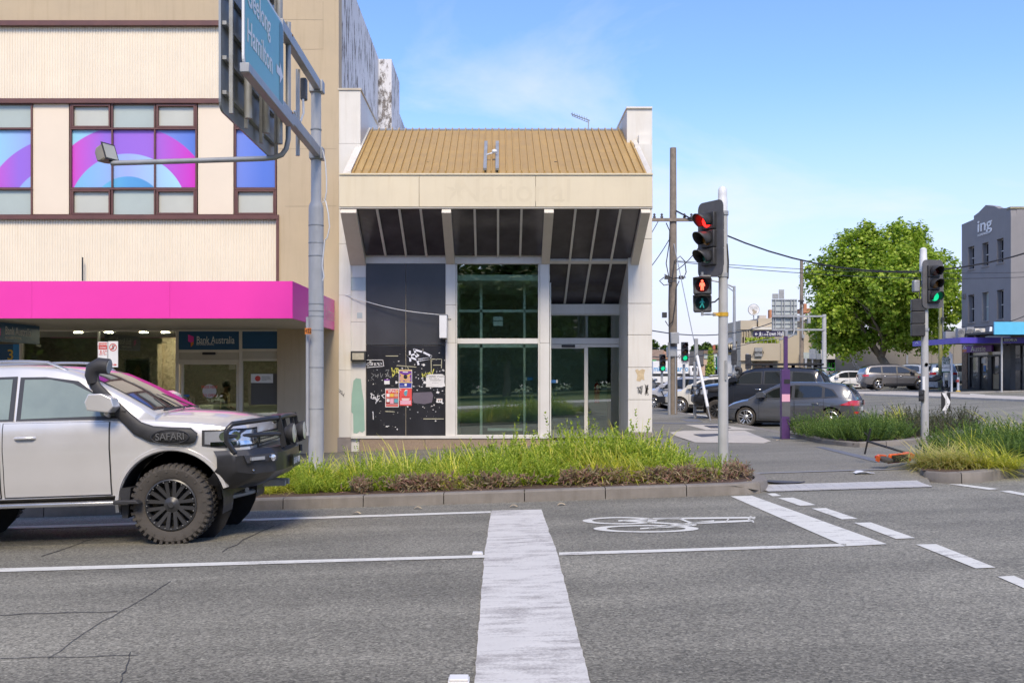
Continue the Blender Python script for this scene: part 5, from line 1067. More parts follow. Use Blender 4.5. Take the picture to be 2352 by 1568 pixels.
car('hatchback', 'dark grey hatchback parked nose in beside the purple wayfinding post', cpos(1712, 977, 71, R(152), 1.325, .88), R(152), hatch(), M['grey5'], (1.325, -1.325), .315, .215, .225, 'twin', 5, M['silver'], .885,
    [[(.93, .95), (-.12, .955), (-.12, 1.33), (.1, 1.32), (.42, 1.22)], [(-.22, .96), (-1.05, .98), (-1.05, 1.28), (-.9, 1.335), (-.22, 1.345)], [(-1.14, .99), (-1.5, 1.03), (-1.34, 1.2), (-1.14, 1.28)]], [(-.2, .9, .27), (-1.12, -.23, .27)],
    arch=.04, head=(1.5, .38, lambda u: (.6-.07*u, .68-.06*u)), tail=(-1.6, .36, lambda u: (.72-.02*(1-u)+.04*(1-u), .74+.16*min(1, u*2.2)-.02*u)), rails=None, extras=hatch_extras, grille=(.32, .52), mirror=(.8, .93), rearx=(-1.965, -1.82), screenx=(1.17, .28), splits=(1,))
# ---------------------------------------------------------------- pale mid size wagons
def wagon(k=1.): return Body(
    W=[(-2.38, .76), (-2.33, .85), (-2.15, .91), (-1.7, .94), (0, .945), (1.4, .94), (1.9, .89), (2.2, .74), (2.32, .55)],
    ZB=[(-2.38, .5), (-2.1, .36), (-1, .3), (1, .29), (1.9, .32), (2.32, .42)],
    ZS=[(-2.38, 1.05), (-2.2, 1.12), (-1, 1.12), (.5, 1.08), (1.2, 1.05), (1.8, .97), (2.15, .86), (2.32, .7)],
    ZC=[(-2.38, 1.06), (-1, 1.14), (.9, 1.15), (1.4, 1.12), (1.9, 1.04), (2.2, .9), (2.32, .72)],
    ZR=[(-2.32, 1.1), (-2.26, 1.28), (-2.15, 1.46), (-2.0, 1.6), (-1.7, 1.665), (-1, 1.7), (-.2, 1.7), (.25, 1.65), (.6, 1.52), (1.0, 1.31), (1.3, 1.13)], tum=.33, inset=.065)
dlo_w = [[(.98, 1.12), (-.1, 1.13), (-.1, 1.55), (.15, 1.54), (.45, 1.42)], [(-.2, 1.13), (-1.1, 1.14), (-1.1, 1.56), (-.2, 1.565)], [(-1.2, 1.15), (-2.02, 1.2), (-1.9, 1.44), (-1.75, 1.52), (-1.2, 1.55)]]
drs_w = [(-.17, .95, .4), (-1.2, -.2, .4)]
def wag(label, px, py, s, rz, pt, rim=None, style='twin', nsp=6, head=True, group=None, name='station_wagon', near_=True, **k):
    return car(name, label, cpos(px, py, s, rz, 1.38, .93 if near_ else -.93), rz, wagon(), pt, (1.38, -1.38), .365, .245, .25, style, nsp, rim or M['silver'], .935, dlo_w, drs_w, arch=.05, head=(1.7, .45, lambda u: (.78, .93-.04*u)), tail=(-2.05, .5, lambda u: (.9-.02*u, 1.04)), grille=(.5, .8), mirror=(.86, 1.12), rearx=(-2.29, -2.05), screenx=(1.22, .32), clad=k.pop('clad', .5), group=group, **k)
M['white6'] = paint('white paint', (.68, .68, .66), .0); M['ivory'] = paint('ivory paint', (.66, .64, .57), .0); M['bronze'] = paint('bronze paint', (.2, .19, .185), .5); M['sage'] = paint('sage paint', (.3, .34, .31), .3); M['icy'] = paint('ice blue paint', (.36, .42, .47), .4); M['slate'] = paint('slate blue paint', (.14, .18, .24), .4)
def bar_extra(t, B):
    b = MB(); b.box((2.1, -.86, .5), (2.5, .86, .78)); b.tube([(2.2, -.7, .78), (2.3, -.7, 1.02), (2.42, -.4, 1.05), (2.42, .4, 1.05), (2.3, .7, 1.02), (2.2, .7, .78)], .03, 8); b.build('bull_bar', M['barblack'], t, world=False, bevel=.03)
    b = MB(); b.cbox((-.7, 0, 1.79), (1.7, 1.2, .03)); b.build('roof_rack', M['blackp'], t, world=False)
wag('ivory wagon with black bull bar, nose in behind the timber utility pole', 1561, 948, 50, R(154), M['ivory'], extras=bar_extra, rails=(-1.9, .1))
wag('white and grey crossover at the shop corner, left of the utility pole', 1500, 940, 45., R(152), paint('pearl paint', (.55, .55, .56), .2), rails=(-1.9, .1), style='star', nsp=10)
wag('white wagon behind the black four wheel drive', 1665, 925, 43., R(154), M['white6'], rails=None)
wag('white wagon in the far row behind the utility pole', 1590, 921, 36., R(154), M['white6'], rails=(-1.9, .1))
wag('slate blue wagon seen from behind at the far end of the parking row', 1508, 905, 28., R(62), M['slate'], rails=(-1.9, .1), near_=False)
# across the side street, nose to the right
def far(label, px, py, s, rz, pt, **k): return wag(label, px, py, s, rz, pt, near_=False, **k)
far('bronze grey family wagon crossing in front of the leafy tree', 2115, 897, 34.2, R(-3), M['bronze'], style='fan', nsp=5, rails=(-1.9, .1))
car('hatchback', 'small white hatchback behind the grey hatchback, beside the bronze wagon', cpos(1905, 893, 31., R(182), 1.325, .88), R(182), hatch(), M['white6'], (1.325, -1.325), .31, .21, .2, 'twin', 5, M['blackp'], .885,
    [[(.93, .95), (-.12, .955), (-.12, 1.33), (.1, 1.32), (.42, 1.22)], [(-.22, .96), (-1.05, .98), (-1.05, 1.28), (-.9, 1.335), (-.22, 1.345)]], [(-.2, .9, .27), (-1.12, -.23, .27)], arch=.04, head=(1.55, .38, lambda u: (.56, .68)), tail=(-1.7, .36, lambda u: (.72, .88)), rails=None, grille=(.32, .52), mirror=(.8, .93), rearx=(-2.02, -1.76), screenx=(1.17, .28))
wag('white four wheel drive with its tailgate to the street, under the leafy tree', 2098, 886, 31.5, R(100), M['white6'], near_=False, rails=(-1.9, .1))
wag('sage green wagon parked by the mossy timber pole', 2150, 886, 31., R(170), M['sage'], rails=None)
wag('ice blue wagon with its tail lights towards the street, beside the grey corner building', 2180, 888, 32., R(75), M['icy'], near_=False, rails=None)
wag('black wagon beside the bronze wagon, half hidden behind the grey light pole', 2170, 884, 28.5, R(175), M['black4'], rails=None)
# ================================================================ STREET FURNITURE
M['signgreen'] = pm('sign green', (.11, .36, .33), .35, var=.12, vs=1.5); M['signgreend'] = pm('sign dark green', (.01, .09, .06), .35)
M['lensoff'] = pm('dark lens', (.03, .03, .03), .15, coat=1.); M['lred'] = glow('red lamp lit', (1, .012, .01), 2.); M['lgreen'] = glow('green lamp lit', (.01, .8, .35), .35); M['lredoff'] = pm('red lens unlit', (.07, .01, .01), .2, coat=1); M['lamboff'] = pm('amber lens unlit', (.22, .09, .01), .2, coat=1); M['lgreenoff'] = pm('green lens unlit', (.02, .12, .1), .2, coat=1); M['lteal'] = pm('teal walking figure', (.02, .36, .33), .4)
M['sigblack'] = pm('signal black', (.035, .035, .037), .55, var=.3, vs=6, streak=.5, sc1=(2.4, 2.3, 2.1))
M['siggrey'] = pm('signal grey', (.1, .1, .105), .6, var=.25, vs=5, streak=.4, sc1=(1.8, 1.7, 1.6))
def signal(t, Mx, lit=None, r=.1, board=(.5, 1.14), boardm='siggrey', n=3, back=False):
    hw = r*1.4; pitch = r*2.75; h = pitch*n
    b = MB(); bw, bh = board
    if bw:
        k = .1; o = []
        for cx_, cz_, a0 in ((bw/2-k, bh/2-k, 0), (-bw/2+k, bh/2-k, 90), (-bw/2+k, -bh/2+k, 180), (bw/2-k, -bh/2+k, 270)):
            o += [(cx_+k*math.cos(R(a0+i*22.5)), .02, cz_+k*math.sin(R(a0+i*22.5))) for i in range(5)]
        b.slab([Mx @ Vector(p) for p in o], Mx.to_3x3() @ Vector((0, .012, 0))); b.build('target_board', M[boardm], t)
    for i in range(n):
        z = (1-i)*pitch if n == 3 else (.5-i)*pitch
        b = MB(); b.cbox((0, .07, z), (hw*2, .22, pitch-.008), Mx); b.build('housing', M['sigblack'], t, bevel=.015)
        key = {0: 'lred', 1: 'lamboff', 2: 'lgreen'}[i]
        on = (lit == 'r' and i == 0) or (lit == 'g' and i == 2)
        mt = M[key] if on else M[{0: 'lredoff', 1: 'lamboff', 2: 'lgreenoff'}[i]]
        b = MB(); b.lathe([(r, -.0), (r*.9, -.02), (r*.5, -.038), (0, -.045)], Mx @ T(0, -.045, z) @ Matrix.Rotation(R(-90), 4, 'X'), 18); b.build('lens', mt, t, smooth=60)
        def vis(u, v):
            a = R(-38)+R(256)*u; L_ = (.05+.2*max(0, math.sin(a)*.5+.5)**.8)*v*r/.1; q = Mx @ Vector((r*1.12*math.cos(a)*(1+.06*v), -.04-L_, z+r*1.12*math.sin(a)-.02*v)); return q
        b = MB(); b.grid(vis, 19, 4); o = b.build('visor', M['sigblack'], t, smooth=60); m = o.modifiers.new('skin', 'SOLIDIFY'); m.thickness = .006
def rotface(px, py, Y, deg, tilt=0):              # frame at a photo point whose front looks towards the camera side, turned by deg
    return T(*P(px, py, Y)) @ Matrix.Rotation(R(deg), 4, 'Z')
def pole(b, x, y, z0, z1, r0, r1=None, n=16): b.lathe([(r0, 0), (r1 or r0, z1-z0)], T(x, y, z0), n)
# ---- gantry with direction signs, seen from the side
YP = 18.5; gx = (726-CX)*YP/F; gb = fz(gx, YP)
g = thing('sign_gantry', 'tall grey steel gantry pole carrying green direction signs and a floodlight', 'sign gantry', (gx, YP, gb))
zs_ = P(726, 480, YP).z; zt_ = P(726, 193, YP).z
b = MB(); b.lathe([(.19, 0), (.19, .02), (.14, .03), (.137, zs_-gb), (.128, zs_-gb+.06), (.095, zs_-gb+.14), (.09, zt_-gb-.05), (.11, zt_-gb-.04), (.11, zt_-gb)], T(gx, YP, gb), 28); b.build('pole', M['polew'], g, smooth=30)
for y in (700, 716, 728, 760, 845, 940, 300, 520, 560, 590): b = MB(); b.lathe([(.1 if y < 470 else .139, 0), (.104 if y < 470 else .143, .005), (.104 if y < 470 else .143, .02), (.1 if y < 470 else .139, .025)], T(gx, YP, P(0, y, YP).z), 24, False); b.build('strap', M['galvd'], g)
za, zb_ = 4.1+E, 5.33+E
for z in (za, zb_): b = MB(); b.box((gx-.02, 15.2, z-.09), (gx+.1, YP-.05, z+.09)); b.box((gx-.11, YP-.12, z-.12), (gx+.14, YP+.12, z+.1)); b.build('arm', M['galv'], g, bevel=.012)
sx_ = -3.2
def rrect(y0, y1, z0, z1, x, k=.12):
    o = []
    for cy_, cz_, a0 in ((y1-k, z1-k, 0), (y0+k, z1-k, 90), (y0+k, z0+k, 180), (y1-k, z0+k, 270)): o += [(x, cy_+k*math.cos(R(a0+i*18)), cz_+k*math.sin(R(a0+i*18))) for i in range(6)]
    return o
sgn = MB().slab(rrect(12.6, 14.9, E+3.9, E+5.22, sx_), (-.03, 0, 0)).build('sign_panel', M['pr_white'], g)
MB().slab(rrect(12.64, 14.86, E+3.94, E+5.18, sx_+.003, .1), (-.001, 0, 0)).build('sign_face', M['signgreen'], sgn)
MB().slab(rrect(14.6, 14.86, E+3.94, E+5.18, sx_+.005, .1), (-.001, 0, 0)).build('sign_face', M['signgreend'], sgn)
b = MB(); b.text('Geelong', .42, TM((sx_+.007, 12.72, E+4.86), (0, 1, 0), (0, 0, 1)), .001, .012, 'LEFT', sx=.92); b.text('Hamilton', .42, TM((sx_+.007, 12.72, E+4.38), (0, 1, 0), (0, 0, 1)), .001, .012, 'LEFT', sx=.92)
b.poly([(sx_+.008, y, E+z) for y, z in ((14.4, 4.48), (14.62, 4.48), (14.62, 4.58), (14.84, 4.42), (14.62, 4.26), (14.62, 4.36), (14.4, 4.36))]); b.build('sign_lettering', M['pr_white'], sgn, norm=False)
b = MB(); b.box((sx_-.02, 12.45, E+3.77), (sx_+.1, 15.2, E+3.89)); b.build('sign_rail', M['galv'], g, bevel=.01)
bp_ = MB().slab(rrect(13.2, 16.35, E+3.5, E+6.6, -3.66, .15), (-.03, 0, 0)).build('rear_sign_panel', pm('sign back aluminium', (.3, .32, .33), .45, metal=.4, var=.1, vs=2, streak=.3), g)
for i in range(7):
    b = MB(); z = E+3.72+i*.46; b.box((-3.655, 13.25, z), (-3.60, 16.3, z+.05)); b.build('sign_rib', M['galvd'], g)
for y in (13.4, 14.2, 15.1, 16.1): b = MB(); b.box((-3.60, y-.03, E+3.5), (-3.55, y+.03, E+6.5)); b.build('sign_post', M['galvd'], g)
for y in (13.85, 14.9, 15.8): b = MB(); b.tube([(-3.46, y, E+3.55+(y-13.85)*.05), (-3.46, y, E+6.5)], .055, 12); b.build('sign_post', M['galvd'], g, smooth=50)
b = MB(); px_ = (662-CX)*15.9/F
b.tube([(px_, 15.9, E+5.6), (px_, 15.9, E+3.75), (px_-.03, 15.9, E+3.6), (px_-.1, 15.9, E+3.5), (px_-.22, 15.92, E+3.46), (px_-.4, 15.95, E+3.45), (-6.3, 16.3, E+3.45)], .042, 12); b.build('lamp_arm', M['galv'], g, smooth=50)
for z in (zb_, za): b = MB(); b.lathe([(.08, -.01), (.08, .012)], T(px_, 15.9, z+.06), 16); b.box((px_-.08, 15.6, z-.05), (px_+.05, 15.95, z+.05)); b.build('clamp', pm('rusty clamp', (.25, .13, .08), .8), g)
fl = T(-6.35, 16.3, E+3.62) @ Matrix.Rotation(R(-22), 4, 'Z') @ Matrix.Rotation(R(-20), 4, 'Y')
b = MB(); b.lathe([(.0, -.22), (.1, -.2), (.15, -.12), (.16, .0), (.17, .02)], fl @ XAX @ Matrix.Rotation(R(45), 4, 'Z') @ Matrix.Diagonal((1.15, 1.15, 1, 1)), 4); h = b.build('floodlight', pm('khaki housing', (.3, .275, .22), .6, var=.15), g, bevel=.03)
b = MB(); b.cbox((.035, 0, 0), (.012, .3, .3), fl); b.build('lens_frame', M['sigblack'], h)
b = MB(); b.cbox((.043, 0, 0), (.008, .25, .25), fl); b.build('lens', pm('flood lens', (.5, .5, .42), .1, coat=1.), h)
b = MB(); b.tube([(-6.35, 16.3, E+3.55), (-6.28, 16.3, E+3.46), (-6.1, 16.28, E+3.45)], .035, 8); b.build('knuckle', M['sigblack'], g)
frp('junction_box', M['siggrey'], g, 689, 178, 703, 228, 17.3, .15, bevel=.02); b = MB(); b.tube([P(684, 358, 17.2), P(684, 160, 17.2)], .035, 10); b.build('conduit', M['galv'], g)
b = MB(); b.tube([P(696, 228, 17.3), P(697, 260, 17.3), P(690, 280, 17.2), P(682, 272, 17.2), P(676, 255, 17.1)], .02, 8); b.build('cable', M['offw'], g, smooth=50)
b = MB(); b.tube([P(x, y, 18.3) for x, y in ((741, 345), (747, 370), (750, 410), (750, 440), (746, 462), (741, 466), (741, 455), (748, 462), (754, 490), (757, 520), (752, 545), (746, 552), (743, 580), (740, 610), (744, 635), (741, 645))], .012, 6); b.build('cable', M['offw'], g, smooth=60)
b = MB(); b.tube([P(706, 728, 18.35), P(706, 1000, 18.35)], .028, 8); b.build('conduit', M['polew'], g)
o = frp('tag_plate', M['pr_orange'], g, 700, 753, 715, 767, 18.2, .01); b = MB(); b.text('<22', .1, FT(P(708, 760, 18.19)), .001, .004, sx=.75); b.build('tag_lettering', M['pr_black'], o, norm=False)
# ---- signals on the near pole
NYY = 15.4; npx = (1661-CX)*NYY/F; nb_ = bz(npx, NYY)
t = thing('traffic_light', 'near traffic light with red lamp and red walking man beside the corner shop', 'traffic light', (npx, NYY, nb_), group='traffic lights')
b = MB(); b.lathe([(.078, 0), (.078, .5), (.066, P(0, 490, NYY).z-nb_)], T(npx, NYY, nb_), 20); b.build('pole', M['polew'], t, smooth=40)
b = MB(); b.lathe([(.075, 0), (.075, .22), (.068, .24), (.068, .3), (.066, .38), (.04, .42), (0, .43)], T(npx-.01, NYY, P(0, 492, NYY).z), 18); b.build('pole_cap', M['offw'], t, smooth=40)
for y in (490, 632, 722): b = MB(); b.lathe([(.075, -.03), (.082, -.03), (.082, .03), (.075, .03)], T(npx, NYY, P(0, y, NYY).z), 16, False); b.cbox((npx-.09, NYY-.02, P(0, y, NYY).z), (.14, .06, .05)); b.build('clamp', M['galv'] if y < 700 else pm('yellow clamp', (.6, .36, .03), .5), t)
signal(t, rotface(1629, 549, NYY-.05, -60), 'r', .1, (.56, 1.16))
M['pedhouse'] = pm('ped housing', (.1, .1, .1), .6, var=.25, vs=5, streak=.3, sc1=(1.6, 1.6, 1.5))
pw_ = rotface(1613, 676, NYY-.15, -14)
for k, (m, fg) in enumerate((('lred', 's'), ('lteal', 'w'))):
    z = .135-.27*k; b = MB(); b.cbox((0, .08, z), (.27, .2, .262), pw_); hh = b.build('pedestrian_housing', M['pedhouse'], t, bevel=.02)
    b = MB(); b.lathe([(0, 0), (.105, 0)], pw_ @ T(0, -.022, z) @ Matrix.Rotation(R(-90), 4, 'X'), 20); b.build('lens', pm('dim red field', (.06, .008, .008), .3) if k == 0 else pm('dim green field', (.008, .03, .03), .3), hh, norm=False)
    b = MB(); q = pw_ @ T(0, -.03, z)
    if fg == 's':
        b.poly([q @ Vector((.018*math.cos(i*.7), 0, .066+.018*math.sin(i*.7))) for i in range(9)]); b.poly([q @ Vector((x, 0, z_)) for x, z_ in ((-.03, .042), (.03, .042), (.042, .0), (.036, -.02), (.024, .012), (.022, -.075), (.006, -.075), (0, -.01), (-.006, -.075), (-.022, -.075), (-.024, .012), (-.036, -.02), (-.042, 0))])
    else:
        b.poly([q @ Vector((.016*math.cos(i*.7), 0, .06+.016*math.sin(i*.7))) for i in range(9)]); b.poly([q @ Vector((x, 0, z_)) for x, z_ in ((-.012, .04), (.014, .042), (.04, .01), (.03, .004), (.012, .02), (.014, -.01), (.034, -.07), (.018, -.072), (0, -.02), (-.026, -.07), (-.04, -.066), (-.012, -.004), (-.01, .018), (-.032, .0), (-.04, .008))])
    b.build('walking_figure', glow('red figure', (1, .09, .05), 1.6) if k == 0 else M['lteal'], hh, norm=False)
    def hood(u, v):
        a = -.135+.27*u; return pw_ @ Vector((a, -.02-.13*v*(1-.25*abs(2*u-1)**3), z+.115+.012*(1-abs(2*u-1))))
    b = MB(); b.grid(hood, 9, 3)
    for s in (-1, 1): b.slab([pw_ @ Vector((s*.133, -.02, z+.118)), pw_ @ Vector((s*.133, -.14, z+.112)), pw_ @ Vector((s*.133, -.12, z+.02)), pw_ @ Vector((s*.133, -.02, z-.06))], pw_.to_3x3() @ Vector((-.005*s, 0, 0)))
    o = b.build('visor', M['sigblack'], hh, norm=False)
b = MB(); b.tube([P(1613, 716, NYY-.15), P(1613, 725, NYY-.15)], .02, 8); b.tube([P(1613, 722, NYY-.15), P(1650, 722, NYY-.02)], .012, 6); b.tube([P(1613, 636, NYY-.15), P(1613, 625, NYY-.15)], .02, 8); b.tube([P(1608, 634, NYY-.1), P(1650, 634, NYY)], .015, 6); b.build('bracket', M['galvd'], t)
b = MB(); b.tube([P(1650, 515, NYY-.09), P(1657, 540, NYY-.1), P(1656, 580, NYY-.1), P(1650, 600, NYY-.08)], .012, 6); b.tube([P(1670, 560, NYY-.05), P(1673, 600, NYY-.05), P(1672, 640, NYY-.05)], .012, 6); b.tube([P(1630, 695, NYY-.1), P(1642, 693, NYY-.1), P(1651, 685, NYY-.07)], .012, 6); b.build('cable', M['sigblack'], t, smooth=60)
b = MB(); b.cbox(P(1667, 850, NYY-.08), (.03, .03, .3)); b.build('sticker', M['galvd'], t)
# ---- signals on the second pole
SY = 22.1; sxp = (2124-CX)*SY/F; sb = fz(sxp, SY)+.05
t = thing('traffic_light', 'traffic light with lit green lamp on the right hand pole before the leafy tree', 'traffic light', (sxp, SY, sb), group='traffic lights')
b = MB(); b.lathe([(.085, 0), (.08, 1.2), (.066, P(0, 610, SY).z-sb)], T(sxp, SY, sb), 20); b.build('pole', M['polew'], t, smooth=40)
b = MB(); b.lathe([(.08, 0), (.08, .3), (.074, .32), (.07, .5), (.03, .53), (0, .53)], T(sxp-.03, SY, P(0, 624, SY).z), 18); b.build('pole_cap', M['offw'], t, smooth=40)
signal(t, rotface(2144, 652, SY-.15, 10), 'g', .1, (.5, 1.06))
b = MB(); b.cbox(P(2104, 657, SY), (.14, .14, .26)); b.build('control_box', M['galv'], t, bevel=.02)
signal(t, rotface(2107, 730, SY+.05, 165), None, .1, (0, 0)); 
b = MB(); b.tube([P(2112, 670, SY-.08), P(2112, 685, SY-.12), P(2104, 705, SY-.1), P(2098, 712, SY)], .012, 6); b.build('cable', M['sigblack'], t)
for y in (706, 757): b = MB(); b.lathe([(.08, -.03), (.09, -.03), (.09, .03), (.08, .03)], T(sxp, SY, P(0, y, SY).z), 16, False); b.cbox((sxp-.1, SY, P(0, y, SY).z), (.2, .06, .05)); b.build('clamp', M['galv'], t)
b = MB(); b.lathe([(0, 0), (.045, .005), (.05, .03), (.04, .05)], rotface(2116, 903, SY-.1, -35) @ Matrix.Rotation(R(90), 4, 'X'), 14); b.lathe([(0, 0), (.045, .005), (.05, .03), (.04, .05)], rotface(2116, 914, SY-.1, -35) @ Matrix.Rotation(R(90), 4, 'X'), 14); b.cbox((0, .03, 0), (.11, .06, .25), rotface(2116, 908, SY-.1, -35)); b.build('push_button', M['sigblack'], t)
b = MB(); b.lathe([(0, 0), (.04, 0)], FT(P(2128, 837, SY-.09)), 12); b.build('sticker', M['pr_orange'], t, norm=False)
frp('notice', M['offw'], t, 2119, 864, 2125, 897, SY-.09, .01)
# ---- loading zone plates
t = thing('parking_sign', 'LOADING ZONE and no standing plates on a pole behind the silver four wheel drive', 'sign', (P(249, 0, 20.6).x, 20.6, fz(-8, 20.6)))
b = MB(); x = P(255, 0, 20.6).x; pole(b, x, 20.66, fz(x, 20.6), P(0, 786, 20.6).z, .03); b.build('post', M['galv'], t)
o = frp('plate', M['pr_white'], t, 225, 784.5, 247, 842, 20.6, .008); frp('red_panel', M['pr_red'], o, 226.5, 787, 245.5, 802.5, 20.597, .002)
b = MB(); b.text('LOADING', .062, FT(P(236, 791, 20.592)), .001, .003, sx=.78); b.text('ZONE', .062, FT(P(236, 798.5, 20.592)), .001, .003, sx=.78); b.build('lettering', M['pr_white'], o, norm=False)
b = MB(); b.text('8-5', .1, FT(P(235, 808.5, 20.596)), .001, .002, sx=.8); b.text('30', .05, FT(P(243.5, 806.5, 20.596)), .001, .001); b.text('MON - SAT', .04, FT(P(236, 814, 20.596)), .001, .001, sx=.8); b.build('lettering', M['pr_red'], o, norm=False)
o = frp('plate', M['pr_white'], t, 248.5, 783.5, 271, 843, 20.6, .008)
b = MB(); c = P(259.5, 797.5, 20.595); n = 22
for i in range(n):
    a, e = 2*math.pi*i/n, 2*math.pi*(i+1)/n; b.poly([c+Vector((r_*math.cos(k), 0, r_*math.sin(k))) for r_, k in ((.078, a), (.078, e), (.062, e), (.062, a))])
b.poly([c+Vector(v) for v in ((-.056, -.002, -.044), (-.044, -.002, -.056), (.056, -.002, .044), (.044, -.002, .056))]); b.poly([P(x, y, 20.596) for x, y in ((250, 836.5), (263, 836.5), (263, 834.5), (269, 837.3), (263, 840), (263, 838), (250, 838))]); b.build('lettering', M['pr_red'], o, norm=False)
b = MB(); b.text('S', .12, FT(c+Vector((0, -.0005, 0))), .001, .004); b.build('lettering', M['pr_black'], o, norm=False)
# ---- purple wayfinding post
q = GF(1806, 1008); WY = q.y
M['purple'] = pm('purple post', (.085, .036, .135), .45, var=.12, vs=3, streak=.2); M['navy2'] = pm('dark purple sign', (.03, .025, .07), .4)
t = thing('wayfinding_post', 'purple wayfinding post with a dark Town Hall finger sign', 'signpost', q)
frp('post', M['purple'], t, 1795.5, 848, 1815, 1008, WY, .16, bevel=.006); frp('neck', M['purple'], t, 1801.5, 772, 1809.5, 847.5, WY+.04, .08); b = MB(); c = P(1805.5, 772, WY+.08); b.lathe([(.05, 0), (.05, .14), (.0, .15)], T(*c), 14); b.build('clamp_cap', M['galv'], t, smooth=40)
o = frp('finger_sign', M['navy2'], t, 1731, 760, 1797, 773, WY, .05); b = MB()
b.text('Town Hall', .15, FT(P(1780.5, 766.5, WY-.004)), .001, .006, sx=.66); b.text('2 mins', .085, FT(P(1756.5, 768, WY-.004)), .001, .001, sx=.65)
b.poly([P(x, y, WY-.004) for x, y in ((1733.5, 767), (1737, 763.6), (1738, 764.6), (1736.2, 766.5), (1741, 766.5), (1741, 767.6), (1736.2, 767.6), (1738, 769.5), (1737, 770.5))])
b.poly([P(1746+1*math.cos(i*.8), 763+1*math.sin(i*.8), WY-.004) for i in range(8)]); b.poly([P(x, y, WY-.004) for x, y in ((1745, 764.2), (1747, 764.2), (1749.5, 767.5), (1747, 766.3), (1747, 768), (1749, 771.5), (1747.6, 771.8), (1746, 769), (1744, 771.8), (1742.8, 771.2), (1745, 768), (1744.6, 766), (1743, 767.5))]); b.build('sign_lettering', M['pr_white'], o, norm=False)
frp('sticker', M['pr_pink'], t, 1796, 905, 1814.5, 922, WY-.004, .003); frp('sticker', M['pr_black'], t, 1801, 871, 1814.5, 881, WY-.004, .003); frp('paint_patch', M['siggrey'], t, 1796, 923, 1815.2, 956, WY-.002, .162)
# ---- chevron board
q = GR(2173, 978, .15); CYY = q.y
t = thing('hazard_marker', 'black and white chevron board on a short post behind the right hand bed', 'sign', q)
b = MB(); pole(b, q.x, CYY+.05, q.z-.3, P(0, 898, CYY).z, .055); b.build('post', M['polew'], t)
o = frp('board', M['pr_black'], t, 2162, 901, 2183.5, 944, CYY, .02, bevel=.01); b = MB(); b.poly([P(x, y, CYY-.003) for x, y in ((2163.5, 902), (2172, 902), (2182.5, 921), (2182.5, 925), (2174, 943), (2163.5, 943), (2175, 923))]); b.build('chevron', M['pr_white'], o, norm=False)
# ---- timber utility pole and its fittings
q = GR(1546, 951, .12); UY = q.y; ux = q.x
t = thing('utility_pole', 'weathered timber utility pole with cross arm and cable loops beside the corner shop', 'utility pole', q)
b = MB(); pole(b, ux, UY, q.z-.1, P(0, 340, UY).z, .19, .135, 18); b.build('pole', M['wood'], t, smooth=40)
frp('cross_arm', M['wood'], t, 1488, 501, 1608, 508, UY-.22, .12); frp('metal_band', M['galv'], t, 1534, 796, 1556, 820, UY-.24, .45, bevel=.05); frp('meter_box', M['galv'], t, 1541, 763, 1560, 789, UY-.5, .25, bevel=.02); frp('lamp', M['sigblack'], t, 1522, 717, 1532, 729, UY-.2, .2)
b = MB(); b.tube([P(1537, 952, UY-.2), P(1537, 786, UY-.2)], .06, 10); b.tube([P(1551, 950, UY-.2), P(1551, 800, UY-.2)], .025, 6); b.build('conduit', M['galv'], t)
b = MB()
for ln in (((1537, 786), (1536, 700), (1537, 640), (1530, 605), (1537, 560), (1538, 530), (1530, 512)), ((1544, 640), (1549, 600), (1562, 588), (1573, 600), (1576, 625), (1570, 640), (1550, 638)), ((1525, 637), (1515, 645), (1525, 655), (1540, 652)), ((1526, 630), (1545, 640), (1575, 637)), ((1545, 740), (1552, 690), (1553, 660), (1560, 645)), ((1528, 737), (1535, 748), (1545, 738))): b.tube([P(x, y, UY-.25) for x, y in ln], .022, 5)
b.build('cable_loop', M['black'], t, smooth=60)
for px, py in ((1532, 637), (1565, 637), (1540, 645)): frp('connector', M['sigblack'], t, px-5, py-4, px+5, py+4, UY-.3, .12)
for px in (1503, 1520, 1572, 1588): b = MB(); b.lathe([(.05, 0), (.07, .05), (.03, .1), (.06, .14), (.03, .2)], T(*P(px, 501, UY-.16)), 8); b.build('insulator', M['siggrey'], t, smooth=40)
t = thing('guy_wire', 'steel guy wire with a white guard leaning down from the utility pole', 'guy wire', GR(1632, 966, .12))
a, c, d_ = P(1548, 560, UY-.2), P(1608, 843, UY-3.8), GR(1632, 966, .12); c = a.lerp(d_, .68)
b = MB(); b.tube([a, c], .018, 6); b.build('wire', M['galv'], t); b = MB(); b.tube([c, c.lerp(d_, .8)], .055, 8); b.build('guard', M['offw'], t); b = MB(); b.tube([c.lerp(d_, .8), d_], .02, 6); b.build('anchor_rod', M['galv'], t)
q = GR(1598, 960, .12); t = tag(MB().build('x', None) if False else bpy.data.objects.new('steel_post', None), 'slim grey steel post on the footpath edge between pole and guy wire', 'post'); COL.objects.link(t); t.location = q
b = MB(); b.box((q.x-.08, q.y-.06, q.z), (q.x+.02, q.y+.06, P(0, 830, q.y).z)); b.build('post', M['polew'], t, bevel=.01); b = MB(); b.box((q.x-.05, q.y-.06, P(0, 829.5, q.y).z), (q.x+.08, q.y+.06, P(0, 777, q.y).z)); b.build('channel', M['galvd'], t, bevel=.01)
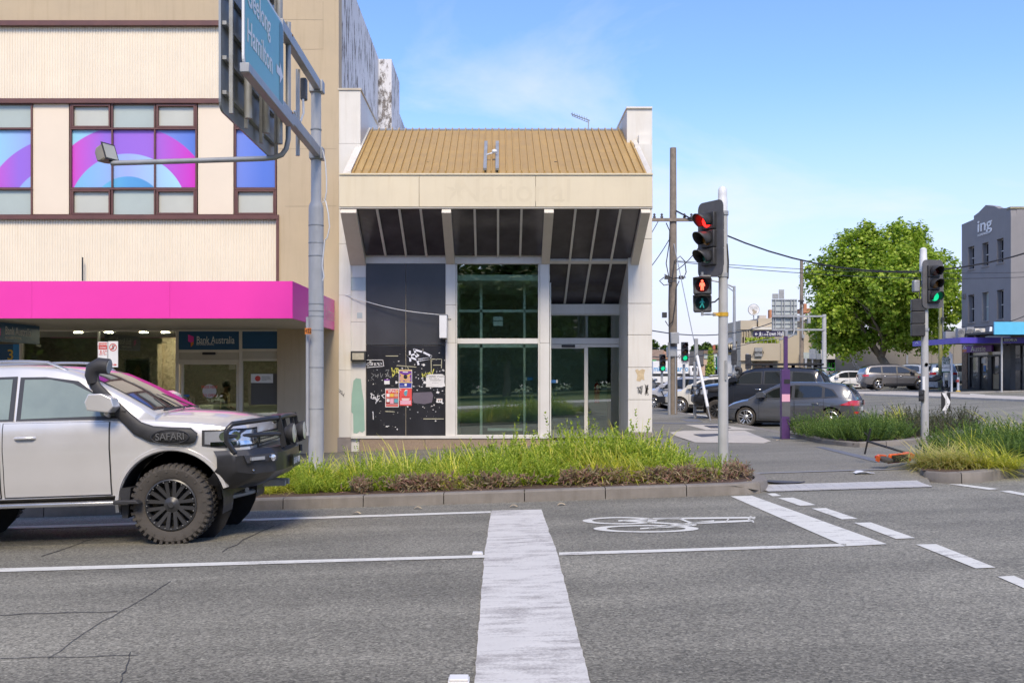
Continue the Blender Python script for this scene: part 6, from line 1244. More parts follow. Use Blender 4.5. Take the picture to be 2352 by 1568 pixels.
# ---- far signals, lamp, second pole, big sign seen from behind
def farlight(label, px, y0, y1, Y, lit, deg, bw, sign=False):
    s = F/Y; x = (px-CX)/s; t = thing('traffic_light', label, 'traffic light', (x, Y, gz(x, Y)), group='traffic lights')
    b = MB(); pole(b, x, Y+.25, gz(x, Y), P(0, y0-8, Y).z, .07); b.build('pole', M['polew'], t)
    h = (y1-y0)/s; signal(t, T(x, Y, P(0, (y0+y1)/2, Y).z) @ Matrix.Rotation(R(deg), 4, 'Z'), lit, .115, (bw, h), 'sigblack')
    if sign:
        o = frp('turn_sign', M['pr_white'], t, px-5.5, 823, px+5.5, 836, Y-.02, .02); b = MB()
        for k, w_ in enumerate(('WHEN', 'CLEARED', 'ONE WAY', 'TO ROSS')): b.text(w_, .11, FT(P(px, 825.5+k*2.7, Y-.024)), .001, .0, sx=.8)
        b.build('lettering', M['pr_black'], o, norm=False)
farlight('far traffic light with lit green lamp above a small white plate', 1573, 795, 819, 50, 'g', 0, .36, True)
farlight('far traffic light with lit green lamp close against the corner shop', 1522, 822, 843, 56, 'g', 0, .36)
farlight('dark far traffic light seen from behind on the slim lamp pole', 1686, 810, 831, 62, None, 165, .36)
farlight('dark far traffic light standing before the beige curved hotel', 1719, 819, 842, 64, None, 150, .36)
t = thing('street_lamp', 'tall slim street lamp with a curved arm behind the traffic light', 'street lamp', GR(1687, 905)); q = t.location
b = MB(); LY = 63.; x = (1686.5-CX)*LY/F; t.location = (x, LY, gz(x, LY)); pole(b, x, LY, gz(x, LY), P(0, 657, LY).z, .12, .08); b.build('pole', M['galv'], t, smooth=40)
b = MB(); b.tube([P(1686, 660, LY), P(1675, 655, LY), P(1650, 647, LY), P(1630, 643, LY)], .05, 8); b.tube([P(1686, 670, LY), P(1668, 656, LY)], .035, 6); b.cbox(P(1622, 642, LY), (.7, .25, .12)); b.build('arm', M['galv'], t)
t = thing('utility_pole', 'slim far timber pole left of the leafy tree', 'utility pole', (P(1841, 0, 72).x, 72, gz(20, 72))); b = MB(); x = P(1841, 0, 72).x
pole(b, x, 72, gz(x, 72), P(0, 597, 72).z, .16, .11); b.build('pole', M['wood'], t, smooth=40); frp('conduit', M['galv'], t, 1842, 700, 1844.5, 770, 71.8, .06); frp('fuse_box', M['sigblack'], t, 1834, 689, 1847, 693, 71.7, .1); frp('meter_box', M['galv'], t, 1843, 768, 1848, 776, 71.7, .2)
BY = 66.; bx_ = P(1893, 0, BY).x
t = thing('direction_sign', 'big direction sign seen from its ribbed back on a cantilever pole', 'sign gantry', (bx_, BY, gz(bx_, BY))); b = MB(); pole(b, bx_, BY, gz(bx_, BY), P(0, 722, BY).z, .17, .13); b.build('pole', M['polew'], t, smooth=40)
for y in (726, 757): frp('arm', M['galv'], t, 1774, y-2, 1896, y+2, BY-.15, .15)
frp('sign_panel', pm('pale sign back', (.42, .46, .45), .5, var=.08), t, 1773, 687, 1831, 770, BY+.1, .03)
for y in (689, 701, 714, 723, 732, 743, 753, 769): frp('sign_rib', M['galvd'], t, 1773, y-.6, 1831, y+.6, BY+.03, .06)
for x in (1776, 1781, 1796, 1802, 1817, 1824): frp('sign_post', M['galv'], t, x-.8, 687 if x > 1779 else 708, x+.8, 766, BY-.02, .05)
frp('route_plate', M['galvd'], t, 1774, 674.5, 1788, 686, BY+.05, .03); frp('route_plate', M['galvd'], t, 1789, 665, 1801, 686, BY+.05, .03)
b = MB(); b.tube([P(1823, 726, BY-.2), P(1824, 760, BY-.25), P(1821, 770, BY-.4), P(1810, 775, BY-.8), P(1790, 780, BY-1.4)], .05, 8); b.build('lamp_arm', M['galv'], t, smooth=50)
frp('control_box', M['galvd'], t, 1856, 730, 1862, 742, BY-.3, .2)
# ---- overhead wires
def wire(label, a, c, sag, r=.02, n=18):
    b = MB(); b.tube([a.lerp(c, i/n)+Vector((0, 0, -sag*4*(i/n)*(1-i/n))) for i in range(n+1)], r, 5); tag(b.build('overhead_wire', M['black'], smooth=60), label, 'overhead wire', 'overhead wires')
up = lambda px, py: P(px, py, UY-.2)
wire('thick black cable sagging from the utility pole across the leafy tree', up(1552, 484), P(2560, 502, 40), 2.35, .035)
wire('thin pair wire crossing low from the utility pole to the grey corner building', up(1553, 601), P(2500, 627, 58), .5, .016)
wire('thin wire just above the low one, reaching the grey corner building', up(1553, 599), P(2500, 619, 58), .35, .014)
wire('dark cable rising from the shop corner past the far lamp to the hotel roof', P(1400, 735, 48), P(1845, 705, 72), 1.3, .03)
wire('thin wire low over the parked cars towards the hotel', P(1400, 780, 48), P(1845, 736, 72), 1.2, .018)
wire('service cable looping from the cross arm to behind the shop', up(1512, 508), P(1400, 640, 36), .3, .016)
wire('second cable from the utility pole down behind the shop wall', up(1540, 545), P(1400, 690, 36), .4, .018)
wire('short cable from the cross arm rising past the near signals', up(1555, 620), up(1640, 510), .25, .02)
wire('slack cable hanging from the grey building corner to the mossy pole', P(2208, 750, 60), P(2420, 690, 56), .5, .022)
wire('low black cable over the far roofs behind the parked cars', P(1400, 808, 60), P(1700, 800, 80), .5, .03)
# ---- things by the grey corner building
t = thing('utility_pole', 'mossy green timber pole beside the grey corner building', 'utility pole', GR(2160, 888, .12)); q = Vector(t.location); b = MB(); PY = 66; x = P(2160.5, 0, PY).x; t.location = (x, PY, gz(x, PY)+.1)
pole(b, x, PY, gz(x, PY), P(0, 690, PY).z, .15, .12); b.build('pole', pm('mossy timber', (.27, .27, .12), .9, var=.25, vs=3, bump=.4), t, smooth=40); b = MB(); b.tube([P(2166, 640, PY-.2), P(2166, 800, PY-.2)], .03, 6); b.build('conduit', M['galv'], t)
frp('connector', M['sigblack'], t, 2173, 757, 2183, 765, PY-.4, .2); frp('connector', M['sigblack'], t, 2164, 728, 2170, 735, PY-.4, .2)
def post(name, label, cat, px, ytop, ybase, Y, r, mat, group=None):
    x = P(px, 0, Y).x; t = thing(name, label, cat, (x, Y, gz(x, Y)+.1), 0, group); b = MB(); pole(b, x, Y, P(0, ybase, Y).z, P(0, ytop, Y).z, r); b.build('post', M[mat], t); return t
t = post('parking_sign', 'green edged car park tariff board on two posts by the mossy pole', 'sign', 2168, 818, 886, 61., .05, 'galv'); b = MB(); pole(b, P(2180, 0, 61).x, 61, P(0, 888, 61).z, P(0, 818, 61).z, .05); b.build('post', M['galv'], t)
o = frp('board', M['pr_white'], t, 2164, 821, 2181.5, 843.5, 60.9, .03); frp('board_edge', M['signgreend'], o, 2164, 819.6, 2181.5, 820.9, 60.88, .05); o2 = frp('board', M['pr_white'], t, 2164, 845, 2181.5, 852.5, 60.9, .03); frp('board_edge', M['signgreend'], o2, 2164, 852.6, 2181.5, 855, 60.88, .05)
b = MB(); b.text('PARK', .2, FT(P(2173, 828, 60.88)), .001); b.text('P', .3, FT(P(2167.5, 835, 60.88)), .001); b.text('8.50', .2, FT(P(2176, 834, 60.88)), .001); b.text('VISITORS', .16, FT(P(2173, 824, 60.88)), .001); b.build('lettering', M['signgreend'], o, norm=False)
t = post('sign_post', 'white edge post with a plate beside the tariff board', 'sign', 2186, 812, 901, 60.2, .06, 'offw'); frp('plate', M['offw'], t, 2180.5, 808, 2184.5, 823, 60.1, .03)
t = post('bollard', 'leaning white flexible bollard with a yellow foot', 'bollard', 2201, 866, 899, 60, .07, 'offw'); b = MB(); b.lathe([(.2, 0), (.14, .06), (.1, .12)], T(P(2201, 0, 60).x, 60, P(0, 901, 60).z), 12); b.build('foot', pm('yellow rubber', (.75, .45, .03), .6), t); frp('band', M['pr_red'], t, 2199, 872, 2203, 877, 59.9, .2)
t = post('street_sign', 'LEECHS LN street name blade on a tall thin post', 'street sign', 2301, 774, 902, 57., .05, 'polew'); o = frp('blade', M['pr_black'], t, 2304, 776.5, 2336, 784, 56.95, .03); b = MB(); b.text('LEECHS LN', .19, FT(P(2321, 780.4, 56.93)), .001, .002, sx=.78); b.build('lettering', M['pr_white'], o, norm=False)
t = post('sign_post', 'thin far post with a small plate seen edge on beside the white wagon', 'sign', 2084, 815, 890, 72., .05, 'galv'); frp('plate', M['galv'], t, 2082, 816, 2086, 835, 71.9, .03)
t = post('parking_sign', 'grey backs of two parking plates before the leafy tree', 'sign', 1866, 800, 880, 68., .05, 'galv'); frp('plate', M['galv'], t, 1859, 801, 1873, 811, 67.9, .03); frp('plate', M['galv'], t, 1859, 811.6, 1874, 824, 67.9, .03)
t = post('parking_sign', 'slim post with a narrow plate by the lime green shopfront', 'sign', 1851, 822, 880, 66., .05, 'galv'); frp('plate', M['galv'], t, 1848.5, 822, 1853.5, 838, 65.9, .03)
# motorbike
mx_ = P(2146, 0, 63.5).x; t = thing('motorbike', 'black motorbike with a red tail light parked behind the grey light pole', 'motorbike', (mx_, 63.5, gz(mx_, 63.5)), R(-50))
for x in (-.72, .72): b = MB(); b.lathe([(.2, -.06), (.3, -.06), (.32, 0), (.3, .06), (.2, .06)], T(x, 0, .32) @ YAX, 20, False); b.build('wheel', M['rubber'], t, world=False, smooth=50)
b = MB(); b.slab([(-.9, -.14, .75), (-.5, -.14, .62), (.1, -.16, .6), (.5, -.16, .75), (.55, -.16, 1.0), (.2, -.16, 1.05), (-.1, -.14, .88), (-.6, -.14, .88), (-1., -.1, .95)], (0, .3, 0)); b.build('body', M['black4'], t, world=False, bevel=.06)
b = MB(); b.cbox((0, 0, .42), (.6, .34, .36)); b.tube([(.72, .1, .32), (.5, .1, 1.)], .03, 6); b.tube([(.72, -.1, .32), (.5, -.1, 1.)], .03, 6); b.tube([(.42, -.36, 1.1), (.5, 0, 1.05), (.42, .36, 1.1)], .025, 6); b.tube([(-.72, -.16, .35), (.1, -.2, .3)], .06, 8); b.build('engine', M['galvd'], t, world=False)
b = MB(); b.slab([(.58, -.16, .95), (.5, -.14, 1.3), (.5, .14, 1.3), (.58, .16, .95)], (.01, 0, 0)); b.build('screen', M['darkglass'], t, world=False); b = MB(); b.cbox((-1.0, 0, .9), (.06, .22, .14)); b.build('tail_light', M['lampred'], t, world=False, bevel=.02)
b = MB(); b.lathe([(0, .12), (.1, .1), (.13, .0), (.11, -.08)], T(-.5, 0, 1.05), 12); tag(b.build('helmet', M['lampred'], None, world=False, smooth=60), 'round red helmet resting on the black motorbike', 'helmet').location = (mx_-.2, 63.3, gz(mx_, 63.5)+.12)
# ---- fallen hire scooter, litter, road studs
q = GF(2046, 1076); q = Vector((q.x+.34, q.y+.26, 0)); t = thing('electric_scooter', 'orange hire scooter lying on its side beside the grass clump', 'scooter', (q.x, q.y, fz(q.x, q.y)), R(38))
M['orange'] = pm('orange scooter', (.75, .13, .02), .4, var=.08)
Sx = Matrix.Rotation(R(-76), 4, 'X') @ Matrix.Scale(.85, 4)
def sc_(b): b.v = [tuple(Sx @ Vector(v)+Vector((0, 0, .1))) for v in b.v]; return b
b = MB(); b.box((-.35, -.09, .12), (.42, .09, .17)); b.box((.36, -.05, .14), (.55, .05, .3)); sc_(b).build('deck', M['orange'], t, world=False, bevel=.015)
b = MB(); b.box((-.32, -.075, .171), (.38, .075, .176)); b.box((-.3, -.07, .112), (.3, .07, .119)); sc_(b).build('deck_grip', M['blackp'], t, world=False)
for x in (-.48, .66): b = MB(); b.lathe([(.05, -.03), (.09, -.04), (.12, -.025), (.125, 0), (.12, .025), (.09, .04), (.05, .03)], T(x, 0, .12) @ YAX, 20, False); b.lathe([(0, -.02), (.06, -.03), (.06, .03), (0, .02)], T(x, 0, .12) @ YAX, 12); sc_(b).build('wheel', M['rubber'], t, world=False, smooth=50)
b = MB(); b.tube([(.62, 0, .2), (.5, 0, 1.12)], .022, 8); sc_(b).build('stem', M['black'], t, world=False); b = MB(); b.tube([(.5, -.26, 1.12), (.5, .26, 1.12)], .018, 8); b.tube([(.5, -.1, 1.12), (.44, -.16, 1.2)], .01, 5); sc_(b).build('handlebar', M['black'], t, world=False)
b = MB(); b.slab([(-.64, -.05, .14), (-.6, -.05, .25), (-.48, -.05, .285), (-.34, -.05, .24), (-.34, -.05, .2), (-.48, -.05, .255), (-.57, -.05, .22)], (0, .1, 0)); sc_(b).build('mudguard', M['orange'], t, world=False); b = MB(); b.cbox((-.5, 0, .29), (.1, .05, .04)); sc_(b).build('tail_light', M['lampred'], t, world=False, bevel=.01)
q = GF(1984, 1101); b = MB(); rg = random.Random(4)
b.grid(lambda u, v: (q.x-.13+.28*u*(1-.25*v), q.y-.05+.14*v, fz(q.x, q.y)+.012+.05*math.sin(u*3.1)*(1-u)*(.6+.4*v)+rg.uniform(0, .012)), 8, 5); tag(b.build('paper_litter', M['pr_white'], norm=False, smooth=70), 'crumpled white paper lying on the ramp', 'litter')
q = GF(1650, 1088); b = MB(); b.lathe([(0, .05), (.1, .045), (.16, .02), (.17, 0)], T(1.2, 0, 0) if False else T(q.x-.2, q.y-.3, bz(q.x, q.y)), 12); struct(b.build('pole_footing', M['palecon'], smooth=40))
for px, py, w_ in ((1097, 1272, .05), (1054, 1562, .055)):
    q = GR(px, py); b = MB(); b.slab([(q.x-w_, q.y-.05, q.z), (q.x+w_, q.y-.05, q.z), (q.x+w_, q.y+.05, q.z), (q.x-w_, q.y+.05, q.z)], (0, 0, .008)); b.slab([(q.x-w_*.9, q.y-.045, q.z+.008), (q.x+w_*.9, q.y-.045, q.z+.008), (q.x+w_*.9, q.y+.045, q.z+.008), (q.x-w_*.9, q.y+.045, q.z+.008)], (0, 0, .012)); tag(b.build('road_stud', M['pr_white'], bevel=.004), 'white reflective road stud ' + ('beside the end of the lane line' if px > 1060 else 'at the bottom edge beside the wide stop line'), 'road stud', 'road studs')
for i, (px, py) in enumerate([(1788, 1012), (1180, 1164), (960, 1168), (1290, 1160), (820, 1180)]):
    q = GF(px, py) if i == 0 else GR(px, py); z = fz(q.x, q.y) if i == 0 else q.z; b = MB(); b.grid(lambda u, v: (q.x-.05+.11*u*(1-.4*abs(v-.5)), q.y-.03+.07*v, z+.006+.025*math.sin(u*3)), 5, 4); tag(b.build('fallen_leaf', M['scar'], norm=False, smooth=70), ['pale dry leaf on the footpath by the purple post', 'dry leaf in the gutter below the middle of the bed', 'dry leaf in the gutter left of the stop line end', 'dry leaf in the gutter right of the stop line end', 'dry leaf in the gutter near the bull bar'][i], 'leaf', 'fallen leaves')
# ================================================================ PLANTS
M['shrub'] = leafm('shrub leaf', [(.16, .26, .02), (.4, .52, .04), (.62, .7, .12), (.22, .36, .03)], .45)
M['shrubd'] = leafm('conifer leaf', [(.06, .12, .025), (.13, .22, .035), (.22, .32, .06)], .3)
M['blade'] = leafm('grass blade', [(.55, .56, .05), (.78, .74, .1), (.36, .46, .05), (.82, .74, .22)], .4)
M['bladed'] = leafm('dry grass blade', [(.4, .43, .07), (.75, .64, .28), (.55, .52, .16), (.26, .34, .06)], .45)
M['pigface'] = leafm('succulent finger', [(.18, .2, .09), (.3, .14, .12), (.3, .28, .14), (.36, .2, .16)], .1, .45)
M['darkbush'] = leafm('olive brown leaf', [(.08, .1, .045), (.14, .12, .07), (.11, .15, .06)], .25)
M['leaf'] = leafm('plane tree leaf', [(.12, .22, .012), (.24, .39, .025), (.4, .53, .05), (.55, .65, .12), (.18, .31, .02)], .45)
M['leafb'] = leafm('park tree leaf', [(.03, .07, .008), (.07, .13, .015), (.11, .17, .025)], .35)
def leafquad(vs, fs, p, d, n_, L_, w_):
    s = d.cross(n_); s.normalize(); i = len(vs)
    vs += [p, p+d*L_*.45+s*w_, p+d*L_, p+d*L_*.45-s*w_]; fs.append((i, i+1, i+2, i+3))
def rdir(r_): 
    z = r_.uniform(-1, 1); a = r_.uniform(0, 6.2832); k = math.sqrt(1-z*z); return Vector((k*math.cos(a), k*math.sin(a), z))
def mesh_of(vs, fs, name, mat):
    me = bpy.data.meshes.new(name); me.from_pydata([tuple(v) for v in vs], [], fs); me.materials.append(mat); return me
def shrub_mesh(seed, mat, n=105, rad=.46, h=.44, leafL=.06, per=22, wl=.2):
    r_ = random.Random(seed); vs = []; fs = []
    for k in range(n):
        a = r_.uniform(0, 6.2832); q = math.sqrt(r_.random()); p = Vector((math.cos(a)*q*rad*.55, math.sin(a)*q*rad*.55, 0))
        d = (Vector((math.cos(a)*q*1.1, math.sin(a)*q*1.1, .9))+rdir(r_)*.35).normalized(); ln = h*r_.uniform(.75, 1.3)*(1.12-.35*q)
        if r_.random() < .12: ln *= 1.4
        st = ln/per; bend = r_.uniform(.0, .05)
        for j in range(per):
            p = p+d*st; d = (d+Vector((0, 0, bend))).normalized(); t = j/per
            if t < .12: continue
            o = d.orthogonal().normalized(); e = d.cross(o)
            for m in range(2):
                g = j*2.4+m*3.14+r_.uniform(-.4, .4); dr = (d*(.55+.5*t)+(o*math.cos(g)+e*math.sin(g))).normalized(); leafquad(vs, fs, p, dr, d if abs(dr.dot(d)) < .95 else o, leafL*r_.uniform(.75, 1.15)*(1-.35*t), leafL*wl)
    return mesh_of(vs, fs, 'shrub', mat)
def tuft_mesh(seed, mat, n=330, L_=.58, lean=(.25, -.1), wd=.0095, spread=.1):
    r_ = random.Random(seed); vs = []; fs = []
    for k in range(n):
        a = r_.uniform(0, 6.2832); b0 = Vector((r_.gauss(0, spread), r_.gauss(0, spread), 0)); el = r_.uniform(.12, .85); ln = L_*r_.uniform(.55, 1.2)
        d = Vector((math.cos(a)*math.cos(el)+lean[0]*.6, math.sin(a)*math.cos(el)+lean[1]*.6, math.sin(el))).normalized(); s = Vector((-d.y, d.x, 0)); s = (s.normalized() if s.length > .01 else Vector((1, 0, 0)))*wd*r_.uniform(.6, 1.3)
        p = b0; i = len(vs); sg = 5; g = r_.uniform(.5, 1.5)
        for j in range(sg+1):
            t = j/sg; c = p; w_ = s*(1-t**2*.93); vs += [c-w_, c+w_]; d = (d+Vector((0, 0, -.24*g*(t+.2)))).normalized(); p = p+d*ln/sg
        fs += [(i+2*j, i+2*j+1, i+2*j+3, i+2*j+2) for j in range(sg)]
    return mesh_of(vs, fs, 'grass_tussock', mat)
SH = [shrub_mesh(i, M['shrub']) for i in (1, 2, 3)]; SD = [shrub_mesh(i, M['shrubd'], 130, .52, .4, .042, 26, .16) for i in (4, 5)]
TU = [tuft_mesh(i, M['blade'], 260, .82, (.6, -.25), .0085) for i in (6, 7, 8)]; TD = [tuft_mesh(i, M['bladed'], 1300, .66, (.05, -.15), .0075, .16) for i in (9,)]
DB = [shrub_mesh(i, M['darkbush'], 70, .4, .42, .06, 14, .2) for i in (10,)]
def plant(me, name, label, cat, group, x, y, z, s, rz, hs=1.):
    o = bpy.data.objects.new(name, me); COL.objects.link(o); o.location = (x, y, z); o.rotation_euler = (0, 0, rz); o.scale = (s, s, s*hs); tag(o, label, cat, group); return o
rg = random.Random(21)
LS = 'bright green leafy shrub in the long kerbside bed'; LT = 'yellow green grass tussock arching between the shrubs of the long kerbside bed'
for row, (y, sc0) in enumerate(((14.42, .6), (14.95, .78), (15.6, .8), (16.3, .74))):
    x = -6.2+row*.2
    while x < 3.25:
        big = 1+.28*ss(-.8, 1.2, x)-.4*ss(2.0, 3.2, x); xx, yy = x+rg.uniform(-.12, .12), y+rg.uniform(-.15, .15); z = bz(xx, yy)-.03
        wave = math.sin(x*2.1+row*1.3)+rg.uniform(-.7, .7)
        if xx > 2.7 and row > 1: x += .5; continue
        if wave > -.75 and not (row == 0 and x > 1.0):
            plant(SH[rg.randrange(3)], 'shrub', LS, 'shrub', 'shrubs in the long kerbside bed', xx, yy, z, sc0*big*rg.uniform(.7, 1.25), rg.uniform(0, 6.3), rg.uniform(.85, 1.3))
        else:
            plant(TU[rg.randrange(3)], 'grass_tussock', LT, 'grass tussock', 'tussocks in the long kerbside bed', xx, yy, z, sc0*big*rg.uniform(.85, 1.15), rg.uniform(-.9, .9))
        x += rg.uniform(.42, .6)
for x, y, s in ((-3.3, 14.9, .9), (-1.35, 15.0, .95), (-.35, 15.1, 1.), (.35, 15.15, .9), (1.45, 15.2, 1.05), (1.9, 15.7, 1.25), (2.35, 15.8, 1.2), (.9, 15.5, 1.1), (-.9, 15.4, .9), (-2.2, 15., .9), (2.6, 15.3, .9), (-4.0, 15.2, .9), (-4.4, 14.8, .85), (-3.7, 14.7, .8), (-2.7, 14.8, .95), (-1.8, 14.9, 1.), (-.7, 14.8, .9), (.1, 14.9, 1.), (.7, 14.9, 1.), (1.2, 14.9, 1.05), (1.7, 15., 1.1), (2.1, 15.1, 1.05), (2.4, 15., .9), (.5, 15.9, 1.15), (1.5, 16., 1.2), (-1.6, 15.9, 1.1), (2.7, 15.8, 1.)):
    plant(TU[rg.randrange(3)], 'grass_tussock', LT, 'grass tussock', 'tussocks in the long kerbside bed', x, y, bz(x, y)-.02, s, rg.uniform(-.7, .5))
# succulent ground cover spilling over the kerb
vs = []; fs = []; r_ = random.Random(5)
def finger(p, d, L_, w_):
    a = d.orthogonal().normalized(); b_ = d.cross(a); i = len(vs); m = p+d*L_*.55
    ring_ = lambda c, q: [c+(a*math.cos(t)+b_*math.sin(t))*q for t in (0, 2.09, 4.19)]
    vs.extend(ring_(p, w_*.7)+ring_(m, w_)+[p+d*L_]); fs.extend([(i+j, i+(j+1) % 3, i+3+(j+1) % 3, i+3+j) for j in range(3)]+[(i+3+j, i+3+(j+1) % 3, i+6) for j in range(3)])
for k in range(2600):
    u = r_.random(); x = -2.15+5.75*u; dens = (.9 if -2 < x < -.1 else .25 if x < .9 else .6 if x < 1.5 else 1.)*(.55+.45*math.sin(x*5.3+1)); 
    if r_.random() > dens: continue
    y = 14.0+abs(r_.gauss(0, .16))-.05*(r_.random() < .3); y += max(0, (x-3.0))*r_.uniform(.3, 1.6)
    if x > 3.3 and y > 15.2: continue
    z = bz(x, y)+r_.uniform(-.02, .15)-(.08 if y < 14.0 else 0)
    if r_.random() < .05: y = 13.9-r_.random()*.09; z = gz(x, y)+r_.uniform(.03, .13)
    p = Vector((x, y, z)); main = (Vector((r_.gauss(0, .5), r_.gauss(-.25, .4), r_.uniform(.2, 1.)))).normalized()
    for j in range(r_.randint(4, 8)): finger(p+main*j*.016, (main*.7+rdir(r_)*.8).normalized(), r_.uniform(.05, .1), .0075)
o = link('ground_cover', mesh_of(vs, fs, 'ground_cover', M['pigface']), None, kind='stuff', smooth=70); o['label'] = 'purplish succulent ground cover spilling over the kerb'; o['category'] = 'ground cover'
# right hand beds
for px, py, s, k in [(1862, 1003, 1.15, 'd'), (1890, 1008, 1.25, 'd'), (1925, 1012, 1.15, 'd'), (1958, 1015, 1.2, 'd'), (1992, 1016, 1.35, 'd'), (2022, 1013, 1.25, 'd'), (2050, 1010, 1.05, 'd'), (1900, 996, .8, 'd'), (1940, 996, .85, 'd'), (1985, 994, 1.1, 'd'), (2030, 997, 1., 'd'), (2060, 1002, .9, 't'), (2040, 985, 1.1, 't'), (2075, 985, 1.1, 't'), (1916, 985, .8, 't'), (2085, 996, 1., 'b'), (2110, 990, 1.1, 'b'), (2070, 978, 1.1, 'b'), (2140, 995, 1.1, 'b'), (2160, 1000, 1.1, 'b'), (2185, 992, 1.1, 'b'), (2210, 990, 1.1, 'b'), (2100, 1003, .8, 'b')]:
    q = GR(px, py, .16); me, nm, lb, ct, gp2 = {'d': (SD[rg.randrange(2)], 'shrub', 'dark green needle leaved shrub in the raised bed behind the purple post', 'shrub', 'needle shrubs behind the purple post'), 't': (TU[rg.randrange(3)], 'grass_tussock', 'yellow grass tussock at the back of the bed behind the purple post', 'grass tussock', 'tussocks behind the purple post'), 'b': (DB[0], 'shrub', 'low olive brown shrub around the right hand signal pole', 'shrub', 'olive shrubs round the right hand pole')}[k]
    plant(me, nm, lb, ct, gp2, q.x, q.y, fz(q.x, q.y)+.05, s*rg.uniform(.9, 1.1), rg.uniform(0, 6.3), 1.05)
for px, py, s, k in [(2162, 1068, .95, 'D'), (2208, 1070, .88, 'D'), (2258, 1072, .8, 't'), (2240, 1052, 1.05, 't'), (2290, 1060, 1.0, 'd'), (2270, 1046, 1.2, 'd'), (2320, 1045, 1.25, 'd'), (2350, 1058, 1.1, 'd'), (2375, 1050, 1.2, 'd'), (2330, 1030, 1.2, 't'), (2365, 1028, 1.2, 't'), (2180, 1050, 1.0, 'd'), (2215, 1040, 1.2, 'd'), (2290, 1033, 1.2, 'd'), (2400, 1040, 1.2, 't'), (2310, 1070, .8, 't')]:
    q = GR(px, py, .16); me, nm, lb, ct, gp2 = {'d': (SD[rg.randrange(2)], 'shrub', 'green needle leaved shrub in the bed at the right edge', 'shrub', 'shrubs at the right edge'), 't': (TU[rg.randrange(3)], 'grass_tussock', 'green grass tussock among the shrubs at the right edge', 'grass tussock', 'tussocks at the right edge'), 'D': (TD[0], 'grass_tussock', 'large straw tipped grass clump over the rounded kerb', 'grass tussock', 'straw tipped clumps beside the scooter')}[k]
    if k == 'D': lb += ', nearest the scooter' if px < 2180 else ', just right of the nearest one'
    plant(me, nm, lb, ct, gp2, q.x, q.y, bz(q.x, q.y)-.02, s*rg.uniform(.95, 1.08), rg.uniform(-.8, .8))
# ---------------------------------------------------------------- trees
def crown_mesh(seed, blobs, ncl, per, size, mat, clr=.75):
    r_ = random.Random(seed); vs = []; fs = []; tot = sum(b[3]**2 for b in blobs)
    for bx, by, bz_, br in blobs:
        for k in range(int(ncl*br*br/tot)):
            d = rdir(r_); rr = br*(r_.uniform(.55, 1.04) if r_.random() < .8 else r_.uniform(.2, .6)); c = Vector((bx, by, bz_))+d*rr
            cl = clr*r_.uniform(.5, 1.1)
            for j in range(per):
                p = c+rdir(r_)*cl*r_.random()**.5; nrm = (d*.6+Vector((0, 0, .9))+rdir(r_)*.9).normalized(); dd = nrm.orthogonal().normalized(); dd = Matrix.Rotation(r_.uniform(0, 6.28), 3, nrm) @ dd
                s = size*r_.uniform(.6, 1.25); e = nrm.cross(dd); i = len(vs)
                vs += [p-dd*s*.5, p+e*s*.45+dd*s*.05, p+dd*s*.55-nrm*s*.12, p-e*s*.45+dd*s*.05]; fs.append((i, i+1, i+2, i+3))
    return mesh_of(vs, fs, 'crown', mat)
def trunk_mb(b, base, h, r0, limbs, seed, reach):
    r_ = random.Random(seed); base = Vector(base); pts = [base+Vector((r_.uniform(-.1, .1)*i, r_.uniform(-.1, .1)*i, h*i/4)) for i in range(5)]; b.tube(pts, [r0*1.25, r0, r0*.85, r0*.75, r0*.65], 12)
    for k in range(limbs):
        a = 6.28*k/limbs+r_.uniform(-.3, .3); d = Vector((math.cos(a), math.sin(a), r_.uniform(.7, 1.6))).normalized(); p = pts[-1-(k % 2)]; ps = [p]
        for j in range(5): p = p+d*reach/5; d = (d+rdir(r_)*.25+Vector((0, 0, .08))).normalized(); ps.append(p)
        b.tube(ps, [r0*.5, r0*.42, r0*.33, r0*.24, r0*.15, r0*.07], 8)
        for j in (2, 3, 4):
            d2 = (d+rdir(r_)*.9).normalized(); b.tube([ps[j], ps[j]+d2*reach*.2, ps[j]+d2*reach*.4+Vector((0, 0, .2))], [r0*.18, r0*.12, r0*.04], 6)
TY = 80.; tx = (2028-CX)*TY/F; tz = gz(tx, TY)+.1
tree = thing('plane_tree', 'broad leafy plane tree in full summer leaf before the grey wall', 'tree', (tx, TY, tz))
b = MB(); trunk_mb(b, (tx+.2, TY, tz), 3.0, .42, 9, 3, 5.2); b.build('trunk', M['bark'], tree, smooth=50)
u = TY/F; cz = lambda py: E-(py-CY)*u-tz; cxx = lambda px: (px-2028)*u
bl = [(cxx(px), dy, cz(py), r*u) for px, py, r, dy in ((2020, 650, 118, 0), (1938, 670, 84, 1.), (1905, 715, 58, -1), (1925, 755, 62, 1), (1955, 600, 66, 0), (1985, 565, 52, 1), (2050, 572, 58, -1), (2110, 590, 58, 1), (2135, 655, 76, 0), (2160, 700, 52, -1), (2120, 740, 72, 1), (2035, 735, 66, -1), (1985, 772, 32, 0), (2090, 765, 40, 1), (1950, 790, 36, 0), (1990, 535, 26, 0), (2105, 540, 28, 0), (2060, 528, 22, 0), (1890, 625, 36, 1), (2010, 660, 80, -4), (2075, 650, 70, -4), (2190, 640, 26, 2), (2180, 770, 30, 1), (2140, 790, 26, -1))]
link('crown', crown_mesh(8, bl, 3000, 22, .265, M['leaf'], .6), None, tree)
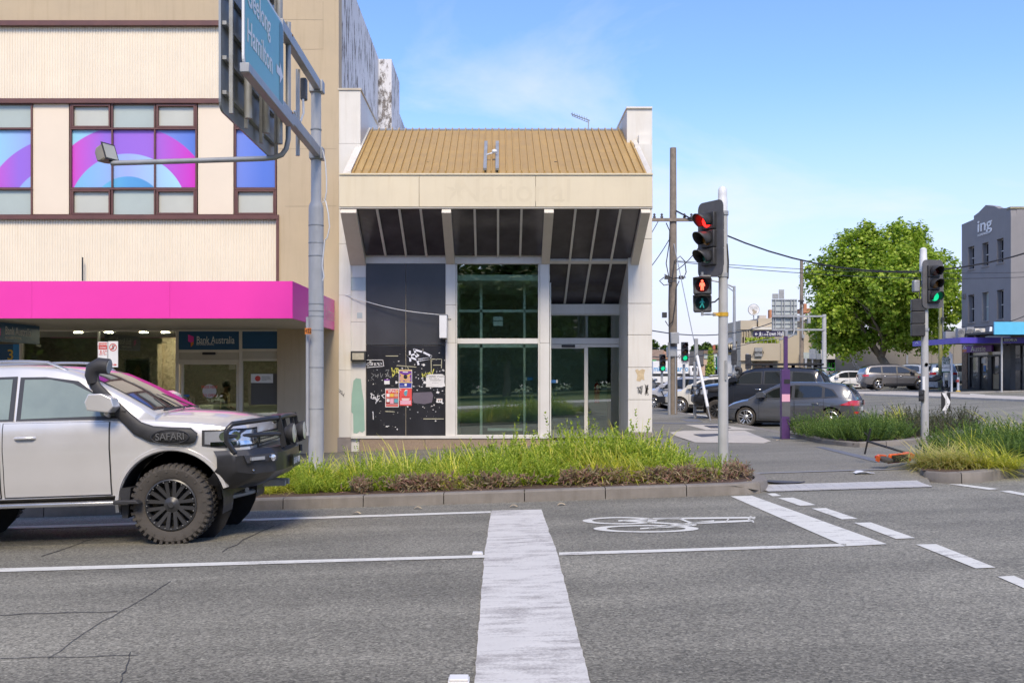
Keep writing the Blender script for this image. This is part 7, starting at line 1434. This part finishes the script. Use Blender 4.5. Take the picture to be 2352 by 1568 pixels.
for i, (px, py, r, Y, lb) in enumerate([(1622, 799, 12, 118, 'small round tree top above the peach wall'), (1599, 800, 7, 120, 'small tree top left of the red brick chimney'), (1500, 793, 10, 118, 'small tree top at the shop corner above the far roofs'), (1527, 801, 6, 120, 'tiny tree top between the far roofs and the utility pole'), (1645, 801, 6, 121, 'tiny tree top just right of the red brick chimney')]):
    k = Y/F; x = (px-CX)*k; z0 = gz(x, Y); t = thing('tree', lb, 'tree', (x, Y, z0)); zc = P(px, py, Y).z-z0
    b = MB(); trunk_mb(b, (x, Y, z0), zc*.75, .2, 5, i, r*k); b.build('trunk', M['bark'], t, smooth=50); link('crown', crown_mesh(20+i, [(0, 0, zc, r*k), (r*k*.6, .3, zc-r*k*.5, r*k*.7), (-r*k*.6, -.2, zc-r*k*.4, r*k*.7)], 70, 12, .35, M['leafb'], .4), None, t)
# the planted median behind the camera, which the shop glass and the car paint reflect
vs = []; fs = []
def addm(me, off, s):
    n = len(vs)
    vs.extend([Vector(v.co)*s+Vector(off) for v in me.vertices]); fs.extend([tuple(n+i for i in p.vertices) for p in me.polygons])
pk = crown_mesh(31, [(0, 0, 5.2, 2.8), (1.8, .5, 4.6, 2.0), (-1.9, -.3, 4.7, 2.1), (.4, -1., 6.6, 1.9), (-.4, 1., 3.6, 1.8)], 420, 9, .55, M['leafb'], .8)
for x, y, s in [(-40+i*4.6, -24-(i%3)*2, 1.25) for i in range(22)]+[(-40+i*3.1, -20-(i%2), .62) for i in range(32)]+[(-10.8, -10.5, 1.5), (-24, -13, 1.15), (-15, -10, 1.0), (-7.5, -14, 1.2), (.5, -11.5, 1.1), (8.5, -14, 1.2), (17, -11, 1.05), (27, -14, 1.2), (38, -13, 1.1), (-34, -14, 1.1)]: addm(pk, (x, y, gz(x, y)-(1.25 if s == .62 else 0)), s)
o = link('treeline', mesh_of(vs, fs, 'treeline', M['leafb']), None, kind='stuff'); o['label'] = 'line of park trees on the median behind the viewer'; o['category'] = 'trees'
b = MB()
for x, y in ((-24, -13), (-15, -10), (-7.5, -14), (.5, -11.5), (8.5, -14), (17, -11), (27, -14), (38, -13), (-34, -14)): trunk_mb(b, (x, y, gz(x, y)), 3.4, .22, 4, int(x*3), 2.6)
b.build('tree_trunk', M['bark'], o, smooth=50, kind='stuff')
# ================================================================ BUILDINGS ACROSS THE SIDE STREET
GXc = 30.7
def frx(b, x0, y0, x1, y1, X=GXc, d=.1):          # box on a wall that runs away from the camera; its face looks to -X
    ya, yb_ = X*F/(x0-CX), X*F/(x1-CX); ym = (ya+yb_)/2; z0, z1 = E-(y1-CY)*ym/F, E-(y0-CY)*ym/F
    return b.box((X, ya, z0), (X+d, yb_, z1))
def frxp(name, mat, parent, x0, y0, x1, y1, X=GXc, d=.1, **k): return frx(MB(), x0, y0, x1, y1, X, d).build(name, mat, parent, **k)
M['greyr'] = pm('grey render', (.25, .24, .24), .85, var=.1, vs=.8, streak=.35, sc1=(.75, .75, .75)); M['dark'] = pm('charcoal frame', (.03, .032, .036), .5)
ing = thing('corner_building', 'three storey charcoal rendered corner building with stepped gable and violet canopy', 'building', (GXc, 60, gz(GXc, 60)+.1)); z0 = gz(GXc, 62)-.3
yw = lambda px: GXc*F/(px-CX)
cols = [(yw(2223.6), yw(2237.6)), (yw(2255.8), yw(2270.4)), (yw(2289.8), yw(2304.8))]; YN, YFar = 60., yw(2209); r1, r2 = (E+6.9, E+8.37), (E+3.44, E+5.24); TOP = E+9.55
b = MB(); X0, X1 = GXc, GXc+.35
for za_, zb2 in ((z0+3.1, r2[0]), (r2[1], r1[0]), (r1[1], TOP)): b.box((X0, YN, za_), (X1, YFar, zb2))
ed = [YN]+[e for c in cols[::-1] for e in c[::-1]]+[YFar]
for za_, zb2 in (r2, r1):
    for i in range(0, 8, 2): b.box((X0, ed[i], za_), (X1, ed[i+1], zb2))
gb_ = [(2208.6, 516), (2236.7, 504), (2236.7, 496), (2247.6, 488), (2264, 471), (2284.5, 474), (2294, 479), (2321, 477)]
b.slab([(X0, yw(px), E+(CY-py)*yw(px)/F) for px, py in gb_]+[(X0, YN, TOP), (X0, YFar, TOP)], (.35, 0, 0)); b.build('side_wall', M['greyr'], ing)
b = MB(); b.box((X1, YN, z0+3.1), (44, YN+.35, E+10.0)); b.box((X1, YFar, z0), (44, YFar+.3, E+9)); b.box((X1, YN+.35, E+8.6), (44, YFar, E+8.8)); b.build('front_wall', M['greyr'], ing)
b = MB(); b.box((X0-.05, YN-.05, E+9.98), (44, YN+.4, E+10.1)); b.build('coping', pm('lichen coping', (.3, .27, .17), .9, var=.4, vs=6), ing)
for i, (ya, yb2) in enumerate(cols):
    for j, (za_, zb2) in enumerate((r1, r2)):
        b = MB(); b.box((X0+.28, yb2, za_), (X0+.33, ya, zb2)); wf = b.build('window', M['white'], ing); b = MB(); b.box((X0+.265, yb2+.05, za_+.07), (X0+.275, ya-.05, zb2-.07)); b.build('pane', M['darkglass'] if j == 0 or i != 1 else M['frost'], wf)
        b = MB(); b.box((X0+.25, yb2, (za_+zb2)/2-.03), (X0+.262, ya, (za_+zb2)/2+.03)); b.build('sash_bar', M['white'], wf); b = MB(); b.box((X0-.06, yb2-.08, za_-.08), (X0+.27, ya+.08, za_-.003)); b.build('sill', M['greyr'], wf)
ly = yw(2262); lz = E+(CY-517)*ly/F
b = MB(); LM = TM((X0-.03, ly, lz), (0, -1, 0), (0, 0, 1))
b.text('ing', 1.05, LM, .01, .014, sx=1.6); b.text('HOMEWARES', .19, TM((X0-.03, ly+.1, lz-.55), (0, -1, 0), (0, 0, 1)), .01, .0, sx=1.35); b.build('wall_lettering', M['pr_white'], ing, norm=False)
frxp('wall_vent', M['siggrey'], ing, 2210, 676, 2215, 686, GXc-.1, .1)
# ground floor on the lane side
frxp('stone_pier', pm('stacked stone', (.25, .17, .11), .9, var=.5, vs=7, bump=.8, bs=12), ing, 2209, 793, 2221, 896, GXc-.08, .4)
b = MB()
for r_ in ((2221.3, 793, 2227, 895), (2227, 793, 2312, 797), (2227, 815, 2304, 819), (2246, 819.3, 2250, 895), (2268, 819.3, 2277, 895), (2294, 819.3, 2304, 895), (2304.3, 793, 2321, 895), (2227, 889, 2246, 895)): frx(b, *r_, GXc-.04, .3)
sfr = b.build('shopfront_frame', M['dark'], ing, bevel=.01)
for r_ in ((2227.3, 797, 2304, 815), (2227.3, 819, 2246, 889), (2250, 819, 2268, 893), (2277, 819, 2294, 858)): frxp('pane', pm('dim shop glass', (.13, .125, .11), .1, var=.5, vs=1.2, coat=.5), sfr, *r_, GXc+.08, .03)
frxp('door_panel', pm('tan door panel', (.4, .32, .2), .6), sfr, 2277, 858.5, 2294, 893, GXc+.06, .05); frxp('door_notice', M['pr_white'], sfr, 2254, 822, 2264, 834, GXc+.06, .01); frxp('door_notice', M['sblue'], sfr, 2259, 839, 2264, 853, GXc+.06, .01)
o = frxp('sign_panel', M['pr_purple'], ing, 2214, 794, 2277.5, 808.5, GXc-.2, .12); b = MB(); sy = yw(2254); b.text('Aussie', .5, TM((GXc-.21, sy, E+(CY-801.5)*sy/F), (0, -1, 0), (0, 0, 1)), .004, .008, sx=1.5); hy, hz = yw(2222.5), E+(CY-801)*yw(2222.5)/F
for p_ in (((.42, .02), (0, .22), (-.42, .02), (-.3, .02), (0, .16), (.3, .02)), ((.42, 0), (-.42, 0), (-.42, .03), (.42, .03))): b.poly([(GXc-.21, hy+a*.7, hz+c) for a, c in p_])
b.build('sign_lettering', M['pr_white'], o, norm=False); b = MB(); b.poly([(GXc-.21, hy+a*.7, hz+c) for a, c in ((.42, -.05), (-.42, -.05), (-.42, -.11), (.42, -.11))]); b.poly([(GXc-.21, hy+a*.7, hz+c) for a, c in ((.42, -.14), (-.42, -.14), (-.42, -.2), (.42, -.2))]); b.build('sign_stripe', M['pr_orange'], o, norm=False)
M['violet'] = pm('violet fascia', (.075, .055, .42), .4, var=.06)
b = MB(); b.box((26.75, 58, E+1.87), (26.85, 64.7, E+2.2)); b.box((26.85, 58, E+1.87), (31.4, 58.1, E+2.2)); cp = b.build('canopy', M['violet'], ing); b = MB(); b.box((26.86, 58.11, E+2.0), (30.65, 64.7, E+2.12)); b.build('canopy_roof', M['galvd'], ing)
b = MB(); hy = 64.05; hz = E+1.97
for p_ in (((.3, .05), (0, .2), (-.3, .05), (-.2, .05), (0, .15), (.2, .05)),): b.poly([(26.745, hy+a, hz+c) for a, c in p_])
b.text('Aussie', .3, TM((26.745, 62.9, E+2.03), (0, -1, 0), (0, 0, 1)), .002, .004, sx=1.3); b.build('canopy_lettering', M['pr_white'], cp, norm=False)
# street side
frp('awning', pm('sky blue fascia', (.12, .5, .72), .4, var=.05), ing, 2284, 739, 2500, 768, 56, .1); b = MB(); b.box((P(2284, 0, 56).x, 56.1, P(0, 765, 56).z), (44, 60, P(0, 760, 56).z)); b.build('awning_roof', M['dark'], ing)
b = MB(); fr(b, 2322, 788, 2500, 793, 60.0, .3); fr(b, 2322, 815, 2500, 817, 60.02, .1); fr(b, 2322, 790, 2326, 898, 60.03, .2); fr(b, 2348, 790, 2350, 898, 60.03, .1); b.build('shopfront_frame', M['dark'], ing)
frp('shop_window', pm('dim shop glass 2', (.07, .07, .07), .1, var=.6, vs=1.5, coat=.5), ing, 2326, 793, 2500, 897, 60.15, .03); frp('window_poster', M['siggrey'], ing, 2332, 822, 2349, 850, 60.1, .01)
b = MB(); b.text('AUSSIE', .18, FT(P(2340, 833, 60.09)), .001); b.build('poster_lettering', M['pr_black'], ing, norm=False)
b = MB(); frx(b, 2323, 470, 2322.5, 471) if False else b.box((GXc+.3, YN+.4, z0), (44, YFar, z0+3.2)); b.build('ground_floor', M['dark'], ing)
def aircon(label, x0, y0, x1, y1, Y, mat, fx):
    t = thing('air_conditioner', label, 'air conditioner', P((x0+x1)/2, y1, Y), 0, 'air conditioners on the violet canopy'); frp('casing', mat, t, x0, y0, x1, y1, Y, .4, bevel=.02)
    c = P(fx, (y0+y1)/2+.5, Y-.01); r_ = (y1-y0)*.36*Y/F
    MB().lathe([(0, 0), (r_, 0), (r_, .01), (0, .01)], FT(c), 20).build('fan_shade', M['siggrey'], t); b = MB()
    for k in (1., .7, .4): b.lathe([(r_*k-.012, .012), (r_*k, .02), (r_*k-.025, .012)], FT(c), 20, False)
    b.build('fan_grille', M['galvd'], t)
M['acg'] = pm('ac grey', (.27, .275, .285), .5, var=.05); M['acw'] = pm('ac cream', (.7, .65, .54), .5, var=.05)
aircon('grey air conditioner on the violet canopy, first from the mossy pole', 2201, 753.5, 2219, 776, 59.6, M['acg'], 2207.5); aircon('grey air conditioner on the violet canopy between a grey and a cream one', 2221, 751, 2238, 776, 59.4, M['acg'], 2228); aircon('cream air conditioner on the violet canopy', 2240, 754, 2263, 776, 59.2, M['acw'], 2246)
tag(frp('cable_box', M['acg'], None, 2172, 761, 2197, 776.5, 60.5, .4), 'plain grey cabinet on the violet canopy left of the air conditioners', 'cabinet')
b = MB(); b.tube([P(2262, 770, 59.5), P(2272, 768, 59.6), P(2275, 762, 59.8), P(2276, 752, 60)], .08, 8); tag(b.build('vent_pipe', M['offw'], smooth=40), 'white bent pipe duct above the violet canopy', 'pipe')
# ---- grey wall behind the tree
WYY = 90.; t = thing('boundary_wall', 'long taupe concrete wall behind the leafy tree', 'wall', P(2080, 872, WYY)); M['taupe'] = pm('taupe wall', (.25, .225, .19), .9, var=.08, vs=.7, streak=.2)
for x0, x1 in ((1920, 1962), (1962.6, 2022), (2022.6, 2080), (2080.6, 2140), (2140.6, 2190), (2190.6, 2260)): frp('wall_panel', M['taupe'], t, x0, 762, x1, 885, WYY, .2)
scribble('graffiti', pm('pale spray', (.4, .37, .33), .8), [[(1957, 830), (1965, 845), (1960, 850)], [(1963, 832), (1972, 852)], [(1968, 838), (1976, 850), (1970, 856)], [(1960, 826), (1975, 846)]], WYY-.01, t, .04)
# ---- clinic with lime lettering
cl = thing('clinic_building', 'dark clinic shopfront lettered HEALTH FIRST in lime under a white fascia', 'shop building', P(1922, 880, 94)); CYY2 = 94.
frp('upper_wall', M['dark'], cl, 1880, 700, 1975, 764, CYY2, .5); frp('fascia', M['white'], cl, 1886, 803, 1962, 825, CYY2-1.0, 1.4, bevel=.03); frp('window_band', M['darkglass'], cl, 1880, 764.3, 1975, 803, CYY2, .3); frp('shop_window', M['darkglass'], cl, 1885, 825.5, 1962, 885, CYY2, .3)
b = MB()
for x in range(1888, 1975, 11): fr(b, x, 766, x+1.3, 802.5, CYY2-.1, .08)
fr(b, 1886, 783, 1962, 784.5, CYY2-.15, .04); fr(b, 1886, 766, 1962, 767.5, CYY2-.15, .04)
for x in (1901, 1918, 1937, 1950): fr(b, x, 825.8, x+1.6, 885, CYY2-.1, .08)
b.build('mullion', M['white'], cl, kind='stuff')
M['lime'] = pm('lime lettering', (.1, .75, .03), .5)
b = MB(); b.text('HEALTH FIRST', 1.0, FT(P(1923, 842, CYY2-.2)), .01, .01, sx=.44); b.build('shop_lettering', M['lime'], cl, norm=False); b = MB(); b.text('MEDICAL GROUP', .55, FT(P(1924, 857, CYY2-.2)), .01, .002, sx=.6); b.build('shop_lettering', M['pr_white'], cl, norm=False)
# ---- beige curved hotel
HY = 96.; hot = thing('hotel', 'beige moderne hotel with a curved balcony and a square script sign', 'hotel', P(1760, 885, HY)); M['beige'] = pm('beige brick paint', (.47, .41, .31), .85, var=.05, vs=1, bump=.2, bs=20); M['beiged'] = pm('beige trim', (.38, .33, .25), .8)
frp('main_wall', M['beige'], hot, 1701, 752, 1846, 890, HY, 8.)
b = MB(); pl_ = [P(1701, 0, HY-.2)]+[P(1730+11*math.sin(R(a)), 0, HY-.2)+Vector((0, .45*(1-math.cos(R(a))), 0)) for a in (0, 30, 60, 90)]; zt0, zt1 = P(0, 757, HY).z, P(0, 736, HY).z
b.slab([(v.x, v.y, zt0) for v in pl_]+[(pl_[-1].x, HY+6, zt0), (pl_[0].x, HY+6, zt0)], (0, 0, zt1-zt0)); b.build('curved_parapet', M['beige'], hot)
frp('parapet', M['beige'], hot, 1741.5, 731, 1800, 750, HY+.3, 4.); frp('eave', M['white'], hot, 1729, 750.5, 1800, 757, HY-.6, 1.)
for x in (1703, 1709, 1715, 1721, 1740, 1747, 1754, 1761): frp('wall_fin', M['beiged'], hot, x, 759, x+1.8, 788, HY-.25, .25); 
for x in (1705.5, 1711.5, 1743, 1750, 1757): frp('window', M['darkglass'], hot, x, 774, x+2.6, 788, HY-.04, .05)
b = MB(); zb0, zb1 = P(0, 828, HY-1.5).z, P(0, 788, HY-1.5).z; xa, xb = P(1701, 0, HY-1.5).x, P(1786, 0, HY-1.5).x; o_ = [(xa, HY-1.5), (xb, HY-1.5)]+[(xb+.45*math.sin(R(a)), HY-1.5+.45*(1-math.cos(R(a)))) for a in (30, 60, 90)]+[(xb+.45, HY-.01), (xa, HY-.01)]
b.slab([(x, y, zb0) for x, y in o_], (0, 0, zb1-zb0)); b.build('balcony', M['beige'], hot, smooth=30)
frp('entrance_recess', M['darkint'], hot, 1730, 830, 1786, 885, HY-.06, .05); frp('entrance_wall', pm('pinkish wall', (.4, .3, .24), .8), hot, 1734, 831, 1776, 860, HY-.1, .03); frp('ground_pier', M['beige'], hot, 1702, 829, 1728, 890, HY-1.2, 1.); 
o = frp('sign_plate', M['galv'], hot, 1734, 798, 1751, 818, HY-1.75, .2); b = MB(); b.text('gemels', .5, FT(P(1742, 808.5, HY-1.76)), .005, .012, shear=.2, sx=.75); b.build('sign_lettering', M['pr_black'], o, norm=False)
b = MB()
for x in range(1718, 1800, 9): fr(b, x, 781, x+.7, 788, HY-1.45, .04)
b.tube([P(1716, 787, HY-1.45), P(1745, 782, HY-1.45), P(1797, 776, HY-1.45)], .035, 6); b.build('railing', M['galvd'], hot, kind='stuff')
vs = []; fs = []; r_ = random.Random(3)
for k in range(500):
    px = r_.choice([r_.gauss(1728, 6), r_.gauss(1755, 8), r_.gauss(1772, 8)]); p = P(px, 788-r_.random()*9, HY-.9+r_.uniform(-.3, .3)); leafquad(vs, fs, p, rdir(r_), rdir(r_), .35, .1)
tag(link('balcony_plant', mesh_of(vs, fs, 'balcony_plant', M['shrub']), None), 'row of leafy planter plants along the curved hotel balcony', 'plants')
frp('side_wing', M['beige'], hot, 1846.3, 735, 1884, 885, HY-.3, 6.); b = MB(); q = [P(x, y, HY-.5) for x, y in ((1844, 727), (1886, 712), (1886, 722), (1844, 735))]; b.slab(q, (0, 5, 0)); b.build('gable_edge', M['white'], hot); frp('vent_panel', M['siggrey'], hot, 1849, 729, 1871, 750, HY-.4, .1)
b = MB(); b.tube([P(1869, 755, HY-.6), P(1869, 786, HY-.6), P(1876, 807, HY-.6)], .14, 8); b.tube([P(1878, 752, HY-.6), P(1878, 808, HY-.6)], .14, 8); b.build('downpipe', M['white'], hot, smooth=40); frp('glass_awning', M['bluegrey'], hot, 1844, 809, 1884, 823, HY-1.2, 1.)
for px, y0, y1, w_ in ((1770, 711, 730, 2.5), (1850, 697, 715, 3.)): frp('chimney', pm('brick chimney', (.45, .2, .1), .9, var=.2, vs=3), hot, px-w_, y0, px+w_, y1, HY+4, .6); 
frp('roof', pm('terracotta roof', (.38, .17, .09), .9, var=.2, vs=3), hot, 1843, 708, 1868, 718, HY+3, 2.); frp('roof_box', M['palecon'], hot, 1744, 724, 1760, 733, HY+2, .8)
t = thing('sphere_sign', 'round white accommodation sign on a pole above the beige hotel', 'sign', P(1732, 735, HY+2)); c = P(1731.5, 711, HY+2); r_ = 12.6*(HY+2)/F
b = MB(); b.lathe([(0, .0), (r_*.98, 0), (r_, .06), (r_*.98, .12), (0, .12)], FT(c+Vector((0, .12, 0))), 28); o = b.build('disc', M['pr_white'], t, smooth=30); b = MB(); b.lathe([(r_*.96, -.01), (r_*1.03, -.01), (r_*1.03, .14), (r_*.96, .14)], FT(c+Vector((0, .13, 0))), 28, False); b.tube([c-Vector((0, -.1, r_)), P(1732, 735, HY+2)+Vector((0, .1, 0))], .06, 6); b.build('rim', M['galvd'], t)
b = MB(); b.text('OSCARS', .22, FT(c+Vector((0, -.01, .22))), .002, 0, sx=.9); b.text('ACCOMMODATION', .12, FT(c+Vector((0, -.01, .05))), .002, .002, sx=.75); b.build('sign_lettering', M['galvd'], o, norm=False); b = MB(); b.poly([c+Vector((x*r_, -.01, z*r_)) for x, z in ((-.4, -.1), (0, .05), (.2, -.15), (.55, -.2), (.5, -.6), (.1, -.85), (-.3, -.75), (-.1, -.45))]); b.build('sign_emblem', M['beiged'], o, norm=False)
# ---- low shops, verandah, truck and signs behind the parked cars
LYY = 104.; t = thing('shop_building', 'long peach painted shop with a grey band and tiled strip of roof', 'shop building', P(1630, 885, LYY)); M['peach'] = pm('peach wall', (.56, .42, .34), .85, var=.05)
frp('wall', M['peach'], t, 1585, 812, 1672, 890, LYY, 5.); frp('band', M['siggrey'], t, 1585, 806.5, 1616, 838, LYY-.2, .18); frp('roof', pm('brown tiles', (.22, .16, .12), .9, var=.25, vs=4), t, 1616.3, 804, 1672, 811.7, LYY-.2, 3.); frp('panel', M['bluegrey'], t, 1617, 812.5, 1642, 823, LYY-.1, .08); frp('pergola', M['dark'], t, 1586, 837, 1618, 840, LYY-2, 1.8); frp('chimney', pm('red chimney', (.42, .13, .08), .9), t, 1638, 792, 1643, 804, LYY+2, .5)
frp('shop_window', M['darkglass'], t, 1620, 838, 1668, 885, LYY-.1, .08)
t = thing('verandah_house', 'yellow verandahed hotel wing with a scalloped fringe and pale iron roof', 'building', P(1684, 885, 99)); frp('wall', pm('yellow wall', (.62, .48, .24), .85), t, 1668, 790, 1701, 815, 99, 4.); b = MB(); b.slab([P(1664, 789, 97.4), P(1703, 778, 97.4), P(1703, 769, 100), P(1672, 776, 100)], (0, 0, -.12)); b.build('verandah_roof', M['galv'], t)
b = MB(); b.slab([P(1678, 776, 100), P(1703, 767, 100), P(1703, 755, 103), P(1690, 762, 103)], (0, 0, -.15)); b.build('roof', pm('slate roof', (.14, .14, .13), .9), t); b = MB()
for i in range(7): x = 1668+i*5; b.slab([P(x, 791, 97.4), P(x+4.6, 790, 97.4), P(x+3.4, 797, 97.4), P(x+2.3, 801, 97.4), P(x+1.2, 797, 97.4)], (0, .06, 0))
b.build('fringe', M['cream'], t, kind='stuff'); frp('lower_wall', M['offw'], t, 1668, 815.3, 1701, 890, 98.8, 4.)
for k in range(9): frp('weatherboard', M['offw'], t, 1684, 812+k*3.6, 1701, 815.2+k*3.6, 98.6, .18)
frp('window', M['darkglass'], t, 1672, 798, 1680, 809, 98.9, .08); frp('window', M['darkglass'], t, 1686, 798, 1694, 809, 98.9, .08)
t = thing('shop_building', 'low far shop with brown tiled roof at the corner of the white shop', 'shop building', P(1510, 885, 106)); frp('wall', M['offw'], t, 1440, 822, 1585, 890, 106, 4.); b = MB(); b.slab([P(1440, 824, 105.5), P(1536, 824, 105.5), P(1524, 803, 108), P(1440, 803, 108)], (0, 0, -.12)); b.build('roof', pm('brown tiles 2', (.24, .17, .12), .9, var=.3, vs=4), t); b = MB(); b.slab([P(1524, 805, 107.5), P(1534, 809, 105.4), P(1538, 824, 105.4), P(1524, 823, 105.4)], (0, .2, 0)); b.build('gable', pm('orange gable', (.55, .3, .16), .8), t); o = frp('sign_panel', M['signgreen'], t, 1496, 826, 1507, 841, 104, .1); frp('sign_face', pm('bright green', (.06, .36, .05), .5), o, 1496, 826.5, 1506, 840, 103.98, .02); b = MB(); b.text('GREEN', .3, FT(P(1501, 832, 103.97)), .002, .004); b.build('lettering', M['pr_white'], o, norm=False)
t = thing('mural_panel', 'white cut out letter shape on a wall beside the far traffic light', 'mural', P(1560, 840, 103)); b = MB(); b.slab([P(x, y, 103) for x, y in ((1556, 837), (1555, 830), (1558, 822), (1556, 815), (1560, 809), (1565, 811), (1564, 818), (1567, 825), (1565, 836))], (0, .1, 0)); b.build('panel', M['pr_white'], t); scribble('outline', M['pr_black'], [[(1557, 818), (1561, 815), (1564, 817)], [(1558, 832), (1562, 829), (1565, 833)], [(1560, 820), (1562, 824)]], 102.98, t, .03)
t = thing('truck', 'white box truck lettered cargo in blue behind the parked cars', 'truck', (P(1540, 0, 84).x, 84, gz(P(1540, 0, 84).x, 84)))
frp('box', M['pr_white'], t, 1500, 829, 1582, 858, 84, 2.4, bevel=.03); frp('chassis', M['black'], t, 1500, 858.3, 1600, 864, 84.1, 2.2); frp('cab', M['pr_white'], t, 1584, 840, 1604, 864, 84, 2.3, bevel=.15); frp('cab_window', M['darkglass'], t, 1590, 844, 1601, 852, 83.98, .03)
b = MB(); b.text('mildura cargo', .62, FT(P(1541, 847, 83.985)), .002, .01, sx=.85); b.build('lettering', pm('cargo blue', (.03, .3, .6), .5), t, norm=False)
for px in (1512, 1524, 1596): q = P(px, 0, 84.2); b = MB(); b.lathe([(.2, -.12), (.48, -.14), (.5, 0), (.48, .14), (.2, .12)], T(q.x, 84.2, gz(q.x, 84)+.5) @ YAX, 18, False); b.build('wheel', M['rubber'], t, smooth=40)
t = thing('banner_sign', 'tall dark green banner sign with white lettering beyond the parked cars', 'sign', P(1642, 880, 92)); o = frp('banner', M['signgreend'], t, 1637, 812, 1647, 849, 92, .1); b = MB(); b.text('Bevan', .55, TM(P(1641.5, 829, 91.98), (0, 0, -1), (1, 0, 0)), .002, .008); b.build('lettering', M['pr_white'], o, norm=False); frp('post', M['galvd'], t, 1641, 849, 1643, 880, 92, .1); b = MB()
for px, py in ((1639, 815), (1644, 815), (1639, 846), (1645, 845)): b.poly([P(px+2*math.cos(i*.7), py+2*math.sin(i*.7), 91.985) for i in range(9)])
b.build('dot_print', M['lteal'], o, norm=False)
vs = []; fs = []; r_ = random.Random(13)
for k in range(700):
    h = r_.random(); a = r_.uniform(0, 6.28); rr = .45*(1-h*.75)*r_.uniform(.7, 1); leafquad(vs, fs, Vector((math.cos(a)*rr, math.sin(a)*rr, h*2.6)), rdir(r_), rdir(r_), .2, .07)
q = P(1632, 880, 90); o = tag(link('topiary_shrub', mesh_of(vs, fs, 'topiary_shrub', M['shrub']), None), 'conical green shrub left of the dark green banner sign', 'shrub'); o.location = (q.x, 90, P(1632, 852, 90).z-.6); b = MB(); b.tube([(q.x, 90, gz(q.x, 90)), (q.x, 90, o.location.z+.4)], .06, 6); b.build('stem', M['bark'], o)
# ================================================================ MAN IN THE BANK DOOR GLASS: a modelled figure in place of a reflection
px_, pyY = -7.3, 26.7; FZ = E-2.0
man = thing('person', 'bearded man in a beige short sleeved shirt seen in the bank door glass', 'person', (px_, pyY, FZ))
J = {'pel': (0, 0, .98, .155), 'waist': (0, 0, 1.12, .15), 'chest': (.02, 0, 1.36, .165), 'neckb': (.02, 0, 1.53, .075), 'neck': (.04, 0, 1.6, .06), 'head': (.06, 0, 1.7, .1), 'top': (.05, 0, 1.79, .085),
     'shl': (.02, .17, 1.5, .07), 'ell': (.02, .23, 1.2, .048), 'wrl': (.26, .19, 1.08, .034), 'hl': (.34, .17, 1.08, .04), 'shr': (.02, -.17, 1.5, .07), 'elr': (.02, -.23, 1.2, .048), 'wrr': (.26, -.19, 1.06, .034), 'hr': (.34, -.17, 1.06, .04),
     'hipl': (0, .09, .92, .1), 'knl': (.03, .1, .5, .065), 'anl': (-.01, .1, .09, .045), 'tol': (.14, .11, .04, .04), 'hipr': (0, -.09, .92, .1), 'knr': (.01, -.1, .5, .065), 'anr': (-.04, -.1, .09, .045), 'tor': (.11, -.11, .04, .04)}
EDG = [('pel', 'waist'), ('waist', 'chest'), ('chest', 'neckb'), ('neckb', 'neck'), ('neck', 'head'), ('head', 'top'), ('chest', 'shl'), ('shl', 'ell'), ('ell', 'wrl'), ('wrl', 'hl'), ('chest', 'shr'), ('shr', 'elr'), ('elr', 'wrr'), ('wrr', 'hr'), ('pel', 'hipl'), ('hipl', 'knl'), ('knl', 'anl'), ('anl', 'tol'), ('pel', 'hipr'), ('hipr', 'knr'), ('knr', 'anr'), ('anr', 'tor')]
ks = list(J); me = bpy.data.meshes.new('body'); me.from_pydata([J[k][:3] for k in ks], [(ks.index(a), ks.index(c)) for a, c in EDG], []); bo = bpy.data.objects.new('body', me); COL.objects.link(bo)
m = bo.modifiers.new('skin', 'SKIN'); 
for i, k in enumerate(ks): me.skin_vertices[0].data[i].radius = (J[k][3],)*2
me.skin_vertices[0].data[0].use_root = True; s_ = bo.modifiers.new('sub', 'SUBSURF'); s_.levels = s_.render_levels = 2
dg = bpy.context.evaluated_depsgraph_get(); nm_ = bpy.data.meshes.new_from_object(bo.evaluated_get(dg)); bo.modifiers.clear(); bo.data = nm_; bo.parent = man; nm_.materials.clear()
for n_, c in (('beige shirt', (.5, .4, .24)), ('dark trousers', (.03, .035, .05)), ('skin', (.3, .18, .12)), ('shoe', (.02, .02, .02))): nm_.materials.append(pm(n_, c, .8))
for p in nm_.polygons:
    c = p.center; p.use_smooth = True
    p.material_index = 3 if c.z < .1 else 1 if c.z < 1.0 and abs(c.y) < .2 and c.x < .2 else 0 if (c.z < 1.55 and c.z > 1.24) or (abs(c.y) < .16 and c.z < 1.55 and c.x < .19) else 2
b = MB(); b.lathe([(0, .12), (.06, .11), (.1, .06), (.108, 0), (.1, -.05)], T(.04, 0, 1.75) @ Matrix.Rotation(R(-12), 4, 'Y'), 16); b.build('hair', pm('black hair', (.012, .01, .01), .6), man, world=False, smooth=60)
b = MB(); b.lathe([(0, -.09), (.04, -.08), (.065, -.03), (.06, .02)], T(.1, 0, 1.66) @ Matrix.Rotation(R(-20), 4, 'Y'), 12); b.build('beard', pm('black beard', (.012, .01, .01), .7), man, world=False, smooth=60)
b = MB(); b.lathe([(.012, 0), (.018, -.03), (0, -.05)], T(.16, 0, 1.74) @ Matrix.Rotation(R(-20), 4, 'Y'), 8); b.build('nose', nm_.materials[2], man, world=False, smooth=60)
for y in (-.035, .035): b = MB(); b.lathe([(0, -.012), (.012, 0), (0, .012)], T(.143, y, 1.745), 8); b.build('eye', M['pr_white'], man, world=False)
